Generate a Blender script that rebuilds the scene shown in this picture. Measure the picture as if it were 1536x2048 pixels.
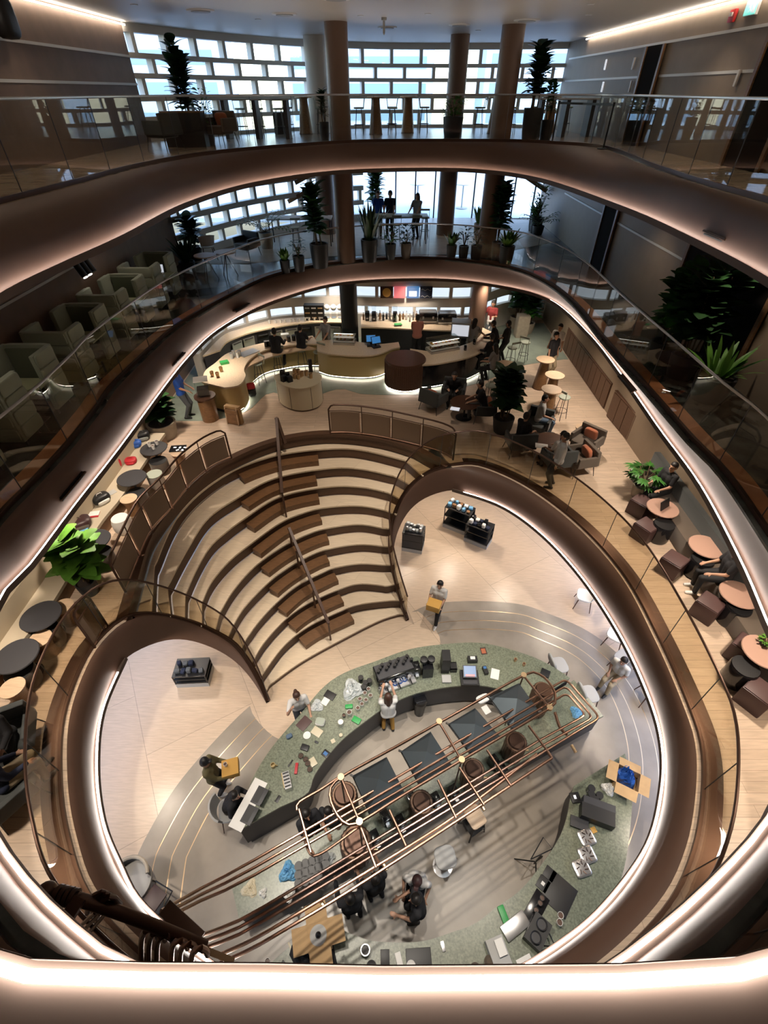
import bpy, bmesh, math, random
from math import sin, cos, tan, pi, atan2, sqrt, hypot
from mathutils import Vector, Matrix
from mathutils.geometry import tessellate_polygon
for o in list(bpy.data.objects): bpy.data.objects.remove(o)
SC = bpy.context.scene; COL = SC.collection
R = random.Random(7)
# ---------------------------------------------------------------- levels (metres above the basement floor)
ZB, Z1, Z2, Z3, ZC, ZCAM = 0.0, 3.85, 7.15, 10.6, 13.25, 11.8
LED_H = .65
# ---------------------------------------------------------------- camera, held over the rail of the upper floor
FPX = 950.; PITCH = math.atan(842/950.)
cam = bpy.data.cameras.new('camera'); cam.sensor_fit = 'HORIZONTAL'; cam.sensor_width = 36
cam.lens = FPX*36/1536.; cam.clip_start = .02; cam.clip_end = 300
camo = bpy.data.objects.new('camera', cam); COL.objects.link(camo)
camo.location = (0, 0, ZCAM); camo.rotation_euler = (pi/2-PITCH, 0, 0); SC.camera = camo
SC.view_settings.view_transform = 'Standard'; SC.view_settings.look = 'None'
SC.view_settings.gamma = 1; SC.view_settings.use_curve_mapping = False
SC.view_settings.exposure = 0.0
# ---------------------------------------------------------------- daylight outside
w = bpy.data.worlds.new('sky'); SC.world = w; w.use_nodes = True
nt = w.node_tree; bg = nt.nodes['Background']
sky = nt.nodes.new('ShaderNodeTexSky'); sky.sky_type = 'NISHITA'; sky.sun_disc = False
sky.sun_elevation = 1.0; sky.sun_rotation = 2.5
nt.links.new(sky.outputs[0], bg.inputs[0]); bg.inputs[1].default_value = 1.15
# ---------------------------------------------------------------- lamps of the place, plus some added fill spots
def lamp(name, kind, loc, power, size=.3, target=None, color=(1, .86, .70), angle=60, blend=.6, size_y=None):
    l = bpy.data.lights.new(name, kind); l.energy = power; l.color = color
    if kind == 'AREA':
        l.size = size
        if size_y: l.shape = 'RECTANGLE'; l.size_y = size_y
    else: l.shadow_soft_size = size
    if kind == 'SPOT': l.spot_size = math.radians(angle); l.spot_blend = blend
    o = bpy.data.objects.new(name, l); COL.objects.link(o); o.location = loc
    if target is not None:
        d = Vector(target)-Vector(loc); o.rotation_euler = d.to_track_quat('-Z', 'Y').to_euler()
    return o
WARM = (1, .84, .68); NEUT = (1, .90, .78)
# spots in the top ceiling that look down through the atrium
for x, y, tx, ty, tz, pw, an in ((-2.2, 3.6, 1.6, 3.2, 0, 2900, 46), (2.4, 7.2, 1.2, 8.4, 0, 2300, 50),
                         (-1.5, 9.4, -1.6, 9.6, 1.8, 2000, 50), (-3.4, 3.4, -3.6, 4.4, 0, 2000, 42),
                         (1.0, 11.5, -.5, 15.6, 3.85, 700, 55), (3.3, 4.2, 3.3, 3.4, 0, 1700, 46), (0, 3.0, 0, 1.7, 0, 900, 36)):
    lamp('atrium_spot', 'SPOT', (x, y, ZC-.12), pw, .12, (tx, ty, tz), WARM if y > 8 else NEUT, an, .7)
for x, y, tx, ty in ((2.7, 1.0, -.1, 3.4), (3.5, 1.4, .7, 4.0), (4.2, 1.8, 1.5, 4.6), (4.6, 2.4, 2.4, 5.2)):
    lamp('added_hood_spot', 'SPOT', (x, y, ZC-.12), 420, .3, (tx, ty, 3), (.85, .93, 1), 30, .7)  # unseen spots added to put bright facets on the brew hoods
# downlights under the middle slab onto the main floor
for x, y, pw in ((-6.2, 12.2, 75), (-6.2, 9.6, 95), (-6.25, 7, 95), (-6.2, 4.4, 95), (-5.7, 1.8, 70), (6.1, 12.5, 70), (6.2, 9.6, 80), (6.3, 7, 100),
                 (6.3, 4.6, 100), (6.0, 2.2, 90), (5.9, 15, 75), (-5.6, 15, 80), (-4.6, 18.2, 90), (-2, 19.6, 80), (1, 19.6, 75), (4, 19.3, 75), (6, 18.6, 70)):
    lamp('downlight_lamp', 'SPOT', (x, y, Z2-.80), pw*3.0, .1, (x, y, 0), WARM, 120, .8)
# downlights under the main slab onto the basement floor
for x, y, pw in ((-6.2, 8, 80), (-6.0, 4.5, 80), (-5.6, 2, 60), (2.6, 12.8, 90), (5.9, 9.8, 80), (6.2, 6.5, 70), (5.9, 3.2, 60), (.9, 12.9, 60), (-4.7, 5.4, 50), (4.6, 11.6, 80)):
    lamp('downlight_lamp', 'SPOT', (x, y, Z1-.80), pw*2.7, .12, (x, y, 0), WARM, 130, .8)
for x, y, pw in ((-6.4, 13, 22), (-6.4, 7, 18), (6.4, 14, 50), (6.4, 9, 70), (-3, 21.5, 20), (3, 22, 20), (0, 23.5, 20), (-5.2, .6, 45), (5.2, .6, 45), (-6.2, 3, 30), (6.2, 3.5, 40)):  # unseen gallery fill, near pairs added to brighten dark stretches
    lamp('gallery_fill_lamp', 'SPOT', (x, y, Z3-.80), pw, .06, (x, y, 0), WARM, 120, .8)
for x, y, pw in ((-6.4, 13, 30), (6.4, 14, 60), (6.3, 8, 60), (-6.3, 8, 20), (0, 22.5, 30)):
    lamp('gallery_fill_lamp', 'SPOT', (x, y, ZC-.1), pw, .06, (x, y, 0), WARM, 120, .8)
# ---------------------------------------------------------------- survey: a photo point on a known level gives a plan position
def P(u, v, z):
    a = (u-768)/FPX; b = (1024-v)/FPX
    dx, dy, dz = a, cos(PITCH)+b*sin(PITCH), -sin(PITCH)+b*cos(PITCH)
    t = (z-ZCAM)/dz
    return Vector((dx*t, dy*t, z))
def Q(x, y, z):
    z -= ZCAM; d = y*cos(PITCH)-z*sin(PITCH)
    return 768+FPX*x/d, 1024-FPX*(y*sin(PITCH)+z*cos(PITCH))/d
def PL(pts, z): return [P(u, v, z) for u, v in pts]
def heading(u0, v0, u1, v1, z):
    a = P(u0, v0, z); b = P(u1, v1, z); return atan2(b.y-a.y, b.x-a.x)
def smooth(pts, n, closed=False):
    m = len(pts); out = []
    segs = m if closed else m-1
    def g(i): return pts[i % m] if closed else pts[max(0, min(m-1, i))]
    fine = []
    for s in range(segs):
        p0, p1, p2, p3 = g(s-1), g(s), g(s+1), g(s+2)
        for k in range(12):
            t = k/12
            fine.append(.5*((2*p1)+(p2-p0)*t+(2*p0-5*p1+4*p2-p3)*t*t+(3*p1-p0-3*p2+p3)*t**3))
    fine.append((g(0) if closed else g(m-1)).copy())
    L = [0]
    for a, b in zip(fine[:-1], fine[1:]): L.append(L[-1]+(b-a).length)
    tot = L[-1]; k = 0; cnt = n if closed else n-1
    for i in range(n):
        d = tot*i/cnt
        while k < len(L)-2 and L[k+1] < d: k += 1
        t = (d-L[k])/max(1e-9, L[k+1]-L[k]); out.append(fine[k].lerp(fine[k+1], t))
    return out
def offset(c, d, closed=False):
    """moves a plan curve sideways by d (positive = to the left of travel)"""
    n = len(c); out = []
    for i in range(n):
        a = c[(i-1) % n] if closed else c[max(0, i-1)]
        b = c[(i+1) % n] if closed else c[min(n-1, i+1)]
        t = Vector((b.x-a.x, b.y-a.y)); t.normalize()
        out.append(Vector((c[i].x-t.y*d, c[i].y+t.x*d, c[i].z)))
    return out
def lift(c, dz): return [Vector((p.x, p.y, p.z+dz)) for p in c]
def atz(c, z): return [Vector((p.x, p.y, z)) for p in c]
# ---------------------------------------------------------------- mesh builder
class MB:
    def __init__(s): s.v = []; s.f = []
    def add(s, vs, fs):
        o = len(s.v); s.v += [tuple(p) for p in vs]; s.f += [tuple(o+i for i in f) for f in fs]; return s
    def box(s, cx, cy, cz, sx, sy, sz, rz=0, rx=0, ry=0, tp=1, tpy=None):
        """centre, full sizes; tp scales the top face"""
        if tpy is None: tpy = tp
        M = Matrix.Rotation(rz, 3, 'Z') @ Matrix.Rotation(ry, 3, 'Y') @ Matrix.Rotation(rx, 3, 'X')
        vs = []
        for k, a, b in ((-1, 1, 1), (1, tp, tpy)):
            for i, j in ((-1, -1), (1, -1), (1, 1), (-1, 1)):
                vs.append(Vector((cx, cy, cz))+M @ Vector((i*sx/2*a, j*sy/2*b, k*sz/2)))
        return s.add(vs, [(3, 2, 1, 0), (4, 5, 6, 7), (0, 1, 5, 4), (1, 2, 6, 5), (2, 3, 7, 6), (3, 0, 4, 7)])
    def lathe(s, prof, n=20, cx=0, cy=0, cz=0, M=None, sx=1, sy=1):
        vs = []; fs = []; m = len(prof)
        for r, z in prof:
            for k in range(n):
                a = 2*pi*k/n; p = Vector((r*cos(a)*sx, r*sin(a)*sy, z))
                if M: p = M @ p
                vs.append(p+Vector((cx, cy, cz)))
        for i in range(m-1):
            for k in range(n):
                k2 = (k+1) % n; fs.append((i*n+k, i*n+k2, (i+1)*n+k2, (i+1)*n+k))
        fs.append(tuple(range(n-1, -1, -1))); fs.append(tuple((m-1)*n+k for k in range(n)))
        return s.add(vs, fs)
    def cyl(s, cx, cy, z0, z1, r0, r1=None, n=16): return s.lathe([(r0, z0), (r0 if r1 is None else r1, z1)], n, cx, cy)
    def ball(s, cx, cy, cz, r, sx=1, sy=1, sz=1, n=12, m=8, M=None):
        return s.lathe([(max(1e-4, r*sin(pi*i/m)), -r*cos(pi*i/m)*sz) for i in range(m+1)], n, cx, cy, cz, M, sx, sy)
    def tube(s, pts, r, n=8, closed=False, r1=None):
        pts = [Vector(p) for p in pts]; m = len(pts); vs = []; fs = []; up = None
        for i, p in enumerate(pts):
            a = pts[(i-1) % m] if closed or i > 0 else pts[i]; b = pts[(i+1) % m] if closed or i < m-1 else pts[i]
            t = b-a
            if t.length < 1e-9: t = Vector((0, 0, 1))
            t.normalize()
            if up is None: up = Vector((0, 0, 1)) if abs(t.z) < .9 else Vector((1, 0, 0))
            x = t.cross(up)
            if x.length < 1e-6: x = t.cross(Vector((0, 1, .1)))
            x.normalize(); up = x.cross(t)
            rr = r if r1 is None else r+(r1-r)*i/(m-1)
            for k in range(n):
                g = 2*pi*(k+.5)/n; vs.append(p+x*cos(g)*rr+up*sin(g)*rr)
        for i in range(m if closed else m-1):
            for k in range(n):
                i2 = (i+1) % m; k2 = (k+1) % n; fs.append((i*n+k, i*n+k2, i2*n+k2, i2*n+k))
        if not closed: fs.append(tuple(range(n-1, -1, -1))); fs.append(tuple((m-1)*n+k for k in range(n)))
        return s.add(vs, fs)
    def bar(s, a, b, w, h=None, up=(0, 0, 1)):
        """square bar from a to b"""
        a = Vector(a); b = Vector(b); h = w if h is None else h; t = (b-a).normalized(); up = Vector(up)
        x = t.cross(up)
        if x.length < 1e-4: x = t.cross(Vector((0, 1, 0)))
        x.normalize(); y = x.cross(t); vs = []
        for q in (a, b):
            for i, j in ((-1, -1), (1, -1), (1, 1), (-1, 1)): vs.append(q+x*i*w/2+y*j*h/2)
        return s.add(vs, [(3, 2, 1, 0), (4, 5, 6, 7), (0, 1, 5, 4), (1, 2, 6, 5), (2, 3, 7, 6), (3, 0, 4, 7)])
    def loft(s, curves, closed=False, wrap=False):
        n = len(curves[0]); vs = [p for c in curves for p in c]; fs = []
        m = len(curves)
        for i in range(m if wrap else m-1):
            i2 = (i+1) % m
            for k in range(n if closed else n-1):
                k2 = (k+1) % n; fs.append((i*n+k, i*n+k2, i2*n+k2, i2*n+k))
        if wrap and not closed:
            fs.append(tuple(i*n for i in range(m))); fs.append(tuple(i*n+n-1 for i in range(m-1, -1, -1)))
        return s.add(vs, fs)
    def prism(s, poly, z0, z1, holes=()):
        poly = [Vector((p[0], p[1], 0)) for p in poly]; loops = [poly]+[[Vector((p[0], p[1], 0)) for p in h] for h in holes]
        tri = tessellate_polygon(loops); allv = [p for l in loops for p in l]; n = len(allv)
        vs = [(p.x, p.y, z1) for p in allv]+[(p.x, p.y, z0) for p in allv]; fs = []
        for t in tri:
            a, b, c = (allv[i] for i in t)
            if (b-a).cross(c-a).z < 0: t = (t[0], t[2], t[1])
            fs.append(tuple(t)); fs.append(tuple(n+i for i in reversed(t)))
        o = 0
        for l in loops:
            m = len(l)
            for k in range(m): a = o+k; b = o+(k+1) % m; fs.append((a, n+a, n+b, b))
            o += m
        return s.add(vs, fs)
    def pillow(s, cx, cy, cz, sx, sy, sz, rz=0, rx=0, ry=0, e=.35, n=16, m=8):
        """superellipsoid cushion / rounded block"""
        M = Matrix.Rotation(rz, 3, 'Z') @ Matrix.Rotation(ry, 3, 'Y') @ Matrix.Rotation(rx, 3, 'X')
        def sg(c): return (abs(c)**e)*(1 if c >= 0 else -1)
        vs = []; fs = []
        for i in range(m+1):
            ph = -pi/2+pi*i/m; cz_ = sg(sin(ph)); cr = abs(cos(ph))**e if i not in (0, m) else 0.001
            for k in range(n):
                th = 2*pi*(k+.5)/n
                vs.append(Vector((cx, cy, cz))+M @ Vector((sx/2*cr*sg(cos(th)), sy/2*cr*sg(sin(th)), sz/2*cz_)))
        for i in range(m):
            for k in range(n):
                k2 = (k+1) % n; fs.append((i*n+k, i*n+k2, (i+1)*n+k2, (i+1)*n+k))
        return s.add(vs, fs)
    def build(s, name, mat, parent=None, loc=None, rz=0, sm=True, bev=0):
        me = bpy.data.meshes.new(name); me.from_pydata(s.v, [], s.f); me.update()
        bm = bmesh.new(); bm.from_mesh(me); bmesh.ops.remove_doubles(bm, verts=bm.verts, dist=1e-5)
        bmesh.ops.recalc_face_normals(bm, faces=bm.faces)
        if bev: bmesh.ops.bevel(bm, geom=list(bm.edges), offset=bev, segments=2, affect='EDGES', profile=.6, clamp_overlap=True)
        bm.to_mesh(me); bm.free()
        if sm:
            me.polygons.foreach_set('use_smooth', [True]*len(me.polygons))
            if hasattr(me, 'set_sharp_from_angle'): me.set_sharp_from_angle(angle=math.radians(38))
        me.materials.append(mat)
        o = bpy.data.objects.new(name, me); COL.objects.link(o)
        if parent: o.parent = parent
        if loc is not None: o.location = loc
        o.rotation_euler = (0, 0, rz)
        return o
def tag(o, label, cat, group=None):
    o['label'] = label; o['category'] = cat
    if group: o['group'] = group
    return o
def thing(name, label, cat, loc=(0, 0, 0), rz=0, group=None):
    o = bpy.data.objects.new(name, None); COL.objects.link(o); o.location = loc; o.rotation_euler = (0, 0, rz); o.empty_display_size = .1
    return tag(o, label, cat, group)
def struct(name, mb, mat, parent=None, **k):
    o = mb.build(name, mat, parent, **k)
    if not parent: o['kind'] = 'structure'
    return o
def tree_copy(o, parent=None):
    c = o.copy(); COL.objects.link(c)
    if parent: c.parent = parent
    for ch in list(o.children): tree_copy(ch, c)
    return c
class Proto:
    """builds one of a kind the first time, copies it after that"""
    def __init__(s, fn): s.fn = fn; s.o = None
    def __call__(s, loc, rz, label, cat, group=None, sc=1):
        if s.o is None: s.o = s.fn(); o = s.o
        else: o = tree_copy(s.o)
        o.location = loc; o.rotation_euler = (0, 0, rz); o.scale = (sc, sc, sc)
        o['label'] = label; o['category'] = cat
        if group: o['group'] = group
        elif 'group' in o: del o['group']
        return o
# ---------------------------------------------------------------- materials
def mat(name, col, rough=.6, metal=0, var=.0, scale=8, bump=0, spec=.5, emit=None, es=0, sheen=0, coat=0, aniso=None):
    m = bpy.data.materials.new(name); m.use_nodes = True; n = m.node_tree.nodes; l = m.node_tree.links; b = n['Principled BSDF']
    b.inputs['Base Color'].default_value = (*col, 1); b.inputs['Roughness'].default_value = rough; b.inputs['Metallic'].default_value = metal
    b.inputs['Specular IOR Level'].default_value = spec
    if coat: b.inputs['Coat Weight'].default_value = coat
    if sheen: b.inputs['Sheen Weight'].default_value = sheen
    if emit: b.inputs['Emission Color'].default_value = (*emit, 1); b.inputs['Emission Strength'].default_value = es
    if var or bump:
        tc = n.new('ShaderNodeTexCoord'); tx = n.new('ShaderNodeTexNoise'); tx.inputs['Scale'].default_value = scale; tx.inputs['Detail'].default_value = 6
        if aniso:
            mp = n.new('ShaderNodeMapping'); mp.inputs['Scale'].default_value = aniso; l.new(tc.outputs['Object'], mp.inputs[0]); l.new(mp.outputs[0], tx.inputs[0])
        else: l.new(tc.outputs['Object'], tx.inputs[0])
        if var:
            mr = n.new('ShaderNodeMapRange'); mr.inputs[1].default_value = .3; mr.inputs[2].default_value = .7; mr.inputs[3].default_value = 1-var; mr.inputs[4].default_value = 1+var
            l.new(tx.outputs[0], mr.inputs[0]); mx = n.new('ShaderNodeVectorMath'); mx.operation = 'SCALE'; mx.inputs[0].default_value = col
            l.new(mr.outputs[0], mx.inputs['Scale']); l.new(mx.outputs[0], b.inputs['Base Color'])
        if bump:
            bp = n.new('ShaderNodeBump'); bp.inputs['Strength'].default_value = bump; bp.inputs['Distance'].default_value = .01
            l.new(tx.outputs[0], bp.inputs['Height']); l.new(bp.outputs[0], b.inputs['Normal'])
    return m
def plank_mat(name, c1, c2, cm, bw, bh, rough=.4, rot=0, mortar=.003, var=.12):
    m = bpy.data.materials.new(name); m.use_nodes = True; n = m.node_tree.nodes; l = m.node_tree.links; b = n['Principled BSDF']
    tc = n.new('ShaderNodeTexCoord'); mp = n.new('ShaderNodeMapping'); mp.inputs['Rotation'].default_value = (0, 0, rot)
    br = n.new('ShaderNodeTexBrick'); br.inputs['Scale'].default_value = 1; br.inputs['Brick Width'].default_value = bw; br.inputs['Row Height'].default_value = bh
    br.inputs['Mortar Size'].default_value = mortar; br.inputs['Color1'].default_value = (*c1, 1); br.inputs['Color2'].default_value = (*c2, 1); br.inputs['Mortar'].default_value = (*cm, 1)
    l.new(tc.outputs['Object'], mp.inputs[0]); l.new(mp.outputs[0], br.inputs[0])
    mp2 = n.new('ShaderNodeMapping'); mp2.inputs['Rotation'].default_value = (0, 0, rot); mp2.inputs['Scale'].default_value = (1.5, 14, 1)
    ns = n.new('ShaderNodeTexNoise'); ns.inputs['Scale'].default_value = 2; ns.inputs['Detail'].default_value = 8
    l.new(tc.outputs['Object'], mp2.inputs[0]); l.new(mp2.outputs[0], ns.inputs[0])
    mr = n.new('ShaderNodeMapRange'); mr.inputs[1].default_value = .3; mr.inputs[2].default_value = .7; mr.inputs[3].default_value = 1-var; mr.inputs[4].default_value = 1+var
    l.new(ns.outputs[0], mr.inputs[0]); mx = n.new('ShaderNodeVectorMath'); mx.operation = 'SCALE'
    l.new(br.outputs[0], mx.inputs[0]); l.new(mr.outputs[0], mx.inputs['Scale']); l.new(mx.outputs[0], b.inputs['Base Color'])
    b.inputs['Roughness'].default_value = rough
    return m
def glass_mat(name, tint=(.93, .96, .95), rough=.0, refl=1):
    """thin architectural glass: clear with fresnel mirror"""
    m = bpy.data.materials.new(name); m.use_nodes = True; n = m.node_tree.nodes; l = m.node_tree.links; n.remove(n['Principled BSDF'])
    tr = n.new('ShaderNodeBsdfTransparent'); tr.inputs[0].default_value = (*tint, 1)
    gl = n.new('ShaderNodeBsdfGlossy'); gl.inputs['Roughness'].default_value = rough
    fr = n.new('ShaderNodeFresnel'); ge = n.new('ShaderNodeNewGeometry'); io = n.new('ShaderNodeMapRange'); io.inputs[3].default_value = 1.5; io.inputs[4].default_value = 1/1.5; l.new(ge.outputs['Backfacing'], io.inputs[0]); l.new(io.outputs[0], fr.inputs[0]); ms = n.new('ShaderNodeMath'); ms.operation = 'MULTIPLY'; ms.inputs[1].default_value = refl
    mx = n.new('ShaderNodeMixShader'); l.new(fr.outputs[0], ms.inputs[0]); l.new(ms.outputs[0], mx.inputs[0]); l.new(tr.outputs[0], mx.inputs[1]); l.new(gl.outputs[0], mx.inputs[2])
    l.new(mx.outputs[0], n['Material Output'].inputs[0]); return m
def emis(name, col, s):
    return mat(name, (0.8, .8, .8), .5, emit=col, es=s)
M = dict(
 vess=mat('ribbed_copper', (.15, .09, .06), .45, .7),
 winl=emis('daylight_glow_pane', (.72, .86, 1), .95),  # rear bar panes glow by emission in place of daylight behind them
 fascia=mat('brown_fascia', (.105, .060, .043), .5, var=.05, scale=2, spec=.25), columnm=mat('column_brown', (.17, .10, .07), .45), fascia_dark=mat('dark_soffit', (.09, .06, .045), .7),
 ceil=mat('ceiling_paint', (.60, .55, .48), .5), soffit=mat('slab_soffit', (.30, .25, .21), .7), wallb=mat('brown_wall', (.20, .135, .095), .6, var=.08, scale=3),
 wallg=mat('taupe_wall', (.24, .18, .125), .55, var=.05, scale=3), trimw=mat('pale_trim', (.62, .60, .56), .4), cream=mat('cream_frame', (.60, .57, .52), .55),
 oak=plank_mat('light_oak_floor', (.63, .49, .37), (.55, .42, .31), (.33, .24, .17), 2.2, .16, .42, 0.0, .003),
 oak_tread=plank_mat('tread_oak', (.70, .58, .43), (.66, .54, .40), (.5, .38, .27), 2.6, .7, .5, .5, .003, .08),
 conc=plank_mat('polished_concrete', (.58, .45, .33), (.54, .42, .31), (.33, .26, .19), 3.4, 2.6, .30, 1.05, .006, .10),
 concg=mat('grey_polished_concrete', (.29, .25, .205), .32, var=.16, scale=1.4), green_floor=mat('green_terrazzo_floor', (.25, .30, .25), .35, var=.12, scale=3),
 marble=mat('dark_marble', (.055, .06, .055), .22, var=.45, scale=2.5), floor3=plank_mat('tan_floor', (.30, .24, .17), (.27, .21, .15), (.2, .15, .1), 2, .2, .25, 0),
 brass=mat('brass_line', (.75, .55, .34), .3, .9), copper=mat('copper', (.42, .26, .19), .28, 1, var=.12, scale=6), bronze=mat('dark_bronze', (.09, .05, .035), .38, .7),
 wood=mat('walnut', (.22, .115, .05), .4, var=.25, scale=3, aniso=(2, 14, 14)), woodd=mat('dark_walnut', (.085, .04, .024), .4, var=.2, scale=3, aniso=(2, 14, 14)),
 blockw=mat('block_wood', (.15, .075, .033), .4, var=.25, scale=3, aniso=(2, 14, 14)), riser=mat('riser_wood', (.09, .045, .025), .5, var=.15, scale=3, aniso=(2, 10, 14)), lightwood=mat('light_wood', (.58, .42, .28), .45, var=.12, scale=4, aniso=(1, 8, 8)),
 edgewood=mat('orange_wood_edge', (.42, .17, .07), .5, var=.15, scale=4), mesh=mat('tan_mesh', (.22, .15, .10), .6),
 black=mat('black', (.012, .012, .013), .45), blackg=mat('black_gloss', (.012, .012, .014), .15), char=mat('charcoal', (.04, .04, .045), .5), white=mat('white', (.78, .77, .74), .5),
 offw=mat('off_white', (.62, .60, .55), .6), pale=mat('pale_grey', (.42, .42, .41), .6), steel=mat('steel', (.55, .55, .56), .28, .9), sage=mat('sage_paint', (.36, .40, .33), .5),
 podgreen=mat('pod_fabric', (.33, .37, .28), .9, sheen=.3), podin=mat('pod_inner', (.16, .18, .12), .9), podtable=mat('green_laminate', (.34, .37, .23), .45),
 terr=mat('green_terrazzo', (.175, .195, .14), .3, var=.35, scale=30), terr2=mat('pale_bar_top', (.66, .53, .38), .35, var=.1, scale=20),
 yellow=mat('mustard_panel', (.46, .34, .15), .4), creamp=mat('cream_panel', (.60, .53, .38), .4), leaf=mat('leaf', (.035, .13, .02), .45, var=.45, scale=5), leafd=mat('dark_leaf', (.018, .055, .016), .42, var=.4, scale=5),
 leafy=mat('light_leaf', (.075, .19, .022), .45, var=.3, scale=5), stem=mat('stem', (.12, .08, .04), .7), soil=mat('soil', (.03, .02, .015), .9), potw=mat('stone_pot', (.38, .33, .26), .7, var=.1), potb=mat('black_pot', (.02, .022, .024), .5),
 card=mat('cardboard', (.52, .34, .17), .8, var=.06), cardy=mat('kraft', (.60, .34, .08), .75), red=mat('red', (.45, .02, .03), .5), blue=mat('blue', (.02, .10, .42), .5), lblue=mat('light_blue', (.15, .38, .62), .5),
 greenp=mat('green_plastic', (.03, .33, .08), .4), orange=mat('rust_fabric', (.42, .13, .06), .9, sheen=.3), uphb=mat('brown_upholstery', (.10, .075, .055), .85, sheen=.3), uphd=mat('dark_upholstery', (.035, .04, .04), .85, sheen=.3),
 plum=mat('plum_leather', (.05, .022, .022), .45), plumt=mat('plum_top', (.085, .045, .042), .5), rosy=mat('rosy_top', (.42, .26, .20), .45), grey=mat('grey_fabric', (.30, .31, .30), .9), hood=mat('hood_metal', (.13, .16, .18), .42, .7),
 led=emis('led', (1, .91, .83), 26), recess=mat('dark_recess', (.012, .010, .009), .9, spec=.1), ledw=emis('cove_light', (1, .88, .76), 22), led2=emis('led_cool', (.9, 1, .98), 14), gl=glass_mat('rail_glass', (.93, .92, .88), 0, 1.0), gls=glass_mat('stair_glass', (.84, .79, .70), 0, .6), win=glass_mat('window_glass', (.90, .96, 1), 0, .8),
 clear=glass_mat('clear_glass', (.9, .93, .93), 0, 1), skin=mat('skin', (.46, .26, .17), .55), skin2=mat('skin_tan', (.33, .18, .11), .55), hair=mat('hair', (.012, .009, .008), .5), hairb=mat('brown_hair', (.06, .025, .015), .5),
 denim=mat('denim', (.10, .15, .22), .8), khaki=mat('khaki', (.36, .29, .19), .8), ochre=mat('ochre_cloth', (.40, .22, .05), .8), shirtw=mat('white_cloth', (.68, .66, .63), .85), shirtb=mat('black_cloth', (.015, .015, .018), .85),
 shirtn=mat('navy_cloth', (.012, .018, .045), .85), shirto=mat('olive_cloth', (.13, .11, .05), .85), shirtp=mat('coral_cloth', (.48, .19, .14), .85), shirtm=mat('maroon_cloth', (.20, .02, .02), .85), shirtbl=mat('blue_cloth', (.02, .09, .40), .8),
 shirtg=mat('grey_cloth', (.26, .25, .25), .85), trous=mat('black_trousers', (.014, .014, .016), .8), troug=mat('grey_trousers', (.09, .10, .11), .8), screen=mat('screen', (.05, .05, .06), .3, emit=(.03, .22, .55), es=.7), screenw=emis('screen_white', (.8, .85, .95), .6),
 pink=mat('screen_pink', (.3, .1, .1), .3, emit=(.85, .16, .2), es=.55), lamp=emis('lamp_face', (1, .9, .8), 6), exit=emis('exit_green', (.02, .6, .5), 1.2), alarm=mat('alarm_red', (.6, .03, .03), .4), clearp=mat('clear_plastic', (.55, .58, .58), .15), )
# ================================================================ STRUCTURE
# --- upper ring (floor 3): plan of the slab edge and of the light ledge, anticlockwise from the near right
E3 = [Vector(p) for p in ((0, -.18, 0), (1.4, -.08, 0), (2.9, .6, 0), (4.1, 2.0, 0), (5.0, 4.2, 0), (5.25, 6.4, 0))] + \
     PL([(1536, 410), (1400, 370), (1301, 336), (1202, 297), (1100, 288), (1010, 284), (768, 284), (650, 289), (451, 306), (300, 331), (145, 373), (0, 412)], Z3) + \
     [Vector(p) for p in ((-5.25, 6.2, 0), (-5.0, 4.2, 0), (-4.1, 2.0, 0), (-2.9, .6, 0), (-1.4, -.08, 0))]
E3 = atz(E3, Z3)
L3 = PL([(768, 1967), (1100, 1962), (1536, 1935)], Z3-LED_H) + [Vector(p) for p in ((2.0, .40, 0), (2.9, .95, 0), (3.75, 1.95, 0), (4.35, 3.3, 0), (4.65, 4.8, 0))] + \
     PL([(1536, 558), (1400, 485), (1249, 416), (1080, 358), (950, 340), (800, 338), (650, 345), (500, 368), (370, 408), (240, 475), (120, 530), (0, 590)], Z3-LED_H) + \
     [Vector(p) for p in ((-4.4, 4.4, 0), (-4.1, 3.0, 0), (-3.5, 1.8, 0), (-2.8, .95, 0), (-1.95, .40, 0))] + PL([(0, 1940), (400, 1957)], Z3-LED_H)
L3 = atz(L3, Z3-LED_H)
E2 = PL([(768, 2035), (1100, 2000), (1325, 1937), (1402, 1893), (1472, 1830), (1540, 1750), (1620, 1600), (1660, 1450), (1630, 1250), (1536, 1097), (1439, 951), (1372, 881), (1290, 785), (1203, 684), (1141, 607), (1080, 561), (1000, 533), (850, 518), (690, 527), (560, 550), (470, 590), (390, 636), (340, 672), (242, 767), (208, 815), (152, 888), (80, 968), (0, 1055), (-70, 1185), (-120, 1350), (-125, 1500), (-80, 1680), (0, 1805), (81, 1888), (228, 1950), (430, 2010)], Z2)
E2 = atz(E2, Z2)
L2 = PL([(768, 1995), (1140, 1970), (1280, 1890), (1420, 1770), (1536, 1640), (1575, 1540), (1590, 1440), (1575, 1340)], Z2-LED_H) + \
     PL([(1536, 1250), (1480, 1120), (1400, 970), (1320, 860), (1250, 760), (1180, 670), (1100, 600), (1000, 572), (870, 558), (690, 565), (560, 598), (450, 650), (370, 722), (240, 895), (150, 1010), (60, 1130), (0, 1195)], Z2-LED_H) + \
     PL([(-38, 1310), (-58, 1430), (-52, 1560), (0, 1690), (130, 1840), (310, 1945)], Z2-LED_H)
L2 = atz(L2, Z2-LED_H)
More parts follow.
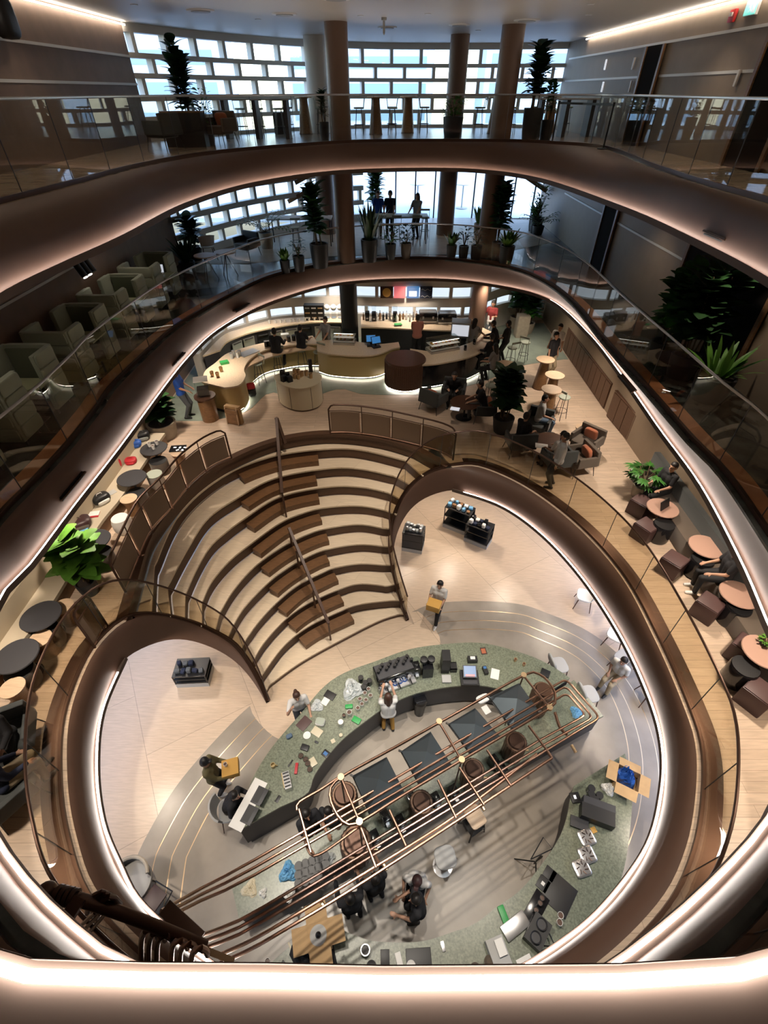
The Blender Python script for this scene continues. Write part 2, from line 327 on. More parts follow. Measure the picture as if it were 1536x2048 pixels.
def sync(A, B, n):
    """resample two closed rings so that equal indices face each other (by polar angle round the atrium)"""
    A = smooth(A, 400, True); B = smooth(B, 400, True)
    c = Vector((0, 9.5, 0))
    def at(C, ang):
        best = None
        for i in range(len(C)):
            p = C[i]-c; q = C[(i+1) % len(C)]-c
            dx, dy = cos(ang), sin(ang)
            den = (q.x-p.x)*dy-(q.y-p.y)*dx
            if abs(den) < 1e-9: continue
            t = (p.y*dx-p.x*dy)/den
            if -1e-6 <= t <= 1+1e-6:
                h = p.lerp(q, t)
                if h.x*dx+h.y*dy > 0: return Vector((h.x+c.x, h.y+c.y, C[i].z))
        return C[0]
    # angles from an even walk along A
    As = smooth(A, n, True); out = []
    for p in As: out.append(atan2(p.y-c.y, p.x-c.x))
    return As, [at(B, a) for a in out]
def fascia(name, E, L, closed, zE, zL, side, lbl):
    """slab edge: sloping brown face, light ledge with a lip, dark underside. side=+1 if the void lies left of travel"""
    Lo = offset(L, -.058*side, closed); Li = offset(L, .032*side, closed); Lk = offset(L, .035*side, closed)
    if zE == Z3:      # the ledge is deeper where the viewer stands
        L2o = offset(L, -.15*side, closed); Lo = [p.lerp(q, max(0, min(1, (2.2-p.y)/1.2))) for p, q in zip(Lo, L2o)]
    b = MB()
    def prof(pl, h): return [Vector((e.x+(l.x-e.x)*pl, e.y+(l.y-e.y)*pl, e.z+(l.z-e.z)*h)) for e, l in zip(E, Lo)]
    b.loft([E, prof(.26, .03), prof(.52, .12), prof(.80, .36), prof(.95, .72), lift(Lo, -.01)], closed)
    f = struct(name, b, M['fascia'])
    b = MB(); dn = lift(Lo, -.01)
    b.loft([dn, lift(Li, -.01), lift(Li, .034), lift(Lk, .034), lift(Lk, -.07), lift(offset(L, -.45*side, closed), -.09)], closed)
    b.build('light_ledge', M['fascia_dark'], f)
    return f
NR = 150
E3s, L3s = sync(E3, L3, NR); E2s, L2s = sync(E2, L2, NR)
def led(name, L, closed, parent, m='led', w=.015):
    a = offset(L, w, closed); c = offset(L, -w, closed)
    MB().loft([lift(a, .0), lift(a, .012), lift(c, .012), lift(c, .0)], closed, True).build(name, M[m], parent)
f3 = fascia('trim_3', E3s, L3s, True, Z3, Z3-LED_H, 1, ''); led('led_strip', L3s, True, f3)
f2 = fascia('trim_2', E2s, L2s, True, Z2, Z2-LED_H, 1, ''); led('led_strip', L2s, True, f2)
# --- main floor ring round the basement opening, up one stair side, round, and down the other
PATH1 = [(818, 1238, .06), (806, 1200, .5), (795, 1160, .95), (787, 1120, 1.35), (784, 1080, 1.75), (790, 1040, 2.2), (806, 1000, 2.75), (830, 968, 3.2), (862, 946, 3.62), (905, 935, 3.85), (960, 935, 3.85), (1050, 975, 3.85), (1150, 1050, 3.85),
 (1240, 1150, 3.85), (1310, 1280, 3.85), (1370, 1420, 3.85), (1392, 1500, 3.85), (1390, 1600, 3.85), (1370, 1700, 3.85), (1320, 1800, 3.85), (1200, 1920, 3.85)]
PATH1b = [(330, 1920, 3.85), (200, 1790, 3.85), (155, 1680, 3.85), (135, 1560, 3.85), (140, 1430, 3.85), (180, 1320, 3.85), (225, 1262, 3.85), (265, 1238, 3.8), (305, 1232, 3.5), (350, 1239, 3.0), (402, 1256, 2.35), (456, 1285, 1.6), (486, 1317, 1.1), (515, 1366, .5), (532, 1405, .06)]
c1 = [P(*p) for p in PATH1]; c2 = [P(*p) for p in PATH1b]
near1 = PL([(1060, 1998), (768, 2050), (470, 1998)], Z1)
E1 = smooth(c1+near1+c2, 190)
LEDR = PL([(905, 978), (1000, 1010), (1080, 1065), (1160, 1150), (1240, 1270), (1300, 1400), (1325, 1500), (1320, 1600), (1290, 1700), (1200, 1820), (1100, 1900), (1010, 1950)], Z1-LED_H)
LEDL = PL([(470, 1950), (400, 1910), (283, 1807), (240, 1730), (205, 1640), (193, 1530), (205, 1420), (250, 1315)], Z1-LED_H)
LED1 = smooth(LEDR+PL([(890, 1985), (768, 1998), (610, 1985)], Z1-LED_H)+LEDL, 140)
def nearest(c, p):
    return min(c, key=lambda q: (q.x-p.x)**2+(q.y-p.y)**2)
L1s = []
for i, p in enumerate(E1):
    if p.z > Z1-.12:
        q = nearest(LED1, p); L1s.append(Vector((q.x, q.y, p.z-LED_H)))
    else: L1s.append(Vector((p.x, p.y, max(.01, p.z-.72))))
LO1 = offset(LED1, .06)
for i, p in enumerate(E1):
    if p.z > Z1-.12:
        q = nearest(LO1, p); L1s[i] = Vector((q.x, q.y, p.z-LED_H))
# blend and relax the lower curve so that it has no kinks
for it in range(14):
    L1s = [L1s[0]]+[(L1s[i-1]+L1s[i]*2+L1s[i+1])/4 for i in range(1, len(L1s)-1)]+[L1s[-1]]
b = MB()
def prof1(pl, h): return [Vector((e.x+(l.x-e.x)*pl, e.y+(l.y-e.y)*pl, e.z+(l.z-e.z)*h)) for e, l in zip(E1, L1s)]
b.loft([E1, prof1(.26, .03), prof1(.52, .12), prof1(.80, .36), prof1(.95, .72), L1s]); f1 = struct('trim_1', b, M['fascia'])
b = MB(); S = LED1
b.loft([lift(offset(S, .10), -.01), lift(offset(S, -.032), -.01), lift(offset(S, -.032), .030), lift(offset(S, -.035), .030), lift(offset(S, -.035), -.07), lift(offset(S, .4), -.07)])
b.build('light_ledge', M['fascia_dark'], f1); led('led_strip', LED1[2:-2], False, f1, 'led')
# outer, stair-facing skin of the two stair cheeks
ir = [i for i, p in enumerate(E1) if p.z < Z1-.02]
half = len(E1)//2
for nm, idx, sd_ in (('trim_4', [i for i in ir if i < half], -1), ('trim_5', [i for i in ir if i > half], -1)):
    A = [E1[i] for i in idx]; B = [L1s[i] for i in idx]; A2 = offset(A, .09); B2 = offset(B, .09)
    MBx = MB(); MBx.loft([lift(A, .0), lift(A, .03), lift(A2, .03), atz(A2, 0) if False else B2, B]); struct(nm, MBx, M['bronze'])
# --- stair nosings (photo points, each at its own height)
NOS = {0: [(282, 1135), (307, 1067), (381, 975), (463, 919), (555, 882), (655, 868), (760, 878), (850, 905)],
 1: [(299, 1159), (342, 1055), (385, 997), (455, 946), (549, 911), (657, 897), (727, 900), (832, 926)],
 2: [(327, 1196), (342, 1159), (377, 1094), (416, 1036), (475, 995), (549, 956), (657, 936), (727, 938), (809, 957)],
 3: [(363, 1207), (392, 1140), (420, 1093), (449, 1066), (488, 1037), (560, 993), (657, 973), (727, 974), (793, 989)],
 4: [(398, 1223), (420, 1168), (459, 1121), (504, 1085), (557, 1047), (596, 1029), (647, 1015), (720, 1011), (785, 1023)],
 5: [(432, 1240), (459, 1191), (488, 1154), (518, 1125), (566, 1092), (615, 1068), (654, 1056), (720, 1048), (780, 1059)],
 6: [(459, 1264), (488, 1215), (535, 1166), (576, 1135), (615, 1113), (654, 1098), (720, 1088), (775, 1093)],
 7: [(483, 1291), (518, 1242), (553, 1205), (596, 1170), (645, 1145), (670, 1135), (720, 1127), (775, 1130)],
 8: [(501, 1330), (522, 1293), (549, 1260), (576, 1234), (615, 1207), (674, 1180), (720, 1167), (785, 1173)],
 9: [(518, 1358), (566, 1293), (615, 1254), (674, 1225), (720, 1208), (795, 1199)],
 10: [(528, 1378), (600, 1325), (690, 1275), (760, 1240), (808, 1225)]}
def zt(k): return Z1-.37*k
NC = {}
cheekR = [p for i, p in enumerate(E1) if i < half and p.z < Z1+.01 and p.y > 8.5 and p.x < 2.2]
cheekL = [p for i, p in enumerate(E1) if i > half and p.z < Z1+.01 and (p.y > 4 and p.x < -1)]
for k, pts in NOS.items():
    c = PL(pts, zt(k)); c = smooth(c, 60)
    NC[k] = c
CL = [p for i, p in enumerate(E1) if i > len(E1)//2]; CR = [p for i, p in enumerate(E1) if i < len(E1)//2]
def ends(k):
    z = zt(k)-(.04 if k == 0 else 0)
    l = min([p for p in CL if p.y > 5], key=lambda p: abs(p.z-z)); r = min([p for p in CR if p.y > 8], key=lambda p: abs(p.z-z))
    return Vector((l.x, l.y, zt(k))), Vector((r.x, r.y, zt(k)))
X = {}
for k in NC:
    l, r = ends(k); c = NC[k]
    l = l+(l-c[0]).normalized()*-.02; X[k] = smooth([l]+c[2:-2]+[r], 64)
st = thing('amphitheatre_stairs', 'curved tiered wooden amphitheatre stairs going down to the lower bar', 'stairs')
for k in range(0, 10):
    z = zt(k+1); front = X[k+1]; back = offset(X[k], .06, False)
    cen = Vector((-1, 8, 0))
    back = [p+(p-cen).normalized()*0 for p in back]
    backs = [Vector((p.x, p.y, z)) for p in X[k]]
    b = MB(); b.loft([atz(backs, z-.05), atz(backs, z), atz(front, z), atz(front, z-.05)], False, True); b.build('tread', M['oak_tread'], st)
    rz_ = [Vector((p.x, p.y, 0)) for p in X[k]]
    # riser under nosing k, set back a little behind the tread edge
    rin = []
    for p in X[k]:
        d = Vector((p.x+1.0, p.y-7.4, 0)).normalized(); rin.append(Vector((p.x+d.x*.03, p.y+d.y*.03, 0)))
    rb = [Vector((p.x+.0, p.y, 0)) for p in rin]
    b = MB(); b.loft([atz(rin, z), atz(rin, zt(k)-.05 if k else Z1-.05)], False); b.build('riser', M['riser'], st)
b = MB(); fr = X[10]; b.loft([atz(fr, .10), atz(fr, .0)], False); b.build('riser', M['riser'], st)
n0 = X[0]
b = MB(); b.loft([lift(offset(n0, .20), .0), lift(offset(n0, .20), .014), lift(offset(n0, -.012), .014), lift(offset(n0, -.012), -.1)], False)
b.build('nosing', M['riser'], st)
# --- slabs
WX0, WX1, WY0 = -7.35, 7.35, -3.2
FAC = [Vector(p) for p in ((-7.35, 19.0, 0), (-6.7, 20.2, 0), (-5.7, 22.0, 0), (-4.4, 23.7, 0), (-2.8, 25.3, 0), (-.5, 26.5, 0), (2.2, 26.9, 0), (5.2, 26.8, 0), (7.35, 26.4, 0))]
FACs = smooth(FAC, 60)
outer = [(WX0, WY0), (WX1, WY0), (WX1, 26.4)]+[(p.x, p.y) for p in reversed(FACs[:-1])]
def slab(name, hole, z, m, th=.04):
    o = MB().prism(outer, z-th, z, [[(p.x, p.y) for p in hole]]); s = struct(name, o, m, sm=False); return s
slab('floor_3', E3s, Z3, M['floor3']); slab('floor_2', E2s, Z2, M['marble'])
slab('ceiling_3', offset(L3s, -.44, True), Z3-LED_H-.08, M['soffit'], .04); slab('ceiling_2', offset(L2s, -.44, True), Z2-LED_H-.08, M['soffit'], .04)
# hole in the main floor: opening plus stairs
iR = next(i for i, p in enumerate(E1) if p.z > Z1-.03); iL = len(E1)-1-next(i for i, p in enumerate(reversed(E1)) if p.z > Z1-.03)
hole1 = [E1[i] for i in range(iR, iL+1)]
xs0 = [p for p in X[0]]
# join the left end of the top nosing to the ring and the right end to the ring
n0c = NC[0]
hole1 = hole1+[p for p in n0c]+[Vector((1.5, 11.95, Z1)), ]
MB0 = MB().prism(outer, Z1-.05, Z1, [[(p.x, p.y) for p in hole1]]); struct('floor_1', MB0, M['oak'], sm=False)
MBc = MB().prism(outer, Z1-LED_H-.1, Z1-LED_H-.06, [[(p.x, p.y) for p in offset(LED1, .3)]+[(p.x-0, p.y+.1) for p in n0c]]); struct('ceiling_1', MBc, M['soffit'], sm=False)
MBt = MB().prism(outer, ZC, ZC+.1); struct('ceiling_4', MBt, M['ceil'], sm=False)
bx = [(-9, -3.2), (9, -3.2), (9, 27), (-9, 27)]
struct('floor_0', MB().prism(bx, -.1, 0), M['conc'], sm=False)
# --- side, near and far walls of every level
wl = MB()
for nm, x, m in (('wall_left', WX0-.1, 'wallb'), ('wall_right', WX1+.1, 'wallg')):
    yb = 19.0 if x < 0 else 26.5
    struct(nm, MB().box(x, (WY0+yb)/2, (Z1+ZC)/2, .2, yb-WY0, ZC-Z1), M[m], sm=False)
struct('wall_near', MB().box(0, WY0-.1, ZC/2, 14.9, .2, ZC), M['wallb'], sm=False)
struct('wall_basement', MB().loft([[Vector((-9, -3.2, 0)), Vector((-9, 16, 0)), Vector((9, 16, 0)), Vector((9, -3.2, 0))], [Vector((-9, -3.2, Z1-.7)), Vector((-9, 16, Z1-.7)), Vector((9, 16, Z1-.7)), Vector((9, -3.2, Z1-.7))]]), M['wallg'], sm=False)

# --- intermediate step blocks, one per tier
BL = {2: (475, 648), 3: (482, 646), 4: (492, 645), 5: (505, 645), 6: (521, 650), 7: (538, 657), 8: (555, 669), 9: (576, 682), 10: (597, 697)}
NTH = ['topmost', 'second', 'third', 'fourth', 'fifth', 'sixth', 'seventh', 'eighth', 'lowest']
for k, (u0, u1) in BL.items():
    c = smooth(X[k-1], 200); z = zt(k); i = [j for j, p in enumerate(c) if u0-2 <= Q(p.x, p.y, z+.185)[0] <= u1+3 and p.y > 7]
    seg = [c[j] for j in i[::6]]; a = atz(offset(seg, -.03), z); d = atz(offset(seg, -.36), z)
    t = MB().loft([lift(a, .0), lift(a, .185), lift(d, .185), lift(d, 0)], False, True).build('step_block', M['blockw'], sm=False)
    tag(t, 'walnut half-step block on the amphitheatre tiers, %s of the nine' % NTH[k-2], 'step')
# --- the two handrails down the middle of the tiers
def handrail(feet, over, label, first=None):
    t = thing('stair_handrail', label, 'handrail')
    tops = []
    for u, v, z in feet:
        p = P(u, v, z); q = p+Vector((0, 0, .92)); tops.append(q)
        MB().bar(p, q, .045, .045).build('post', M['woodd'], t, sm=False)
    MB().bar(tops[0], tops[0]+(tops[-1]-tops[0])*1.0, .075, .11).build('top_rail', M['woodd'], t, sm=False)
    if first: MB().bar(tops[0], P(*first), .075, .09).build('brace', M['woodd'], t, sm=False)
handrail([(562, 890, Z1), (573, 1034, zt(4))], 0, 'dark wooden handrail on the upper tiers, starting on the main floor', (570, 886, Z1))
handrail([(586, 1101, zt(6)), (600, 1145, zt(7)), (632, 1223, zt(9)), (662, 1285, .02)], 0, 'dark wooden handrail on the lower tiers, ending at the lower floor')
# ================================================================ GLASS RAILS, FACADES, COLUMNS, OUTSIDE
def glass_rail(name, label, C, closed, h, step, m, rail_m, post_idx=(), group=None, rail_r=.022):
    t = thing(name, label, 'railing')
    n = len(C); C = C+[C[0]] if closed else C
    base = MB(); a = offset(C, .03); c = offset(C, -.03)
    base.loft([lift(a, 0), lift(a, .07), lift(c, .07), lift(c, 0)], False, True); base.build('base_channel', M['bronze'], t)
    k = 0; gap = 0
    while k < len(C)-1:
        e = min(len(C)-1, k+step); seg = [p.copy() for p in C[k:e+1]]
        if len(seg) > 1:
            # a small joint between neighbouring panes
            seg[0] = seg[0].lerp(seg[1], .03); seg[-1] = seg[-1].lerp(seg[-2], .03)
            a = offset(seg, .006); c = offset(seg, -.006)
            MB().loft([lift(a, .05), lift(a, h), lift(c, h), lift(c, .05)], False, True).build('pane', M[m], t)
            MB().tube([seg[-1]+Vector((0, 0, .05)), seg[-1]+Vector((0, 0, h))], .008, 4).build('joint', M['char'], t)
        k = e
    MB().tube(lift(C, h), rail_r, 8).build('top_rail', M[rail_m], t)
    return t
glass_rail('glass_railing', 'clear glass railing round the atrium opening on the uppermost floor', offset(E3s, -.10, True), True, 1.12, 4, 'gl', 'steel')
glass_rail('glass_railing', 'clear glass railing round the atrium opening on the middle floor with green booths', offset(E2s, -.12, True), True, 1.12, 4, 'gl', 'steel')
glass_rail('glass_railing', 'smoked glass railing round the oval opening above the lower bar', offset(E1, .0) if False else [p.copy() for p in offset(E1, .09)], False, 1.10, 7, 'gls', 'bronze')
# wooden kerb boards behind the glass
for nm, E, m in (('trim_6', E2s, 'edgewood'),):
    a = offset(E, -.16, True); c = offset(E, -.46, True); MBk = MB(); MBk.loft([lift(a, .002), lift(a, .03), lift(c, .03), lift(c, .002)], True, True); struct(nm, MBk, M[m])
a = offset(E1, .12); c = offset(E1, .36); idx = [i for i in range(iR+2, iL-1)]
MBk = MB(); MBk.loft([[lift([a[i]], .002)[0] for i in idx], [lift([a[i]], .02)[0] for i in idx], [lift([c[i]], .02)[0] for i in idx], [lift([c[i]], .002)[0] for i in idx]], False, True); struct('trim_7', MBk, M['bronze'])
# air slots in the slab faces
def vent(curve_e, curve_l, u, v, z, label, wdt=.62):
    p = P(u, v, z); n = len(curve_e)
    best = None
    for i in range(n):
        for t in (.35, .5, .65, .8):
            q = curve_e[i].lerp(curve_l[i], t); d = (q-p).length
            if best is None or d < best[0]: best = (d, i, t)
    i, t = best[1], best[2]; e, l = curve_e[i], curve_l[i]; e2 = curve_e[(i+1) % n]
    q = e.lerp(l, t); tang = (e2-e); tang.z = 0; tang.normalize(); dn = (l-e).normalized(); nrm = tang.cross(dn).normalized()
    q = Vector((e.x+(l.x-e.x)*t*t*.9, e.y+(l.y-e.y)*t*t*.9, q.z))
    if nrm.dot(Vector((0, 9, q.z))-q) < 0: nrm = -nrm
    o = thing('air_vent', label, 'vent', q)
    b = MB(); b.bar(-tang*wdt/2, tang*wdt/2, .13, .03, nrm.cross(tang)); b2 = MB()
    b.v = [tuple(Vector(x)+nrm*.01) for x in b.v]; b.build('frame', M['bronze'], o, sm=False)
    for s_ in (-.035, 0, .035):
        b2.bar(-tang*wdt*.46+dn*s_, tang*wdt*.46+dn*s_, .012, .02); 
    b2.v = [tuple(Vector(x)+nrm*.035) for x in b2.v]; b2.build('slats', M['black'], o, sm=False)
for u, v, lb in ((635, 318, 'slotted air vent in the upper balcony face, left of centre above the columns'), (1096, 343, 'slotted air vent in the upper balcony face near its right bend'), (1350, 445, 'slotted air vent in the upper balcony face on the right straight')):
    vent(E3s, L3s, u, v, Z3-.35, lb)
for u, v, lb in ((516, 618, 'slotted air vent in the middle balcony face above the left end of the bar'), (360, 715, 'slotted air vent in the middle balcony face above the standing man in blue'), (157, 968, 'slotted air vent in the middle balcony face beside the cushioned bench'),
                 (1232, 787, 'slotted air vent in the middle balcony face above the walnut cabinets'),):
    vent(E2s, L2s, u, v, Z2-.45, lb, .8)
# --- facade
def facade(C, rows, zlo, zhi, bay, phase0, wno, depth=.30, pane='win'):
    """curved window wall: pale horizontal bands with rows of small panes between"""
    inn = C; out = offset(C, depth) ; zs = [zlo]
    b = MB(); edges = [zlo]
    for r0, r1 in rows: edges += [r0, r1]
    edges.append(zhi)
    for i in range(0, len(edges), 2):
        a, c = edges[i], edges[i+1]
        if c-a > .02: b.loft([atz(inn, a), atz(inn, c), atz(out, c), atz(out, a)], False, True)
    struct('wall_far', b, M['cream'])
    L = [0]
    for p, q in zip(C[:-1], C[1:]): L.append(L[-1]+hypot(q.x-p.x, q.y-p.y))
    def at(d):
        d = max(0, min(L[-1]-1e-6, d)); k = next(i for i in range(len(L)-1) if L[i+1] >= d); t = (d-L[k])/max(1e-9, L[k+1]-L[k]); p = C[k].lerp(C[k+1], t); g = (C[k+1]-C[k]).normalized()
        return p, g
    for ri, (r0, r1) in enumerate(rows):
        mb = MB(); gb = MB(); d = (ri % 2)*bay*.45+phase0; prev = 0
        while d < L[-1]:
            p, g = at(d); nx = Vector((-g.y, g.x, 0))
            mb.bar((p.x+nx.x*.13, p.y+nx.y*.13, r0), (p.x+nx.x*.13, p.y+nx.y*.13, r1), .13, .24, (g.x, g.y, 0) if False else (nx.x, nx.y, 0))
            d += bay
        w_ = struct('window_%d' % (wno+ri), mb, M['cream'], sm=False)
        MB().loft([atz(offset(C, .2), r0), atz(offset(C, .2), r1)]).build('pane', M[pane], w_)
facL = list(FACs)
facade(FACs, [(10.70, 11.08), (11.20, 11.56), (11.68, 12.08), (12.2, 12.52), (12.64, 13.06)], Z3-.05, ZC, 1.22, .3, 1)
SP = [i for i, p in enumerate(FACs) if p.x < -.9]
facade([FACs[i] for i in SP], [(7.42, 7.8), (7.98, 8.36), (8.54, 8.94), (9.12, 9.52)], Z2-.05, Z3-.70, 1.0, .35, 6)
# glazed doors to the terrace on the middle floor
DR = [FACs[i] for i in range(len(FACs)) if i >= SP[-1]]
b = MB(); mull = [(0.1), 1.9, 3.1, 4.8, 6.3]
w_ = struct('window_10', MB().loft([atz(DR, 9.72), atz(DR, 9.9), atz(offset(DR, .12), 9.9), atz(offset(DR, .12), 9.72)], False, True), M['steel'])
for i in range(2, len(DR), 3): MB().bar((DR[i].x, DR[i].y+.05, Z2), (DR[i].x, DR[i].y+.05, 9.8), .06).build('mullion', M['char'], w_, sm=False)
MB().loft([atz(offset(DR, .05), Z2), atz(offset(DR, .05), 9.75)]).build('pane', M['win'], w_)
# sloping brown boards by the doors
for x0, z0, x1, z1, y, n in ((-4.2, 8.2, -.4, 9.85, 24.6, 'trim_8'), (-3.8, 8.9, -1.4, 9.9, 24.4, 'trim_9'), (7.2, 8.5, 4.6, 9.85, 25.2, 'trim_10')):
    struct(n, MB().bar((x0, y, z0), (x1, y+.5, z1), .5, .16, (0, 0, 1)), M['wood'], sm=False)
# end walls beside the doors (right part of the middle floor facade, low windows)
# --- back wall of the main floor behind the bar
BW = smooth(PL([(405, 712), (446, 671), (482, 657), (544, 640), (609, 634), (690, 632), (760, 634), (915, 636), (960, 630)], 4.78)+[Vector((5.4, 21.6, 0)), Vector((7.35, 22.3, 0))], 50)
BW = offset(BW, .12)
facade(atz(BW, 0), [(4.84, 5.16), (5.52, 5.92)], Z1-.02, Z2-.72, 1.0, .3, 11, .25, 'winl')
# --- columns
def column(x, y, z0, z1, r, m, label):
    o = MB().lathe([(r, z0), (r, z1)], 28, x, y).build('column', M[m]); tag(o, label, 'column'); return o
c1_ = P(682, 285, Z3); c2_ = P(1003, 281, Z3)
for z0, z1, fl, mm in ((Z3, ZC, 'uppermost floor', 'columnm'), (Z2, Z3-.72, 'middle floor among the potted plants', 'columnm'), (Z1, Z2-.72, 'bar floor', 'black')):
    column(c1_.x-.02, c1_.y+.35, z0, z1, .33, mm, ('black' if mm == 'black' else 'brown')+' round column, left one of the pair on the '+fl)
for z0, z1, fl, mm in ((Z3, ZC, 'uppermost floor beside the tall fig', 'columnm'), (Z2, Z3-.72, 'middle floor among the potted plants', 'columnm'), (Z1, Z2-.72, 'bar floor', 'columnm')):
    column(c2_.x, c2_.y+.35, z0, z1, .34, mm, 'brown round column, right one of the pair on the '+fl)
column(2.62, 23.0, Z3, ZC, .33, 'columnm', 'brown round column set back between the two front ones on the uppermost floor')
column(2.62, 23.4, Z2, Z3-.72, .36, 'columnm', 'wide brown round column in front of the glazed terrace doors')
column(-2.45, 23.4, Z3, ZC, .38, 'cream', 'pale round column behind the left brown one on the uppermost floor')
column(-2.45, 23.6, Z2, Z3-.72, .36, 'columnm', 'brown round column behind the left one beside the window wall on the middle floor')
# --- lines, doors and dark recesses on the side walls
def strip(nm, pts, h, m, d=.02, par=None):
    b = MB()
    for p, q in zip(pts[:-1], pts[1:]): b.bar(p, q, d, h, (0, 0, 1))
    return struct(nm, b, M[m], par, sm=False)
xl, xr = WX0+.012, WX1-.012
k = 11
for x, zz, y0, y1 in ((xl, 12.55, -3, 19), (xl, 11.95, -3, 19), (xl, 9.35, -3, 19), (xl, 8.7, -3, 19), (xr, 12.75, -3, 26), (xr, 12.1, 8, 17.2), (xr, 12.1, 18.5, 26), (xr, 9.3, 8, 17.2), (xr, 8.7, 8, 17.2), (xr, 9.3, 18.5, 23), (xr, 8.7, 18.5, 23)):
    strip('trim_%d' % k, [(x, y0, zz), (x, y1, zz)], .05, 'trimw'); k += 1
# cove light lines where the upper walls meet the ceiling
for x, y0, y1 in ((xl+.05, 8, 19), (xr-.05, 6, 24)):
    strip('trim_%d' % k, [(x+(.03 if x < 0 else -.03), y0, ZC-.06), (x+(.03 if x < 0 else -.03), y1, ZC-.06)], .03, 'ledw'); k += 1
dn = 1
for z0, z1 in ((Z3, 12.72), (Z2, 9.9)):
    for y0, y1 in ((17.3, 18.3), (11.4, 12.6), (9.4, 10.6)):
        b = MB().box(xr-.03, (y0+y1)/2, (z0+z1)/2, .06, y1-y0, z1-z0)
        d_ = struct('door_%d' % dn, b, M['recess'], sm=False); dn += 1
        MB().box(xr-.07, y0-.06, (z0+z1)/2, .05, .10, z1-z0).build('door_frame', M['wood'], d_, sm=False)
        MB().box(xr-.07, y1+.06, (z0+z1)/2, .05, .10, z1-z0).build('door_frame', M['wood'], d_, sm=False)
# --- outside
struct('floor_outside', MB().box(0, 44, Z2-.1, 60, 34, .18), mat('terrace', (.55, .6, .64), .5), sm=False)
for x, y, wd, h, lab in ((-16, 46, 10, 16, 'pale blue office block seen through the left windows'), (-2, 54, 12, 13.5, 'pale office block straight beyond the windows'), (12, 50, 9, 17, 'pale blue office block seen through the right windows')):
    t = thing('office_building', lab, 'building', (x, y, 4))
    MB().box(0, 0, h/2, wd, 4, h).build('wall', mat('far_wall', (.50, .58, .66), .8), t, sm=False)
    for i in range(int(h/1.6)-1): MB().box(0, -2.02, 1.5+i*1.6, wd*.9, .1, .7).build('window_band', mat('far_glass', (.2, .3, .4), .3), t, sm=False)
# ================================================================ MAIN FLOOR
# ---------- generic furniture kinds
def mk_stool():
    t = thing('bar_stool', '', '')
    MB().lathe([(.0, .72), (.17, .72), (.185, .735), (.185, .755), (.17, .768), (0, .768)], 20).build('seat', M['sage'], t)
    for i in range(4):
        a = pi/4+i*pi/2; MB().tube([(.12*cos(a), .12*sin(a), .73), (.21*cos(a), .21*sin(a), 0)], .011, 6).build('leg', M['char'], t)
    MB().tube([(.185*cos(2*pi*i/20), .185*sin(2*pi*i/20), .28) for i in range(20)], .009, 6, True).build('foot_ring', M['char'], t)
    b = MB(); b.tube([(-.17, -.16, .73), (-.18, -.20, 1.0), (.18, -.20, 1.0), (.17, -.16, .73)], .012, 6); b.bar((-.19, -.2, .99), (.19, -.2, .99), .025, .07); b.build('backrest', M['sage'], t)
    return t
STOOL = Proto(mk_stool)
def mk_high_table():
    t = thing('high_table', '', '')
    MB().lathe([(0, 1.02), (.30, 1.02), (.31, 1.03), (.31, 1.055), (0, 1.06)], 28).build('tabletop', M['lightwood'], t)
    MB().lathe([(.24, .02), (.15, .9), (.15, 1.02)], 22).build('drum_base', M['wood'], t)
    MB().lathe([(0, 0), (.25, 0), (.25, .02), (0, .02)], 22).build('foot_plate', M['bronze'], t); return t
HTABLE = Proto(mk_high_table)
def mk_armchair(mt, cu):
    def f():
        t = thing('armchair', '', '')
        MB().pillow(0, .04, .36, .66, .62, .20, e=.25).build('seat', M[mt], t)
        b = MB(); b.box(0, -.30, .55, .74, .10, .46, 0, -.12); b.box(-.35, -.02, .48, .08, .60, .30); b.box(.35, -.02, .48, .08, .60, .30); b.build('shell', M[mt], t, sm=False, bev=.02)
        for sx in (-1, 1):
            for sy in (-1, 1): MB().tube([(sx*.30, sy*.27, .3), (sx*.36, sy*.32, 0)], .014, 6, r1=.009).build('leg', M['black'], t)
        if cu: MB().pillow(0, -.16, .58, .40, .15, .34, rx=-.25, e=.5).build('cushion', M['orange'], t)
        return t
    return f
ARMC = Proto(mk_armchair('uphb', True)); ARMD = Proto(mk_armchair('uphd', True)); ARMN = Proto(mk_armchair('uphd', False))
def mk_round_table(r, h, top, base):
    def f():
        t = thing('round_table', '', '')
        MB().lathe([(0, h-.03), (r-.01, h-.03), (r, h-.015), (r-.01, h), (0, h)], 30).build('tabletop', M[top], t)
        MB().lathe([(.03, .02), (.03, h-.03)], 12).build('pole', M[base], t); MB().lathe([(0, 0), (r*.55, 0), (r*.55, .015), (0, .02)], 24).build('foot_plate', M[base], t); return t
    return f
LT = Proto(mk_round_table(.48, .56, 'woodd', 'black')); ST_D = Proto(mk_round_table(.36, .58, 'char', 'char')); ST_P = Proto(mk_round_table(.34, .58, 'rosy', 'bronze'))
def mk_drum(prof, body, top, r, h, nm='drum_stool'):
    def f():
        t = thing(nm, '', ''); MB().lathe(prof, 26).build('body', M[body], t); MB().lathe([(0, h-.012), (r, h-.012), (r+.004, h), (0, h+.006)], 26).build('seat_top', M[top], t); return t
    return f
WDRUM = Proto(mk_drum([(0, 0), (.17, 0), (.14, .16), (.145, .3), (.2, .44), (0, .44)], 'wood', 'lightwood', .195, .452))
WPOUF = Proto(mk_drum([(0, 0), (.16, 0), (.22, .12), (.225, .3), (.19, .42), (0, .43)], 'offw', 'white', .185, .435, 'round_pouf'))
SPOUF = Proto(mk_drum([(0, 0), (.17, 0), (.2, .10), (.205, .38), (.2, .42), (0, .43)], 'pale', 'sage', .198, .435, 'round_pouf'))
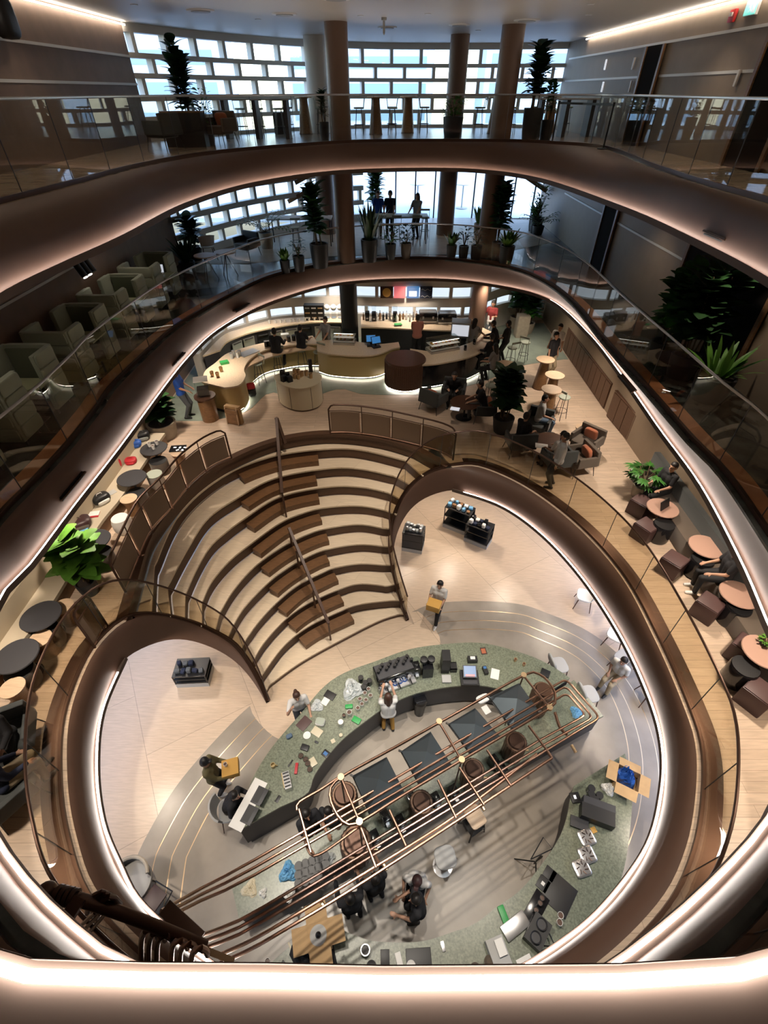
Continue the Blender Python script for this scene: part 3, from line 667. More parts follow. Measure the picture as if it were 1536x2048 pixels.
BDRUM = Proto(mk_drum([(0, 0), (.21, 0), (.235, .10), (.24, .38), (.23, .40), (0, .40)], 'uphb', 'black', .225, .41, 'tub_stool'))
KDRUM = Proto(mk_drum([(0, 0), (.18, 0), (.2, .05), (.2, .40), (.19, .42), (0, .42)], 'blackg', 'black', .185, .43, 'drum_stool'))
def mk_cube():
    t = thing('cube_pouf', '', ''); MB().box(0, 0, .21, .44, .44, .42).build('body', M['plum'], t, sm=True, bev=.03); MB().box(0, 0, .425, .40, .40, .02).build('seat_top', M['plumt'], t, sm=True, bev=.006); return t
CUBE = Proto(mk_cube)
# ---------- plants
def leafblade(b, base, d, ln, wd, droop, n=5, fold=.15):
    d = Vector(d).normalized(); side = d.cross(Vector((0, 0, 1)))
    if side.length < .01: side = Vector((1, 0, 0))
    side.normalize(); up = side.cross(d); o = len(b.v); p = Vector(base); vs = []; fs = []
    for i in range(n+1):
        t = i/n; wv = wd*sin(pi*min(1, (t*.92+.05)))**.8*.5*(1.1-.3*t)
        vs += [p-side*wv+up*fold*wv, p, p+side*wv+up*fold*wv]
        dd = (d-Vector((0, 0, droop*t*2))).normalized(); p = p+dd*(ln/n)
    for i in range(n):
        a = i*3; fs += [(a, a+1, a+4, a+3), (a+1, a+2, a+5, a+4)]
    b.add(vs, fs)
def plant(name, loc, label, h, spread, pot, style, m, seed=1, n=None, lsize=None, group=None, potm='potb', cat='plant'):
    """pot=(radius, height); style: fig (stems with big leaves), bush, sword, palm, monstera"""
    r = random.Random(seed); t = thing(name, label, cat, loc, 0, group); pr, ph = pot
    p_ = MB().lathe([(0, 0), (pr*.78, 0), (pr*.9, ph*.3), (pr, ph*.9), (pr, ph), (pr*.88, ph), (pr*.86, ph-.05), (0, ph-.05)], 24).build('pot', M[potm], t)
    MB().lathe([(0, ph-.06), (pr*.86, ph-.045), (0, ph-.04)], 18).build('soil', M['soil'], t)
    b = MB(); sb = MB(); hh = h-ph
    if style == 'fig':
        k = n or 3
        for i in range(k):
            a = r.uniform(0, 2*pi); top = Vector((cos(a)*spread*.45*r.random(), sin(a)*spread*.45*r.random(), ph+hh*r.uniform(.72, .95)))
            if i == 0: top = Vector((0, 0, ph+hh*.93))
            base = Vector((cos(a)*pr*.3, sin(a)*pr*.3, ph-.05)); sb.tube([base, base.lerp(top, .5)+Vector((r.uniform(-.05, .05), r.uniform(-.05, .05), 0)), top], .02, 6, r1=.01)
            L = (lsize or .34)*1.25; m_ = int(12+hh*9)
            for j in range(m_):
                tt = .28+.72*j/m_; p = base.lerp(top, tt); g = j*2.4+r.random(); e = -.1+.9*tt+r.uniform(-.2, .2)
                leafblade(b, p, (cos(g), sin(g), e), L*r.uniform(.7, 1.1), L*.70, .28)
    elif style == 'bush':
        m_ = n or int(150*spread*spread/.25); L = lsize or .16
        for j in range(m_):
            g = r.uniform(0, 2*pi); z = ph+hh*r.uniform(.02, .92); q = spread*sqrt(max(.05, 1-((z-ph)/hh-.45)**2*2.4))*r.uniform(.35, 1)*.78
            leafblade(b, (q*cos(g), q*sin(g), z), (cos(g), sin(g), r.uniform(-.2, .9)), L*r.uniform(.7, 1.2), L*.5, .3, 3)
        for j in range(5): a = j*1.3; sb.tube([(0, 0, ph-.05), (cos(a)*spread*.4, sin(a)*spread*.4, ph+hh*.6)], .012, 5)
    elif style == 'sword':
        m_ = n or 34; L = lsize or hh
        for j in range(m_):
            g = j*2.4; leafblade(b, (cos(g)*pr*.4, sin(g)*pr*.4, ph-.03), (cos(g)*spread*1.4/max(.1, hh)*r.random(), sin(g)*spread*1.4/max(.1, hh)*r.random(), 1), L*r.uniform(.6, 1.02), .09+.05*r.random(), .25, 5)
    elif style == 'palm':
        m_ = n or 14
        for j in range(m_):
            g = j*2.4; c0 = Vector((0, 0, ph)); el = r.uniform(.5, 1.4); pts = []; p = c0; d = Vector((cos(g), sin(g), el)).normalized()
            for s_ in range(8): pts.append(p); p = p+d*(hh*.95/7*1.05); d = (d-Vector((0, 0, .12))).normalized()
            sb.tube(pts, .007, 4)
            for s_ in range(2, 8):
                for sg in (-1, 1):
                    dd = (pts[min(7, s_)]-pts[s_-1]).normalized(); sd = dd.cross(Vector((0, 0, 1))).normalized()*sg
                    leafblade(b, pts[s_], dd*.6+sd, .24, .045, .35, 3)
    elif style == 'monstera':
        m_ = n or 26; L = lsize or .32
        for j in range(m_):
            g = j*2.4+r.random()*.4; q = spread*r.uniform(.25, .8); z = ph+hh*r.uniform(.35, .9); e = Vector((q*cos(g), q*sin(g), z)); sb.tube([(0, 0, ph-.03), (e.x*.4, e.y*.4, z*.8), e], .008, 4)
            # split leaf: a fan of lobes
            for l_ in range(7):
                a = g+(l_-3)*.42; leafblade(b, e, (cos(a), sin(a), .25-.1*abs(l_-3)), L*(1-.1*abs(l_-3)), L*.24, .35, 3)
    b.build('foliage', M[m], t)
    if sb.v: sb.build('stem', M['stem'], t)
    return t
# ---------- bar: tops traced at their own height
def counter(name, label, cat, front, back, ztop, zbot, topm, frontm, inset=.05, kick=True, th=.05, panels=0, led_m='ledw', n=40):
    f = smooth(front, n); k = smooth(back, n); t = thing(name, label, cat)
    f = atz(f, 0); k = atz(k, 0)
    MB().loft([atz(f, ztop-th), atz(f, ztop), atz(k, ztop), atz(k, ztop-th)], False, True).build('counter_top', M[topm], t)
    # body inset from the top edge
    fi = [p.lerp(q, inset/max(.1, (q-p).length)) for p, q in zip(f, k)]; ki = [q.lerp(p, inset/max(.1, (q-p).length)) for p, q in zip(f, k)]
    fi = fi[:]; zk = zbot+(.10 if kick else 0)
    MB().loft([atz(fi, zk), atz(fi, ztop-th), atz(ki, ztop-th), atz(ki, zk)], False, True).build('body', M[frontm], t)
    if kick:
        fk = [p.lerp(q, (inset+.06)/max(.1, (q-p).length)) for p, q in zip(f, k)]; kk = [q.lerp(p, (inset+.06)/max(.1, (q-p).length)) for p, q in zip(f, k)]
        MB().loft([atz(fk, zbot), atz(fk, zk), atz(kk, zk), atz(kk, zbot)], False, True).build('plinth', M['char'], t)
        if led_m:
            a = [p.lerp(q, (inset+.035)/max(.1, (q-p).length)) for p, q in zip(f, k)]; c = [p.lerp(q, (inset+.055)/max(.1, (q-p).length)) for p, q in zip(f, k)]
            MB().loft([atz(a, zk-.03), atz(a, zk-.01), atz(c, zk-.01), atz(c, zk-.03)], False, True).build('kick_light', M[led_m], t)
    if panels:
        for i in range(panels+1):
            j = min(n-1, int(i*(n-1)/panels)); p = fi[j]; q = ki[j]; d = (p-q).normalized()*.004
            MB().bar((p.x+d.x, p.y+d.y, zk), (p.x+d.x, p.y+d.y, ztop-th), .012).build('panel_joint', M['black'], t, sm=False)
    return t
ZT = Z1+.95
bar_l = counter('bar_counter', 'pale wood curved bar counter with a lower guest shelf, left part of the far bar', 'counter',
        PL([(449, 775), (478, 770), (491, 752), (488, 738), (500, 718), (528, 701), (577, 691), (609, 688), (638, 688)], ZT),
        PL([(404, 764), (410, 742), (430, 726), (452, 708), (482, 697), (520, 687), (560, 680), (600, 675), (625, 671)], ZT), ZT, Z1, 'terr2', 'yellow')
shelf_o = smooth(PL([(492, 741), (505, 731), (547, 714), (593, 704), (632, 699)], ZT-.14), 30); shelf_i = smooth(PL([(478, 738), (492, 721), (528, 704), (577, 694), (609, 691)], ZT-.14), 30)
o = MB().loft([lift(shelf_o, 0), lift(shelf_o, .04), lift(shelf_i, .04), lift(shelf_i, 0)], False, True).build('guest_shelf', M['lightwood'], bar_l)
bar_m = counter('bar_counter', 'mustard fronted bar counter holding the till and pastry case, middle part of the far bar', 'counter',
        PL([(634, 700), (652, 706), (674, 709), (705, 711), (735, 711), (760, 707), (782, 698), (800, 694)], ZT), PL([(634, 682), (655, 680), (680, 680), (705, 682), (735, 686), (757, 688), (780, 686), (797, 684)], ZT), ZT, Z1, 'terr2', 'yellow')
bar_r = counter('bar_counter', 'pale bar counter with a black front curving back towards the far column', 'counter',
        PL([(834, 730), (860, 729), (883, 726), (932, 716), (960, 705), (980, 693), (990, 680), (993, 668)], ZT), PL([(820, 697), (840, 700), (862, 702), (900, 697), (930, 689), (950, 680), (962, 668), (965, 655)], ZT), ZT, Z1, 'terr2', 'blackg')
c = P(811, 717, ZT+.03); dr = thing('display_drum', 'dark fluted round drum with a flat top, in the curve of the far bar', 'drum', (c.x, c.y, Z1))
rr = (P(852, 717, ZT)-P(770, 717, ZT)).length/2
MB().lathe([(0, .0), (rr-.1, 0), (rr-.1, .1), (rr, .1), (rr, .96), (rr-.02, 1.0), (0, 1.0)], 48).build('body', M['woodd'], dr)
for i in range(60): a = 2*pi*i/60; MB().bar((rr*cos(a), rr*sin(a), .12), (rr*cos(a), rr*sin(a), .93), .03).build('flute', M['woodd'], dr, sm=False) if sin(a) < .2 else None
MB().tube([((rr-.05)*cos(2*pi*i/40), (rr-.05)*sin(2*pi*i/40), .07) for i in range(40)], .012, 6, True).build('kick_light', M['led'], dr)
BC_B = offset(BW, -.02)
def sub_curve(u0, u1): return [p for p in BW if u0 <= Q(p.x, p.y, ZT)[0] <= u1]
bcl = counter('back_counter', 'back bar counter with steel fridge doors on the left behind the bar', 'counter', PL([(440, 700), (453, 684), (480, 672), (508, 663), (567, 651), (625, 645), (694, 645)], ZT), PL([(405, 712), (446, 671), (482, 657), (544, 640), (609, 634), (690, 632)], ZT), ZT, Z1, 'terr2', 'char', kick=False)
bcr = counter('back_counter', 'dark back bar counter crowded with bottles on the right of the black column', 'counter', PL([(722, 654), (760, 655), (827, 658), (902, 661), (935, 658)], ZT), PL([(722, 633), (760, 634), (827, 635), (902, 636), (945, 634)], ZT), ZT, Z1, 'terr2', 'black', kick=False)
# fridge doors on the back counters
fc = smooth(PL([(453, 684), (480, 672), (508, 663), (567, 651), (625, 645), (694, 645)], ZT), 100)
for i in range(8):
    a = fc[int(4+i*11.5)]; b_ = fc[int(4+i*11.5+10)]; d = b_-a; n_ = Vector((d.y, -d.x, 0)).normalized(); mid = (a+b_)/2+n_*.0; g = atan2(d.y, d.x)
    f_ = MB().box(0, 0, 0, d.length*.94, .04, .68).build('fridge_door' if i not in (2, 5) else 'oven', M['steel' if i not in (2, 5) else 'blackg'], bcl, (mid.x, mid.y, Z1+.45), g, sm=False)
    MB().box(0, -.04, .30, d.length*.7, .03, .03).build('handle', M['char'], f_, sm=False)
# menu screens
scr = thing('menu_screen_row', 'row of four bright menu screens over the back bar', 'screens', (0, 0, 0))
for i, (u0, u1, mm) in enumerate(((760, 787, 'bronze'), (787, 812, 'pink'), (813, 839, 'screen'), (839, 866, 'shirtn'))):
    a = P(u0, 597, 5.28+.0); b_ = P(u1, 597, 5.28); yy = min(p.y for p in BW if -.6 < p.x < 2.6)-.05
    def atY(u, v):
        A_ = (u-768)/FPX; B_ = (1024-v)/FPX; dx, dy, dz = A_, cos(PITCH)+B_*sin(PITCH), -sin(PITCH)+B_*cos(PITCH); t = yy/dy; return Vector((dx*t, yy, ZCAM+dz*t))
    lo = atY(u0, 596); hi = atY(u1, 573)
    s_ = MB().box((lo.x+hi.x)/2, yy, (lo.z+hi.z)/2, hi.x-lo.x-.02, .05, hi.z-lo.z).build('screen', M[mm], scr, sm=False)
    cx_, cz_ = (lo.x+hi.x)/2, (lo.z+hi.z)/2
    if i == 0: MB().lathe([(0, 0), (.17, 0), (.17, .01), (0, .02)], 16, 0, 0, 0, Matrix.Rotation(pi/2, 3, 'X')).build('pizza_picture', M['cardy'], s_, (cx_, yy-.03, cz_))
    if i == 2: MB().box(cx_, yy-.032, cz_-.05, .3, .01, .2).build('picture', M['screenw'], s_, sm=False)
    if i == 3:
        for q in (-.15, .1): MB().tube([(cx_-.2+.05*j, yy-.03, cz_+q+.03*sin(j*1.57)) for j in range(9)], .012, 4).build('wave_picture', M['grey'], s_)
# island
isl = [P(548, 752, ZT-.08), P(565, 770, ZT-.08), P(600, 777, ZT-.08), P(635, 768, ZT-.08), P(643, 750, ZT-.08), P(620, 742, ZT-.08), P(580, 742, ZT-.08)]
ic = smooth(isl, 36, True); it_ = thing('display_island', 'cream oval display island with wares on top, in front of the seated guests', 'island', (0, 0, 0))
MB().prism([(p.x, p.y) for p in ic], ZT-.12, ZT-.08).build('counter_top', M['creamp'], it_, sm=False)
ic2 = offset(ic, .03, True); MB().prism([(p.x, p.y) for p in ic2], Z1+.06, ZT-.12).build('body', M['creamp'], it_)
MB().prism([(p.x, p.y) for p in offset(ic, .08, True)], Z1, Z1+.06).build('plinth', M['woodd'], it_)
for j in (2, 8, 14, 20, 26, 32): p = ic2[j]; MB().bar((p.x, p.y, Z1+.07), (p.x, p.y, ZT-.12), .012).build('panel_joint', M['black'], it_, sm=False)
ap = P(597, 783, Z1+.7)
# green stone floor around the bar
gf = PL([(372, 842), (430, 840), (495, 822), (541, 785), (600, 800), (678, 778), (723, 788), (800, 790), (876, 787), (960, 765), (1013, 744), (1045, 731), (1127, 719)], Z1)
poly = [(p.x, p.y) for p in smooth(gf, 50)]+[(7.3, gf[-1].y), (7.3, 22), (-6.0, 20.5), (-7.3, 19), (-7.3, gf[0].y)]
struct('trim_30', MB().prism(poly, Z1, Z1+.006), M['green_floor'], sm=False)
# ---------- things on the counters
def small(name, mb_list, label, cat, loc, rz=0, group=None):
    t = thing(name, label, cat, loc, rz, group)
    for nm, b, m in mb_list: b.build(nm, M[m], t)
    return t
def mk_bottle(m, h=.28, r=.035):
    def f():
        t = thing('bottle', '', ''); MB().lathe([(0, 0), (r, 0), (r, h*.62), (r*.35, h*.78), (r*.35, h*.95), (0, h*.95)], 12).build('body', M[m], t); MB().cyl(0, 0, h*.95, h, r*.42, n=10).build('cap', M['black'], t); return t
    return f
BOT = {m: Proto(mk_bottle(m)) for m in ('wood', 'black', 'sage', 'steel', 'white')}
def mk_cup(m, h=.1, r=.04):
    def f():
        t = thing('cup', '', ''); MB().lathe([(0, 0), (r*.75, 0), (r, h), (r*.9, h), (r*.68, .01), (0, .01)], 14).build('body', M[m], t); MB().lathe([(0, h*.8), (r*.88, h*.8), (0, h*.81)], 12).build('coffee', M['woodd'], t); return t
    return f
CUPW = Proto(mk_cup('white')); CUPK = Proto(mk_cup('black')); CUPC = Proto(mk_cup('card'))
def mk_jar(m, r=.07, h=.2, lid='black'):
    def f():
        t = thing('jar', '', ''); MB().lathe([(0, 0), (r, 0), (r, h*.85), (0, h*.85)], 14).build('body', M[m], t); MB().cyl(0, 0, h*.85, h, r*1.03, n=14).build('lid', M[lid], t); return t
    return f
JARK = Proto(mk_jar('blackg')); JARS = Proto(mk_jar('steel', .06, .16, 'steel')); JARC = Proto(mk_jar('clearp', .055, .2, 'steel'))
def mk_machine():
    t = thing('espresso_machine', '', '')
    MB().box(0, 0, .24, .72, .46, .30).build('body', M['blackg'], t, sm=True, bev=.03); MB().box(0, -.02, .06, .70, .44, .08).build('drip_tray', M['steel'], t, sm=True, bev=.01)
    for i in (-.2, .2):
        g = MB().cyl(i, -.27, .20, .28, .035, n=12).build('group_head', M['steel'], t); MB().tube([(i, -.29, .2), (i, -.42, .19)], .014, 6).build('handle', M['black'], g)
    MB().box(0, 0, .405, .66, .40, .03).build('cup_rail', M['steel'], t, sm=False); return t
MACH = Proto(mk_machine)
def mk_grinder():
    t = thing('coffee_grinder', '', ''); MB().box(0, 0, .17, .18, .24, .34).build('body', M['blackg'], t, sm=True, bev=.02); MB().lathe([(.05, .34), (.10, .5), (.10, .56), (0, .57)], 16).build('hopper', M['clear'], t)
    MB().box(0, -.15, .12, .08, .08, .03).build('spout', M['steel'], t, sm=False); return t
GRIN = Proto(mk_grinder)
def mk_till():
    t = thing('till', '', ''); MB().box(0, 0, .02, .3, .26, .04).build('base', M['black'], t, sm=True, bev=.01); MB().box(0, .04, .14, .05, .05, .22).build('stand', M['black'], t, sm=False)
    b = MB().box(0, 0, 0, .36, .025, .26, 0, -.5); b.v = [(x, y, z+.26) for x, y, z in b.v]; s_ = b.build('screen_frame', M['black'], t, sm=False)
    b = MB().box(0, 0, 0, .32, .006, .22, 0, -.5); b.v = [(x, y-.015, z+.267) for x, y, z in b.v]; b.build('screen_face', M['screen'], s_, sm=False); return t
TILL = Proto(mk_till)
def on(u, v, z): return P(u, v, z)
bk = [(BOT['black'], 'bottle'), (BOT['wood'], 'bottle'), (BOT['steel'], 'bottle'), (BOT['white'], 'bottle')]
rb = random.Random(3)
for i in range(26):
    u = 727+i*6.6; v = 641+rb.uniform(-3, 3); k = rb.randrange(4)
    lab = ['small black bottle', 'small brown bottle', 'small steel bottle', 'small white bottle'][k]+' among the clutter on the right back counter'
    bk[k][0](on(u, v, ZT), 0, lab, 'bottle', ['black', 'brown', 'steel', 'white'][k]+' bottles on the right back counter', sc=rb.uniform(.9, 1.35))
for i in range(12):
    u = 540+i*10+rb.uniform(-2, 2); CUPW(on(u, 647-(u-540)*.07, ZT), 0, 'small white cup on the left back counter', 'cup', 'white cups on the left back counter', sc=1.3)
for i, u in enumerate((655, 668, 681)):
    p = on(u, 636, ZT); t = thing('glass_dispenser', 'tall glass dispenser with a white dome on the left back counter, %s' % ('nearest the shelf', 'middle one of three', 'nearest the black column')[i], 'dispenser', p)
    MB().lathe([(.09, 0), (.09, .3)], 14).build('glass_body', M['clear'], t); MB().ball(0, 0, .42, .12).build('dome', M['white'], t); MB().cyl(0, 0, -.0, .03, .1).build('base', M['steel'], t)
t = thing('shelf_unit', 'black pigeonhole shelf with goods on the left back counter', 'shelf', on(630, 638, ZT))
MB().box(0, 0, .29, .8, .3, .58).build('case', M['black'], t, sm=False)
for i in range(3):
    for j in range(3): MB().box(-.26+.26*i, -.15, .1+.19*j, .18, .03, .05).build('goods', M[('white', 'card', 'pale')[(i+j) % 3]], t, sm=False)
MACH(on(893, 645, ZT), 0, 'black espresso machine at the right end of the right back counter', 'coffee machine'); MACH(on(855, 643, ZT), 0, 'black espresso machine beside the one at the end, right back counter', 'coffee machine')
for i, (u, v) in enumerate(((735, 640), (748, 641), (790, 641))): GRIN(on(u, v, ZT), 0, 'black coffee grinder on the right back counter, %s' % ('next to the black column', 'second from the black column', 'under the pink menu screen')[i], 'grinder')
o = MB().box(0, 0, .05, .3, .2, .03, 0).build('green_tray', M['greenp'], None, on(796, 651, ZT), .2, sm=True, bev=.01); tag(o, 'bright green tray lying on the right back counter', 'tray')
def pastry_case(p, rz, w_, label):
    t = thing('pastry_case', label, 'display case', p, rz)
    MB().box(0, 0, .04, w_, .5, .08).build('base', M['steel'], t, sm=False)
    for z in (.10, .26): MB().box(0, 0, z, w_-.03, .46, .012).build('shelf', M['white'], t, sm=False)
    MB().box(0, 0, .24, w_, .5, .34).build('glass_box', M['clear'], t, sm=False); MB().box(0, .0, .425, w_, .5, .015).build('lid', M['clear'], t, sm=False)
    MB().box(0, -.2, .40, w_-.1, .02, .01).build('light', M['lamp'], t, sm=False)
    for i in range(int(w_/.14)):
        for j, z in enumerate((.11, .27)): MB().pillow(-w_/2+.12+i*.14, .0, z+.03, .10, .2, .06, e=.8).build('pastry', M[('card', 'cardy', 'orange', 'creamp')[(i+j) % 4]], t)
    return t
pastry_case(on(885, 699, ZT), heading(853, 703, 915, 692, ZT), 1.15, 'lit glass pastry case with cakes on the black fronted counter')
pastry_case(on(690, 685, ZT), heading(660, 681, 705, 683, ZT), .8, 'glass pastry case on the mustard fronted counter')
t = small('wall_oven', [('body', MB().box(0, 0, .3, .7, .5, .55), 'steel'), ('glass_front', MB().box(0, -.26, .3, .62, .02, .4), 'screenw')], 'white lit glass-front oven behind the black fronted counter', 'oven', on(920, 672, ZT), -.2)
TILL(on(742, 691, ZT), .1, 'black till with screen on the mustard counter, the left one', 'till'); TILL(on(752, 694, ZT), .4, 'black till with screen on the mustard counter, the right one', 'till')
for i, (u, v) in enumerate(((578, 683), (588, 681), (597, 680), (606, 679), (533, 693), (540, 692))):
    JARK(on(u, v, ZT), 0, 'black lidded jar on the pale curved bar', 'jar', 'black jars on the pale curved bar')
for i, (u, v) in enumerate(((552, 684), (468, 712), (476, 715), (464, 717), (480, 712))): JARC(on(u, v, ZT), 0, 'clear glass jar on the pale curved bar', 'jar', 'clear jars on the pale curved bar')
tag(MB().box(0, 0, .1, .3, .22, .2).build('plastic_box', M['clearp'], None, on(571, 678, ZT), .2, sm=True, bev=.02), 'pale plastic box on the pale curved bar behind the seated guests', 'box')
tag(MB().box(0, 0, .04, .28, .2, .08).build('box', M['greenp'], None, on(449, 727, ZT), .5, sm=False), 'small green box on the left end of the curved bar', 'box')
tag(MB().box(0, 0, .01, .7, .4, .03).build('sink', M['steel'], None, on(497, 706, ZT), heading(482, 712, 520, 697, ZT), sm=False), 'steel sink set in the curved bar top', 'sink')
for i, (u, v) in enumerate(((425, 752), (436, 754), (443, 743))): CUPC(on(u, v, ZT), 0, 'brown paper cup on the left end of the curved bar', 'cup', 'brown cups on the left end of the bar', sc=1.6)
GRIN(on(930, 700, ZT), 0, 'black pour-over stand on the black fronted counter, left one', 'stand', sc=.5); GRIN(on(948, 688, ZT), 0, 'black pour-over stand on the black fronted counter, right one', 'stand', sc=.5)
# wares on the island
zi = ZT-.08
for i, (u, v, m_) in enumerate(((566, 752, 'blackg'), (575, 756, 'blackg'), (580, 763, 'black'), (568, 762, 'black'))):
    tag(MB().box(0, 0, .09, .16, .14, .18).build('gift_box', M[m_], None, on(u, v, zi), i*.3, sm=False), 'black gift box on the left half of the cream island', 'box', 'black gift boxes on the cream island')
for i, (u, v) in enumerate(((590, 748), (597, 748), (590, 757), (597, 758), (604, 752), (613, 751), (622, 756))):
    Cc = CUPC(on(u, v, zi), 0, 'gold coloured mug on the right half of the cream island', 'mug', 'gold mugs on the cream island', sc=1.7)
tag(MB().box(0, 0, .012, .3, .24, .02).build('tray', M['brass'], None, on(594, 753, zi), .3, sm=False), 'gold tray under the mugs on the cream island', 'tray')
tag(MB().box(0, 0, .22, .12, .1, .44).build('brewer', M['black'], None, on(622, 744, zi), .3, sm=True, bev=.01), 'tall black brewer on the right end of the cream island', 'brewer')
# stools round the bar
for i, (u, v, rz, lb) in enumerate(((560, 748, 2.9, 'under the left seated guest in black'), (607, 738, 2.9, 'under the right seated guest in black'), (640, 742, 2.6, 'empty, right of the seated guests'), (522, 766, 2.3, 'empty, left of the seated guests by the pale bar'))):
    STOOL(P(u, v, Z1), rz, 'sage bar stool with thin legs, '+lb, 'stool')
for i, (u, v, rz, lb) in enumerate(((965, 770, .6, 'at the black counter behind the armchair'), (975, 812, .3, 'just left of the chair with a jacket'), (1028, 800, -.9, 'between the two groups of high tables'), (1018, 733, .4, 'under the wall counter group, left'), (1044, 722, -.6, 'with curved back near the standing men'), (1118, 836, -1.0, 'right of the nearest high table, by the cabinets'))):
    STOOL(P(u, v, Z1), rz, 'sage bar stool with low back, '+lb, 'stool')
for u, v, lb in ((1078, 775, 'farthest of the three in a row'), (1095, 808, 'middle of the three in a row'), (1088, 838, 'nearest of the three in a row'), (1002, 785, 'beside the woman on a stool')):
    HTABLE(P(u, v, Z1), 0, 'tall round table with pale wood top, '+lb, 'table')
# wooden shop fitting by the left end of the bar
tb = thing('tasting_cart', 'round walnut drum cart with a clear display cover at the left end of the bar', 'cart', P(422, 838, Z1), .3)
MB().lathe([(0, 0), (.26, 0), (.26, .8), (0, .8)], 24).build('body', M['wood'], tb); MB().lathe([(0, .8), (.33, .8), (.33, .84), (0, .84)], 24).build('top', M['woodd'], tb)
MB().box(0, 0, 1.0, .34, .3, .2).build('beans', M['blackg'], tb, sm=False); MB().box(0, 0, 1.12, .4, .36, .5).build('cover', M['clear'], tb, sm=False); MB().box(0, 0, 1.38, .42, .38, .02).build('lid', M['white'], tb, sm=False)
tb = thing('wooden_crate', 'light wood crate standing on edge in front of the bar end', 'crate', P(472, 845, Z1), -.3)
MB().box(0, 0, .3, .5, .14, .6).build('box', M['card'], tb, sm=False); MB().box(0, -.1, .27, .42, .1, .5).build('board', M['wood'], tb, sm=False)
for sx in (-1, 1): MB().bar((sx*.2, -.16, 0), (sx*.2, -.12, .62), .03).build('leg', M['lightwood'], tb, sm=False)
tb = thing('backpack', 'red and black backpack hanging by the left bar end', 'bag', P(505, 792, Z1), .4)
MB().pillow(0, 0, .24, .3, .22, .46, e=.5).build('body', M['black'], tb); MB().pillow(0, -.05, .40, .28, .2, .2, e=.5).build('flap', M['red'], tb); MB().pillow(0, -.12, .18, .24, .1, .2, e=.5).build('pocket', M['black'], tb)
# ---------- lounge by the stair top: dark armchairs round two tables
for pr, u, v, rz, lb in ((ARMD, 866, 818, -.7, 'dark grey armchair with a rust cushion left of the round table'), (ARMN, 905, 805, 2.9, 'dark armchair with the resting person'), (ARMD, 965, 838, 1.5, 'dark armchair beside the big leafy plant, tucked under its leaves'), (ARMC, 1165, 905, 2.3, 'brown armchair with rust cushion, the farther of the two by the cabinets'), (ARMC, 1152, 940, 1.8, 'brown armchair with rust cushion, the nearer of the two by the cabinets'), (ARMN, 1070, 868, 2.6, 'dark armchair under the man in jeans'), (ARMN, 1035, 905, .1, 'dark armchair under the person in black and white'), (ARMN, 1108, 940, .2, 'dark armchair under the person in a patterned shirt')):
    pr(P(u, v, Z1), rz, lb, 'armchair')
LT(P(927, 835, Z1), 0, 'dark round table with a tablet, left of the big plant', 'table'); LT(P(1094, 915, Z1), 0, 'dark round table with papers, between the seated people', 'table')
def flat(name, u, v, z, sx, sy, h, m, rz, label, cat, bev=.004, group=None):
    o = MB().box(0, 0, h/2, sx, sy, h).build(name, M[m], None, P(u, v, z), rz, sm=bev > 0, bev=bev); tag(o, label, cat, group); return o
flat('tablet', 910, 818, Z1+.56, .28, .2, .012, 'screenw', -.3, 'white tablet on the round table left of the big plant', 'tablet')
flat('paper', 1083, 892, Z1+.56, .34, .24, .006, 'white', -.25, 'white papers on the round table between the seated people', 'paper')
SPOUF(P(863, 812, Z1+.0), 0, 'small grey round pouf in front of the rust cushioned armchair', 'pouf'); WDRUM(P(1157, 880, Z1), 0, 'dark drum stool beside the farther brown armchair', 'stool')
plant('leafy_plant', P(1003, 862, Z1), 'large dark leafy plant between the two lounge tables', 2.1, .75, (.32, .5), 'fig', 'leafd', 4, 9, .34)
plant('leafy_plant', P(1030, 655, Z1), 'bushy fig tree behind the far bar end, nearest the column', 2.4, .9, (.3, .5), 'fig', 'leaf', 5, 8, .36, potm='potw')
plant('leafy_plant', P(1052, 665, Z1), 'bushy fig tree behind the far bar end, to the right', 1.9, .7, (.3, .45), 'fig', 'leaf', 6, 6, .34, potm='potw')
tag(MB().box(0, 0, .45, .5, .5, .9).build('planter_cabinet', M['potw'], None, P(1040, 672, Z1), 0, sm=True, bev=.02), 'pale stone planter block under the far fig trees', 'planter')
# walnut cabinets on the right
A0, A1 = P(1126, 700, Z1), P(1207, 818, Z1); B0, B1 = P(1213, 832, Z1), P(1282, 916, Z1)
for a, b_, lb in ((A0, A1, 'long slatted walnut cabinet along the right wall, the farther one'), (B0, B1, 'shorter slatted walnut cabinet along the right wall, the nearer one')):
    t = thing('wall_cabinet', lb, 'cabinet'); d = b_-a; ln = d.length; g = atan2(d.y, d.x); t.location = (a+b_)/2; t.rotation_euler = (0, 0, g)
    MB().box(0, .25, .44, ln, .5, .88).build('body', M['woodd'], t, sm=False); MB().box(0, .25, .9, ln+.02, .54, .04).build('top', M['woodd'], t, sm=False)
    k = int(ln/.42)
    for i in range(k): MB().box(-ln/2+(i+.5)*ln/k, -.012, .45, ln/k-.03, .03, .82).build('door_panel', M['riser'], t, sm=False)
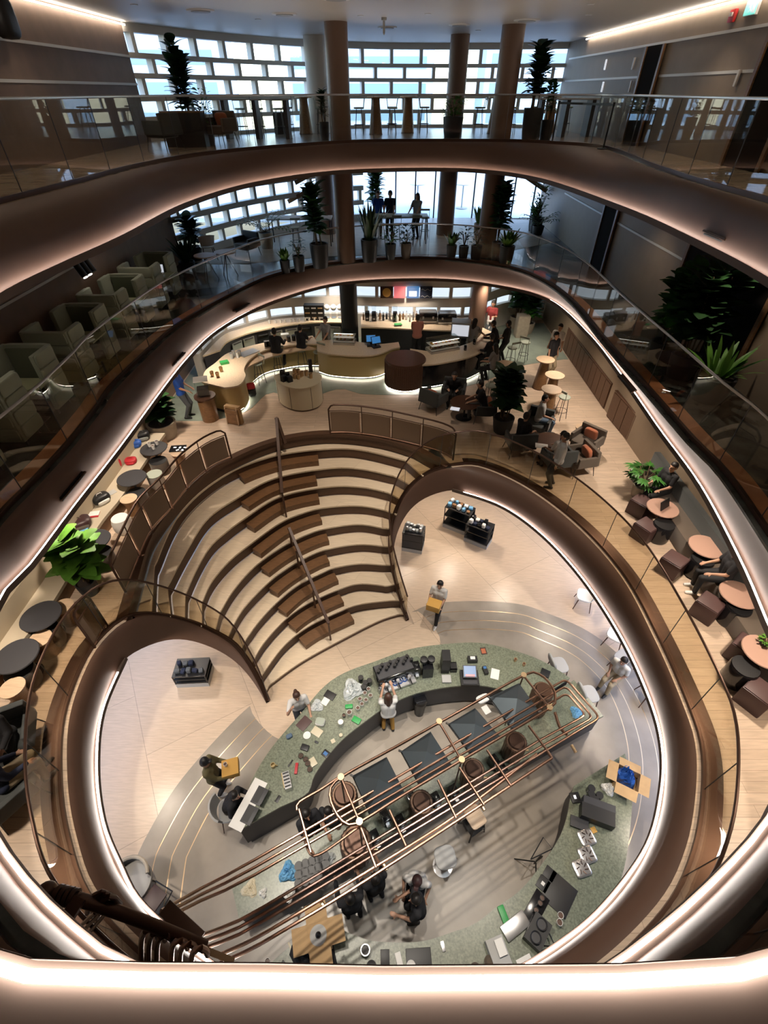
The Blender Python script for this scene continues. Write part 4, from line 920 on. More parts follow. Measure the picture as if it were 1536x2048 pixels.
# ---------- bench along the left wall
bf = smooth(PL([(330, 866), (296, 914), (244, 992), (195, 1054), (107, 1201), (49, 1276), (0, 1341), (-40, 1400)], Z1+.42), 40)
t = thing('wall_bench', 'long cream cushioned bench along the left wall of the bar floor', 'bench')
wb = [Vector((-7.2, p.y, 0)) for p in bf]
MB().loft([atz(bf, Z1+.34), atz(bf, Z1+.42), atz(wb, Z1+.42), atz(wb, Z1+.34)], False, True).build('seat_cushion', mat('cream_fabric', (.50, .43, .32), .85), t)
b2 = [p+Vector((-.04, 0, 0)) for p in bf]; MB().loft([atz(b2, Z1), atz(b2, Z1+.34), atz(wb, Z1+.34), atz(wb, Z1)], False, True).build('base', M['wood'], t)
wb2 = [Vector((-7.0, p.y, 0)) for p in bf]; MB().loft([atz(wb2, Z1+.42), atz(wb2, Z1+.85), atz(wb, Z1+.85), atz(wb, Z1+.42)], False, True).build('back_cushion', mat('cream_back', (.42, .35, .25), .85), t)
ZS = Z1+.58
names = ['with bags on it, nearest the stone planter', 'beside the red bags', 'behind the bright green plant', 'just past the bright green plant', 'nearest the lower left edge']
for (u, v), lb in zip(((307, 896), (263, 955), (186, 1080), (81, 1231), (32, 1311)), names): q = P(u, v, ZS); q.z = Z1; ST_D(q, 0, 'round charcoal side table, '+lb, 'table', sc=1)
for (u, v), lb in zip(((325, 945), (283, 1010), (215, 1130), (110, 1285), (60, 1365)), ['nearest the stone planter', 'beside the red bags', 'behind the bright green plant', 'just past the bright green plant', 'nearest the lower left edge']): BDRUM(P(u, v, Z1), 0, 'olive tub stool with a black top, '+lb, 'stool', sc=1.0)
def topped(pr, u, v, h, *a, **k): q = P(u, v, Z1+h); q.z = Z1; return pr(q, *a, **k)
topped(SPOUF, 308, 948, .43, 0, 'round sage topped pouf, the farther of the two pale poufs', 'pouf'); topped(WPOUF, 239, 1036, .43, 0, 'round white pouf, the nearer of the two pale poufs', 'pouf')
for u, v, lb in ((257, 997, 'between the two pale poufs'), (125, 1213, 'right of the charcoal table past the green plant'), (80, 1277, 'between the two near charcoal tables'), (24, 1375, 'nearest the lower left edge'), (356, 905, 'carrying an open case with papers'), (318, 850, 'beside the stone planter')):
    topped(WDRUM, u, v, .45, 0, 'hourglass wooden drum stool, '+lb, 'stool')
flat('tray', 356, 898, Z1+.46, .42, .3, .03, 'blackg', .1, 'open dark case with papers on the wooden drum stool by the railing', 'case')
for i in range(5): flat('card', 350+i*5, 895+(i % 2)*5, Z1+.492, .08, .05, .004, 'screenw', i*.7, 'small pale card in the open dark case', 'card', 0, 'cards in the open case')
def bag(u, v, z, label, m, sx=.34, sy=.2, h=.3, rz=0, m2='black', cat='bag', nm='bag'):
    t = thing(nm, label, cat, P(u, v, z), rz); MB().pillow(0, 0, h/2, sx, sy, h, e=.6).build('body', M[m], t); MB().pillow(0, -sy*.35, h*.3, sx*.7, sy*.5, h*.5, e=.6).build('pocket', M[m2], t)
    MB().tube([(-.07, 0, h*.92), (-.05, 0, h*1.15), (.05, 0, h*1.15), (.07, 0, h*.92)], .01, 6).build('handle', M[m2], t); return t
ZB_ = Z1+.42
bag(236, 935, ZB_, 'dark red handbag on the cream bench', 'red', .26, .16, .3, .4, 'red'); bag(263, 925, ZB_, 'bright red bag slumped on the cream bench', 'red', .3, .26, .14, .2, 'red')
bag(205, 1003, ZB_, 'black backpack with white trim on the cream bench', 'black', .42, .3, .22, .9, 'white'); bag(162, 1052, ZB_, 'brown jacket heaped on the cream bench', 'plum', .5, .38, .22, .6, 'uphb', 'jacket', 'jacket')
bag(272, 892, ZB_, 'blue bag on the cream bench near the stone planter', 'blue', .34, .26, .18, .3, 'blue'); bag(286, 878, ZB_, 'black bag on the cream bench near the stone planter', 'black', .44, .3, .24, .5, 'grey'); bag(262, 885, ZB_, 'grey bag behind the blue bag on the cream bench', 'grey', .3, .22, .2, .9, 'black')
flat('notebook', 187, 1030, ZB_, .26, .2, .02, 'red', .2, 'open notebook with a red cover on the cream bench', 'notebook'); flat('paper', 188, 1027, ZB_+.021, .24, .17, .006, 'white', .2, 'white page on the red notebook', 'paper'); flat('magazine', 222, 986, ZB_, .24, .18, .01, 'pale', .9, 'small grey magazine beside the black backpack', 'magazine')
flat('towel', 152, 1068, ZB_, .5, .3, .05, 'lblue', .2, 'light blue cloth folded on the cream bench', 'cloth', .02)
for i, (u, v, m_) in enumerate(((300, 893, 'red'), (308, 898, 'white'), (315, 889, 'pale'))): CUPW(P(u, v, ZS), 0, 'small cup on the charcoal table with bags, %s' % ('leftmost', 'middle', 'rightmost')[i], 'cup', sc=1.3)
plant('fiddle_fig', P(183, 1184, Z1), 'bright green fiddle leaf fig in a pot by the stair railing', 1.5, .55, (.2, .35), 'fig', 'leafy', 8, 4, .42)
plant('leafy_plant', P(331, 872, Z1), 'dark glossy plant in a large stone planter left of the bar', 1.5, .5, (.42, .5), 'fig', 'leafd', 9, 5, .35, potm='potw')
# ---------- right side seats
for (u, v), lb in zip(((1286, 1000), (1296, 1049), (1352, 1117), (1424, 1204), (1499, 1290), (1525, 1380)), ['farthest, beside the monstera', 'second from the monstera', 'third from the monstera', 'fourth from the monstera', 'under the table with green leaves', 'nearest the lower right edge']):
    q = P(u, v, Z1+.42); q.z = Z1; CUBE(q, .55+.05*(u % 3), 'plum leather cube pouf, '+lb, 'pouf')
for (u, v), lb in zip(((1327, 1060), (1404, 1130), (1476, 1225), (1488, 1345)), ['between the two far cubes and the wall', 'in front of the seated legs', 'beside the fourth cube', 'beside the fifth cube']):
    q = P(u, v-8, Z1+.42); q.z = Z1; KDRUM(q, 0, 'black drum stool, '+lb, 'stool', sc=1.15)
for (u, v), lb in zip(((1325, 1017), (1412, 1094), (1478, 1190), (1528, 1305)), ['holding the open laptop', 'second from the monstera', 'third from the monstera', 'nearest the lower right edge']):
    q = P(u, v, ZS); q.z = Z1; ST_P(q, 0, 'round rosy brown side table, '+lb, 'table', sc=1.05)
t = thing('wall_bench', 'dark leather bench against the right wall behind the rosy tables', 'bench'); by0 = P(1480, 1250, Z1).y-1.5; by1 = P(1300, 960, Z1).y+.2
MB().box(7.02, (by0+by1)/2, Z1+.22, .56, by1-by0, .44).build('seat', M['uphb'], t, sm=True, bev=.03); MB().box(7.25, (by0+by1)/2, Z1+.6, .16, by1-by0, .4).build('backrest', M['uphd'], t, sm=True, bev=.03)
t = thing('laptop', 'open white laptop on the farthest rosy side table', 'laptop', P(1338, 1024, ZS), .6); MB().box(0, 0, .01, .34, .24, .02).build('base', M['white'], t, sm=False); b = MB().box(0, 0, 0, .34, .02, .24, 0, -.35); b.v = [(x, y+.15, z+.12) for x, y, z in b.v]; b.build('lid', M['black'], t, sm=False)
flat('tray', 1308, 1008, ZS, .24, .2, .015, 'lightwood', .5, 'pale wooden tray beside the white laptop', 'tray')
plant('monstera', P(1277, 992, Z1), 'monstera with split leaves in a stone pot right of the lounge', .95, .5, (.24, .36), 'monstera', 'leaf', 12, 24, .26, potm='potw')
plant('small_plant', P(1524, 1290, ZS), 'small green plant on the nearest rosy side table', .22, .1, (.06, .1), 'bush', 'leafy', 3, 40, .08)
# ---------- tubular rails with tan mesh round the stair head
def mesh_rail(base_pts, label, n=24, h=1.0, closed_end=True, npost=6):
    t = thing('mesh_railing', label, 'railing'); c = smooth(base_pts, n); top = lift(c, h)
    # rounded upper corners
    fr = [c[0]+Vector((0, 0, 0)), c[0]+Vector((0, 0, h*.86)), c[0].lerp(c[1], .5)+Vector((0, 0, h*.97))]+top[1:-1]+[c[-1].lerp(c[-2], .5)+Vector((0, 0, h*.97)), c[-1]+Vector((0, 0, h*.86)), c[-1]]
    MB().tube(fr, .026, 8).build('frame', M['bronze'], t)
    MB().tube(lift(c, .80), .014, 6).build('mid_rail', M['bronze'], t); MB().tube(lift(c, .06), .018, 6).build('bottom_rail', M['copper'], t)
    for i in range(1, npost):
        j = int(i*(n-1)/npost); d = (c[j+1]-c[j]).normalized()*.035
        for s_ in (-1, 1): MB().tube([c[j]+d*s_, c[j]+d*s_+Vector((0, 0, h if s_ > 0 else .8))], .014, 6).build('post', M['bronze' if s_ > 0 else 'copper'], t)
    for i in range(npost):
        a = int(i*(n-1)/npost); e = int((i+1)*(n-1)/npost); seg = [p.copy() for p in c[a:e+1]]; seg[0] = seg[0].lerp(seg[1], .25); seg[-1] = seg[-1].lerp(seg[-2], .25)
        MB().loft([lift(seg, .09), lift(seg, .77)]).build('mesh_panel', M['mesh'], t)
    return t
mesh_rail([P(u, v, Z1) for u, v in ((463, 917), (425, 935), (381, 972), (345, 1018), (304, 1064), (276, 1125), (252, 1185))], 'tubular bronze rail with tan mesh panels left of the stair head', 26, 1.0, True, 6)
mesh_rail([P(u, v, Z1) for u, v in ((215, 1252), (203, 1272), (190, 1295))], 'short tubular bronze rail with tan mesh at the lower left of the stairs', 8, 1.0, True, 1)
mesh_rail([P(u, v, Z1) for u, v in ((661, 868), (700, 868), (760, 876), (830, 892), (880, 906), (906, 920))], 'tubular bronze rail with tan mesh panels right of the stair head', 26, 1.0, True, 4)
# ================================================================ LOWER BAR
ZK = .98
gb = PL([(235, 1900), (255, 1800), (273, 1718), (293, 1673), (342, 1588), (390, 1526), (449, 1461), (500, 1412), (560, 1370), (640, 1322), (730, 1270), (822, 1225), (864, 1208), (916, 1203), (981, 1203), (1046, 1210), (1098, 1228), (1160, 1254), (1215, 1290), (1275, 1350), (1320, 1430), (1350, 1530), (1352, 1640), (1330, 1740), (1280, 1850)], 0)
gs = smooth(gb, 110)
gfl = [(p.x, p.y) for p in gs]+[(3.2, -1.5), (-3.2, -1.5)]
struct('trim_40', MB().prism(gfl, 0, .006), M['concg'], sm=False)
for i, d in enumerate((.38, .72, 1.02)):
    c = offset(gs, -d); c = [p for p in c]; a = atz(offset(c, .009), .008); e = atz(offset(c, -.009), .008); struct('trim_%d' % (41+i), MB().loft([a, e]), M['brass'])
# beige apron between the stairs and the bar
ap_ = PL([(500, 1412), (560, 1370), (640, 1322), (730, 1270), (822, 1225), (850, 1235), (880, 1290), (800, 1335), (700, 1385), (620, 1450), (560, 1480)], 0)
struct('trim_44', MB().prism([(p.x, p.y) for p in smooth(ap_, 60, True)], .006, .010), M['conc'], sm=False)
o1 = [(475, 1662), (500, 1570), (540, 1500), (599, 1430), (647, 1374), (690, 1345), (752, 1322), (817, 1299), (882, 1289), (963, 1286), (1047, 1307), (1100, 1330), (1140, 1356)]
i1 = [(560, 1614), (614, 1587), (628, 1552), (654, 1514), (686, 1478), (726, 1446), (768, 1416), (817, 1392), (865, 1379), (914, 1372), (963, 1371), (1010, 1382), (1060, 1410)]
counter('bar_counter', 'long curved green terrazzo bar counter below the amphitheatre stairs', 'counter', PL(o1, ZK), PL(i1, ZK), ZK, 0, 'terr', 'char', panels=14, kick=True, led_m=None, n=56)
o2 = [(1250, 1507), (1264, 1582), (1261, 1649), (1251, 1724), (1229, 1791), (1178, 1862), (1128, 1913), (1060, 1961), (960, 2000), (850, 2022), (760, 2025), (660, 2012), (580, 1985), (520, 1945)]
i2 = [(1148, 1572), (1142, 1590), (1134, 1632), (1121, 1670), (1094, 1714), (1043, 1778), (992, 1815), (952, 1846), (908, 1863), (840, 1883), (755, 1883), (713, 1872), (678, 1855), (650, 1830)]
counter('bar_counter', 'wide curved green terrazzo bar counter in the foreground', 'counter', PL(o2, ZK), PL(i2, ZK), ZK, 0, 'terr', 'char', panels=12, kick=True, led_m=None, n=56)
counter('brew_counter', 'straight green terrazzo brewing counter under the copper pipes', 'counter', [P(478, 1838, .92), P(1207, 1432, .92)], [P(463, 1771, .92), P(1148, 1360, .92)], .92, 0, 'terr', 'char', kick=True, led_m=None, n=12)
# ---------- copper pipework
ZP = 3.0
pw_ = thing('copper_pipework', 'copper pipe racks over the brewing counter, running to the lower left wall', 'pipes')
def pipe(pts, r=.024, m='copper', name='pipe', n=None, par=None):
    c = [P(*p) for p in pts]
    if n: c = smooth(c, n)
    return MB().tube(c, r, 8).build(name, M[m], par or pw_)
def corner(a, b, c, rr=.12, k=5):
    a, b, c = (P(*q) for q in (a, b, c)); u = (a-b).normalized(); v = (c-b).normalized(); p = b+u*rr; q = b+v*rr; return [p.lerp(b, t).lerp(b.lerp(q, t), t) for t in [i/k for i in range(k+1)]]
def rack(up, rc1, rc2, low, r=.021):
    """one nested pipe: in along the upper bundle, round the right end, back along the lower bundle"""
    U = [P(*q) for q in up]; L = [P(*q) for q in low]
    c = smooth(U, 16)+corner(up[-1], rc1, rc2)+corner(rc1, rc2, low[0])+smooth(L, 16)
    MB().tube(c, r, 8).build('pipe', M['copper'], pw_)
for (r1, r2, du, dl) in (((1132, 1358, ZP), (1200, 1435, ZP), 0, 0), ((1132, 1372, ZP), (1186, 1435, ZP), 15, -14), ((1134, 1386, ZP), (1172, 1430, ZP), 30, -28)):
    up = [(322+du*.3, 1822+du*.55, 4.6), (400, 1778+du*.8, 3.7), (480, 1736+du, 3.15), (600, 1667+du, ZP), (700, 1609+du, ZP), (1060, 1399+du, ZP)]
    lo = [(1080, 1508+dl, ZP), (900, 1617+dl, ZP), (700, 1738+dl, ZP), (560, 1822+dl, 3.15), (480, 1868+dl, 3.6), (405, 1898+dl, 4.4)]
    rack(up, r1, r2, lo)
for k, dl in enumerate((-10, 16, 33)):
    if dl > 0: pipe([(1104-(k == 1)*30, 1516-(k == 1)*8, ZP), (900, 1628+dl*.7, ZP), (700, 1748+dl, ZP), (560, 1832+dl, 3.15), (500, 1866+dl, 3.5), (440, 1894+dl, 4.1)], .023, n=30)
pipe([(1091, 1497, ZP), (1104, 1516, ZP)], .027)
# racetrack loop holding the hoods
a0, a1, b0, b1 = (682, 1555), (1047, 1351), (719, 1644), (1099, 1416)
lp = [P(u, v, ZP+.12) for u, v in (a0, (800, 1489), (920, 1422), a1, (1080, 1349), (1106, 1376), (1110, 1398), b1, (1000, 1475), (900, 1534), (800, 1594), b0, (690, 1646), (668, 1618), (660, 1585))]
MB().tube(smooth(lp, 90, True), .025, 8, True).build('pipe', M['copper'], pw_)
for (u0, v0), (u1, v1) in ((a0, b0), ((878, 1444), (923, 1520)), (a1, b1)):
    MB().tube([P(u0, v0, ZP+.12), P(u1, v1, ZP+.12)], .022, 8).build('cross_pipe', M['copper'], pw_)
    for u, v in ((u0, v0), (u1, v1)): c = P(u, v, ZP+.12); MB().cyl(c.x, c.y, c.z-.02, c.z+.04, .055, n=18).build('joint_disc', M['brass'], pw_)
for (u0, v0), (u1, v1) in (((1057, 1451), (1093, 1499)), ((974, 1500), (1022, 1572)), ((919, 1535), (968, 1610)), ((876, 1560), (912, 1636)), ((779, 1620), (812, 1692)), ((722, 1655), (752, 1735)), ((598, 1618), (622, 1705))):
    MB().tube([P(u0, v0, ZP+.03), P(u1, v1, ZP+.03)], .022, 8).build('cross_pipe', M['copper'], pw_)
for k, (u, v) in enumerate(((1143, 1490), (960, 1606), (765, 1725), (640, 1800))):
    MB().tube([P(u, v, ZP-.05), P(u+9, v-7+22, ZP-.05)], .03, 8).build('valve', M['brass'], pw_)
pipe([(1110, 1425, ZP-.2), (1120, 1455, ZP-.2), (1135, 1470, ZP-.2)], .03, n=8); pipe([(594, 1621, ZP), (598, 1605, ZP), (640, 1580, ZP), (682, 1552, ZP)], .024, n=14)
pipe([(606, 1650, ZP), (616, 1700, ZP-.1), (640, 1708, ZP-.1), (720, 1652, ZP)], .022, n=20)
# hangers that carry the racks
for u, v in (a0, a1, (923, 1520), b0): c = P(u, v, ZP+.12); MB().tube([c, Vector((c.x, c.y, ZP-2.05))], .016, 6).build('hanger', M['bronze'], pw_)
# hoods
for i, (cs, apx) in enumerate(((((706, 1551), (773, 1514), (809, 1585), (740, 1628)), (756, 1568)), (((803, 1502), (861, 1463), (903, 1529), (839, 1568)), (854, 1514)), (((898, 1447), (950, 1416), (999, 1472), (942, 1507)), (948, 1455)), (((980, 1394), (1038, 1366), (1077, 1421), (1026, 1458)), (1030, 1404)))):
    zh = ZP-.12; c = [P(u, v, zh) for u, v in cs]; a = sum(c, Vector())/4
    t = thing('brew_hood', 'dark grey pyramid shaped metal hood in the copper racks, %s from the lower left' % ('first', 'second', 'third', 'fourth')[i], 'hood', (a.x, a.y, zh))
    b = MB(); q = [p-a for p in c]; b.add([Vector((p.x, p.y, 0)) for p in q]+[Vector((0, 0, .24))]+[Vector((p.x, p.y, -.06)) for p in q], [(0, 1, 4), (1, 2, 4), (2, 3, 4), (3, 0, 4), (0, 5, 6, 1), (1, 6, 7, 2), (2, 7, 8, 3), (3, 8, 5, 0), (8, 7, 6, 5)]); b.build('hood_shell', M['hood'], t, sm=False)
    b = MB()
    for j in range(4): p = q[j]; r_ = q[(j+1) % 4]; b.tube([Vector((p.x, p.y, -.06)), Vector((r_.x, r_.y, -.06))], .014, 6)
    b.build('rim', M['black'], t)
    for j in (0, 2): p = q[j]*1.0; MB().bar((p.x, p.y, -.03), (p.x*1.12, p.y*1.12, .0), .03).build('bracket', M['steel'], t, sm=False)
# manifold and elbows by the near left wall
mf = thing('pipe_manifold', 'thick bronze pipe manifold with bent elbows bolted to the lower left balcony', 'pipes')
c = smooth([P(152, 1797, 5.9), P(230, 1822, 5.7), P(330, 1860, 5.3), P(410, 1893, 5.0)], 12); MB().tube(c, .06, 14).build('main_pipe', M['bronze'], mf)
c = [P(105, 1788, 5.9), P(160, 1800, 5.9)]; MB().tube(c, .055, 14).build('pipe_end', M['bronze'], mf)
for k in range(4): p = P(118+k*10, 1789+k*2.5, 5.9); d = (c[1]-c[0]).normalized(); MB().tube([p-d*.02, p+d*.02], .085, 16).build('ring', M['bronze'], mf)
p = P(93, 1786, 5.9); MB().ball(p.x, p.y, p.z, .10, 1, 1, 1, 16, 10).build('end_cap', M['bronze'], mf)
MB().bar(P(160, 1795, 5.95), P(112, 1872, 5.95), .13, .04).build('bracket_plate', M['bronze'], mf, sm=False)
for k, (u, v) in enumerate(((285, 1862), (300, 1868), (316, 1874), (345, 1884), (362, 1890), (385, 1898))):
    q = smooth([P(u-2, v+75, 4.3), P(u-2, v+20, 4.9), P(u+8, v-2, 5.35), P(u+26, v+2, 5.2), P(u+30, v+12, 4.9)], 16); MB().tube(q, .030, 8).build('elbow', M['bronze' if k < 3 else 'copper'], mf)
for k in range(3):
    q = smooth([P(175+k*10, 1826+k*6, 5.0), P(180+k*10, 1800+k*4, 5.7), P(205+k*8, 1784+k*4, 5.9), P(232+k*4, 1800+k*4, 5.6)], 14); MB().tube(q, .028, 8).build('elbow', M['bronze'], mf)
    MB().tube([P(150+k*14, 1862+k*2, 4.8), P(190+k*10, 1825+k*2, 5.4)], .02, 8).build('pipe', M['bronze'], mf)
MB().bar(P(330, 1815, 5.1), P(400, 1880, 5.0), .15, .08).build('housing', M['bronze'], mf, sm=False)
MB().bar(P(385, 1890, 4.9), P(466, 1922, 4.6), .06, .06).build('gold_bar', M['brass'], mf, sm=False)
# ribbed copper vessels on the brewing counter
for i, (u, v, r, h) in enumerate(((690, 1598, .24, 1.0), (712, 1690, .28, .75), (1082, 1392, .22, 1.0), (842, 1610, .22, .7), (945, 1545, .22, .7), (1030, 1490, .22, .7))):
    t = thing('ribbed_vessel', 'ribbed copper brewing vessel on the counter, %s' % ('at the left end of the hoods', 'below the left end of the hoods', 'at the right end of the hoods', 'in front of the first hood gap', 'in front of the second hood gap', 'in front of the fourth hood')[i], 'vessel', P(u, v, .92) if 0 else Vector((P(u, v, .92+h*.7).x, P(u, v, .92+h*.7).y, .92)))
    b = MB(); n = 48; vs = []
    for z, q in ((0, .8), (.08, 1), (h*.5, 1), (h*.92, 1), (h*.95, .9), (h*.95, 0.01)):
        for k in range(n): a = 2*pi*k/n; rr_ = r*q*(1+(.05 if k % 2 else 0)); vs.append(Vector((rr_*cos(a), rr_*sin(a), z)))
    fs = [(i_*n+k, i_*n+(k+1) % n, (i_+1)*n+(k+1) % n, (i_+1)*n+k) for i_ in range(5) for k in range(n)]; b.add(vs, fs+[tuple(range(n-1, -1, -1)), tuple(5*n+k for k in range(n))]); b.build('body', M['vess'], t)
    MB().lathe([(0, h*.95), (r*.8, h*.95), (r*.7, h), (0, h)], 24).build('lid', M['bronze'], t)
    MB().tube([(r, 0, h*.3), (r+.12, 0, h*.3)], .018, 8).build('tap', M['brass'], t)
# ---------- chairs and stools
def mk_chair(shell):
    def f():
        t = thing('shell_chair', '', ''); MB().pillow(0, .02, .45, .50, .48, .09, e=.55).build('seat', M[shell], t)
        b = MB(); vs = []; fs = []
        for i in range(5):
            for j in range(9):
                a = -1.05+2.1*j/8; z = .50+.36*i/4; rr_ = .27+.02*i; vs.append(Vector((rr_*sin(a), -.05-rr_*cos(a)*.85, z-(.05*abs(a)**2 if i == 4 else 0))))
        for i in range(4):
            for j in range(8): fs.append((i*9+j, i*9+j+1, (i+1)*9+j+1, (i+1)*9+j))
        b.add(vs, fs); o = len(b.v); vs2 = [Vector((p.x*.88, -.05+(p.y+.05)*.88, p.z)) for p in vs]; b.add(vs2, [tuple(reversed(q)) for q in fs])
        for j in range(8): b.f.append((j, o+j, o+j+1, j+1)); b.f.append((36+j, 37+j, o+37+j, o+36+j))
        for i in range(4): b.f.append((i*9, (i+1)*9, o+(i+1)*9, o+i*9)); b.f.append((i*9+8, o+i*9+8, o+(i+1)*9+8, (i+1)*9+8))
        b.build('backrest', M[shell], t)
        for sx in (-1, 1):
            for sy in (-1, 1): MB().tube([(sx*.18, sy*.17, .43), (sx*.25, sy*.24, 0)], .017, 8, r1=.011).build('leg', M['woodd'], t)
        return t
    return f
CHW = Proto(mk_chair('white')); CHG = Proto(mk_chair('pale'))
def mk_cstool(shell):
    def f():
        t = thing('counter_chair', '', ''); MB().pillow(0, 0, .66, .46, .44, .08, e=.6).build('seat', M[shell], t); MB().pillow(0, -.24, .88, .44, .08, .32, rx=.2, e=.6).build('backrest', M[shell], t)
        for sx in (-1, 1):
            for sy in (-1, 1): MB().tube([(sx*.17, sy*.16, .63), (sx*.22, sy*.22, 0)], .016, 8, r1=.011).build('leg', M['woodd'], t)
            MB().tube([(sx*.195, -.19, .25), (sx*.195, .19, .25)], .01, 6).build('stretcher', M['woodd'], t)
        return t
    return f
CCH = Proto(mk_cstool('pale'))
for u, v, rz, lb in ((1118, 1330, 2.2, 'beside the right end of the curved bar'), (1178, 1388, 2.2, 'at the corner of the copper pipe rack')):
    q = P(u, v, .66); q.z = 0; CCH(q, rz-pi*0-3.6, 'pale grey upholstered counter chair, '+lb, 'chair')
for pr, u, v, rz, c_, lb in ((CHW, 1163, 1210, 1.2, 'white', 'farthest one on the right of the lower floor'), (CHW, 1224, 1288, .9, 'white', 'above the seated man in a white shirt'), (CHW, 1292, 1400, 1.4, 'white', 'below the seated man in a white shirt'), (CHG, 1240, 1335, .6, 'grey', 'under the seated man in a white shirt'), (CHG, 468, 1632, -1.2, 'pale grey', 'under the man in black at the laptops')):
    pr(P(u, v, 0), rz, c_+' shell chair with dark legs, '+lb, 'chair')
t = thing('barrel_chair', 'dark barrel armchair at the lower left edge of the lower floor', 'armchair', P(278, 1775, 0), -.5)
MB().lathe([(0, .3), (.30, .3), (.36, .34), (.36, .42), (.30, .45), (0, .45)], 24).build('seat', M['pale'], t); c = [(.36*cos(a), .36*sin(a), .66) for a in [pi*.25+pi*1.5*i/20 for i in range(21)]]; MB().tube(c, .035, 8).build('arm_rail', M['potw'], t)
b = MB(); b.loft([[Vector((.35*cos(a), .35*sin(a), .38)) for a in [pi*.25+pi*1.5*i/20 for i in range(21)]], [Vector((.35*cos(a), .35*sin(a), .64)) for a in [pi*.25+pi*1.5*i/20 for i in range(21)]]]); b.build('shell', M['uphd'], t)
for i in range(4): a = pi/4+i*pi/2; MB().tube([(.25*cos(a), .25*sin(a), .32), (.32*cos(a), .32*sin(a), 0)], .015, 6).build('leg', M['black'], t)
MB().box(.54, .0, .34, .34, .4, .05).build('side_shelf', M['plum'], t, sm=True, bev=.01); MB().tube([(.36, .24, .36), (.78, .28, .4), (.84, .0, .4), (.78, -.25, .38)], .014, 6).build('side_handle', M['black'], t)
t = thing('step_stool', 'black step stool with a light wood top beside the pipe racks', 'stool', P(942, 1655, 0), .5)
MB().pillow(0, 0, .70, .36, .40, .05, e=.35).build('top', M['lightwood'], t)
for sx in (-1, 1):
    for sy in (-1, 1): MB().tube([(sx*.13, sy*.14, .68), (sx*.2, sy*.2, 0)], .016, 6).build('leg', M['black'], t)
MB().box(0, -.03, .3, .34, .34, .03).build('step', M['black'], t, sm=False)
t = thing('pedestal_stool', 'pale grey seat of a stool beside the person in a cap', 'stool', P(885, 1732, 0), .2); MB().pillow(0, 0, .66, .42, .40, .06, e=.6).build('seat', M['pale'], t)
MB().cyl(0, 0, .03, .64, .03).build('pole', M['steel'], t); MB().lathe([(0, 0), (.2, 0), (.2, .02), (0, .03)], 20).build('foot_plate', M['steel'], t)
t = thing('music_stand', 'thin black folding stand on the bright floor by the foreground counter', 'stand', P(1062, 1735, 0), .3)
for a in (0.3, 2.4, 4.5): MB().tube([(0, 0, .45), (.34*cos(a), .34*sin(a), 0)], .012, 6).build('leg', M['black'], t)
MB().tube([(0, 0, .3), (0, 0, .95)], .014, 6).build('pole', M['black'], t); b = MB(); b.tube([(-.22, .0, .92), (.25, .02, .96), (.1, .2, 1.2), (-.22, 0, .92)], .01, 5); b.build('holder', M['black'], t)
t = thing('waste_bin', 'black bin standing behind the curved bar right of the barista in white', 'bin', P(838, 1425, 0), 0); MB().lathe([(0, 0), (.12, 0), (.16, .62), (0, .62)], 18).build('body', M['black'], t); MB().lathe([(0, .62), (.17, .62), (.15, .7), (0, .71)], 18).build('lid', M['blackg'], t)
# retail racks
def rack_unit(p, rz, w_, d_, h, label, seed):
    r = random.Random(seed); t = thing('retail_rack', label, 'shelf', p, rz)
    MB().box(0, 0, .08, w_, d_, .16).build('plinth', M['pale'], t, sm=False)
    for sx in (-1, 1):
        for sy in (-1, 1): MB().bar((sx*(w_/2-.015), sy*(d_/2-.015), 0), (sx*(w_/2-.015), sy*(d_/2-.015), h), .025).build('upright', M['black'], t, sm=False)
    for k in range(3): MB().box(0, 0, .2+k*(h-.2)/2, w_, d_, .03).build('shelf', M['black'], t, sm=False)
    MB().box(0, d_/2-.01, h*.55, w_-.04, .015, h*.8).build('back_panel', M['char'], t, sm=False)
    return t
r1_ = rack_unit(P(915, 1055, 0), -.55, .95, .5, .95, 'black retail rack with folded goods, the left half of the pair on the lower floor', 1)
r2_ = rack_unit(P(955, 1082, 0), -.55, .85, .5, .8, 'black retail rack with bags, right half of the pair on the lower floor', 2)
r3_ = rack_unit(P(826, 1095, 0), 2.9, .7, .5, .85, 'dark retail rack with glass goods beside the right side of the stairs', 3)
r4_ = rack_unit(P(392, 1355, 0), .05, .85, .55, .5, 'low dark retail table with clothes under the left side of the stairs', 4)
def goods(rk, n, ms, hh, seed, nm, lb, grp, w_=.8):
    r = random.Random(seed); M4 = Matrix.Translation(rk.location) @ Matrix.Rotation(rk.rotation_euler.z, 4, 'Z')
    for i in range(n):
        x = -w_/2+.1+(w_-.2)*(i % 5)/4; y = -.13+.22*(i//5); m_ = ms[i % len(ms)]; p = M4 @ Vector((x, y, hh))
        h_ = r.uniform(.08, .2); o = MB().pillow(0, 0, h_/2, r.uniform(.1, .15), r.uniform(.1, .16), h_, e=.4).build(nm, M[m_], None, p, rk.rotation_euler.z+r.uniform(-.3, .3)); tag(o, lb[i % len(lb)], nm.split('_')[-1], grp[i % len(lb)] if grp else None)
goods(r1_, 10, ['lblue', 'wood', 'white'], .97, 5, 'folded_cloth', ['blue folded cloth on the left retail rack', 'brown wooden item on the left retail rack', 'white folded cloth on the left retail rack'], ['blue cloths on the left rack', 'brown goods on the left rack', 'white cloths on the left rack'], .9)
goods(r2_, 9, ['white', 'shirtn', 'blackg'], .82, 6, 'tote_bag', ['white bag on the right retail rack', 'navy bag on the right retail rack', 'black bag on the right retail rack'], ['white bags on the right rack', 'navy bags on the right rack', 'black bags on the right rack'], .8)
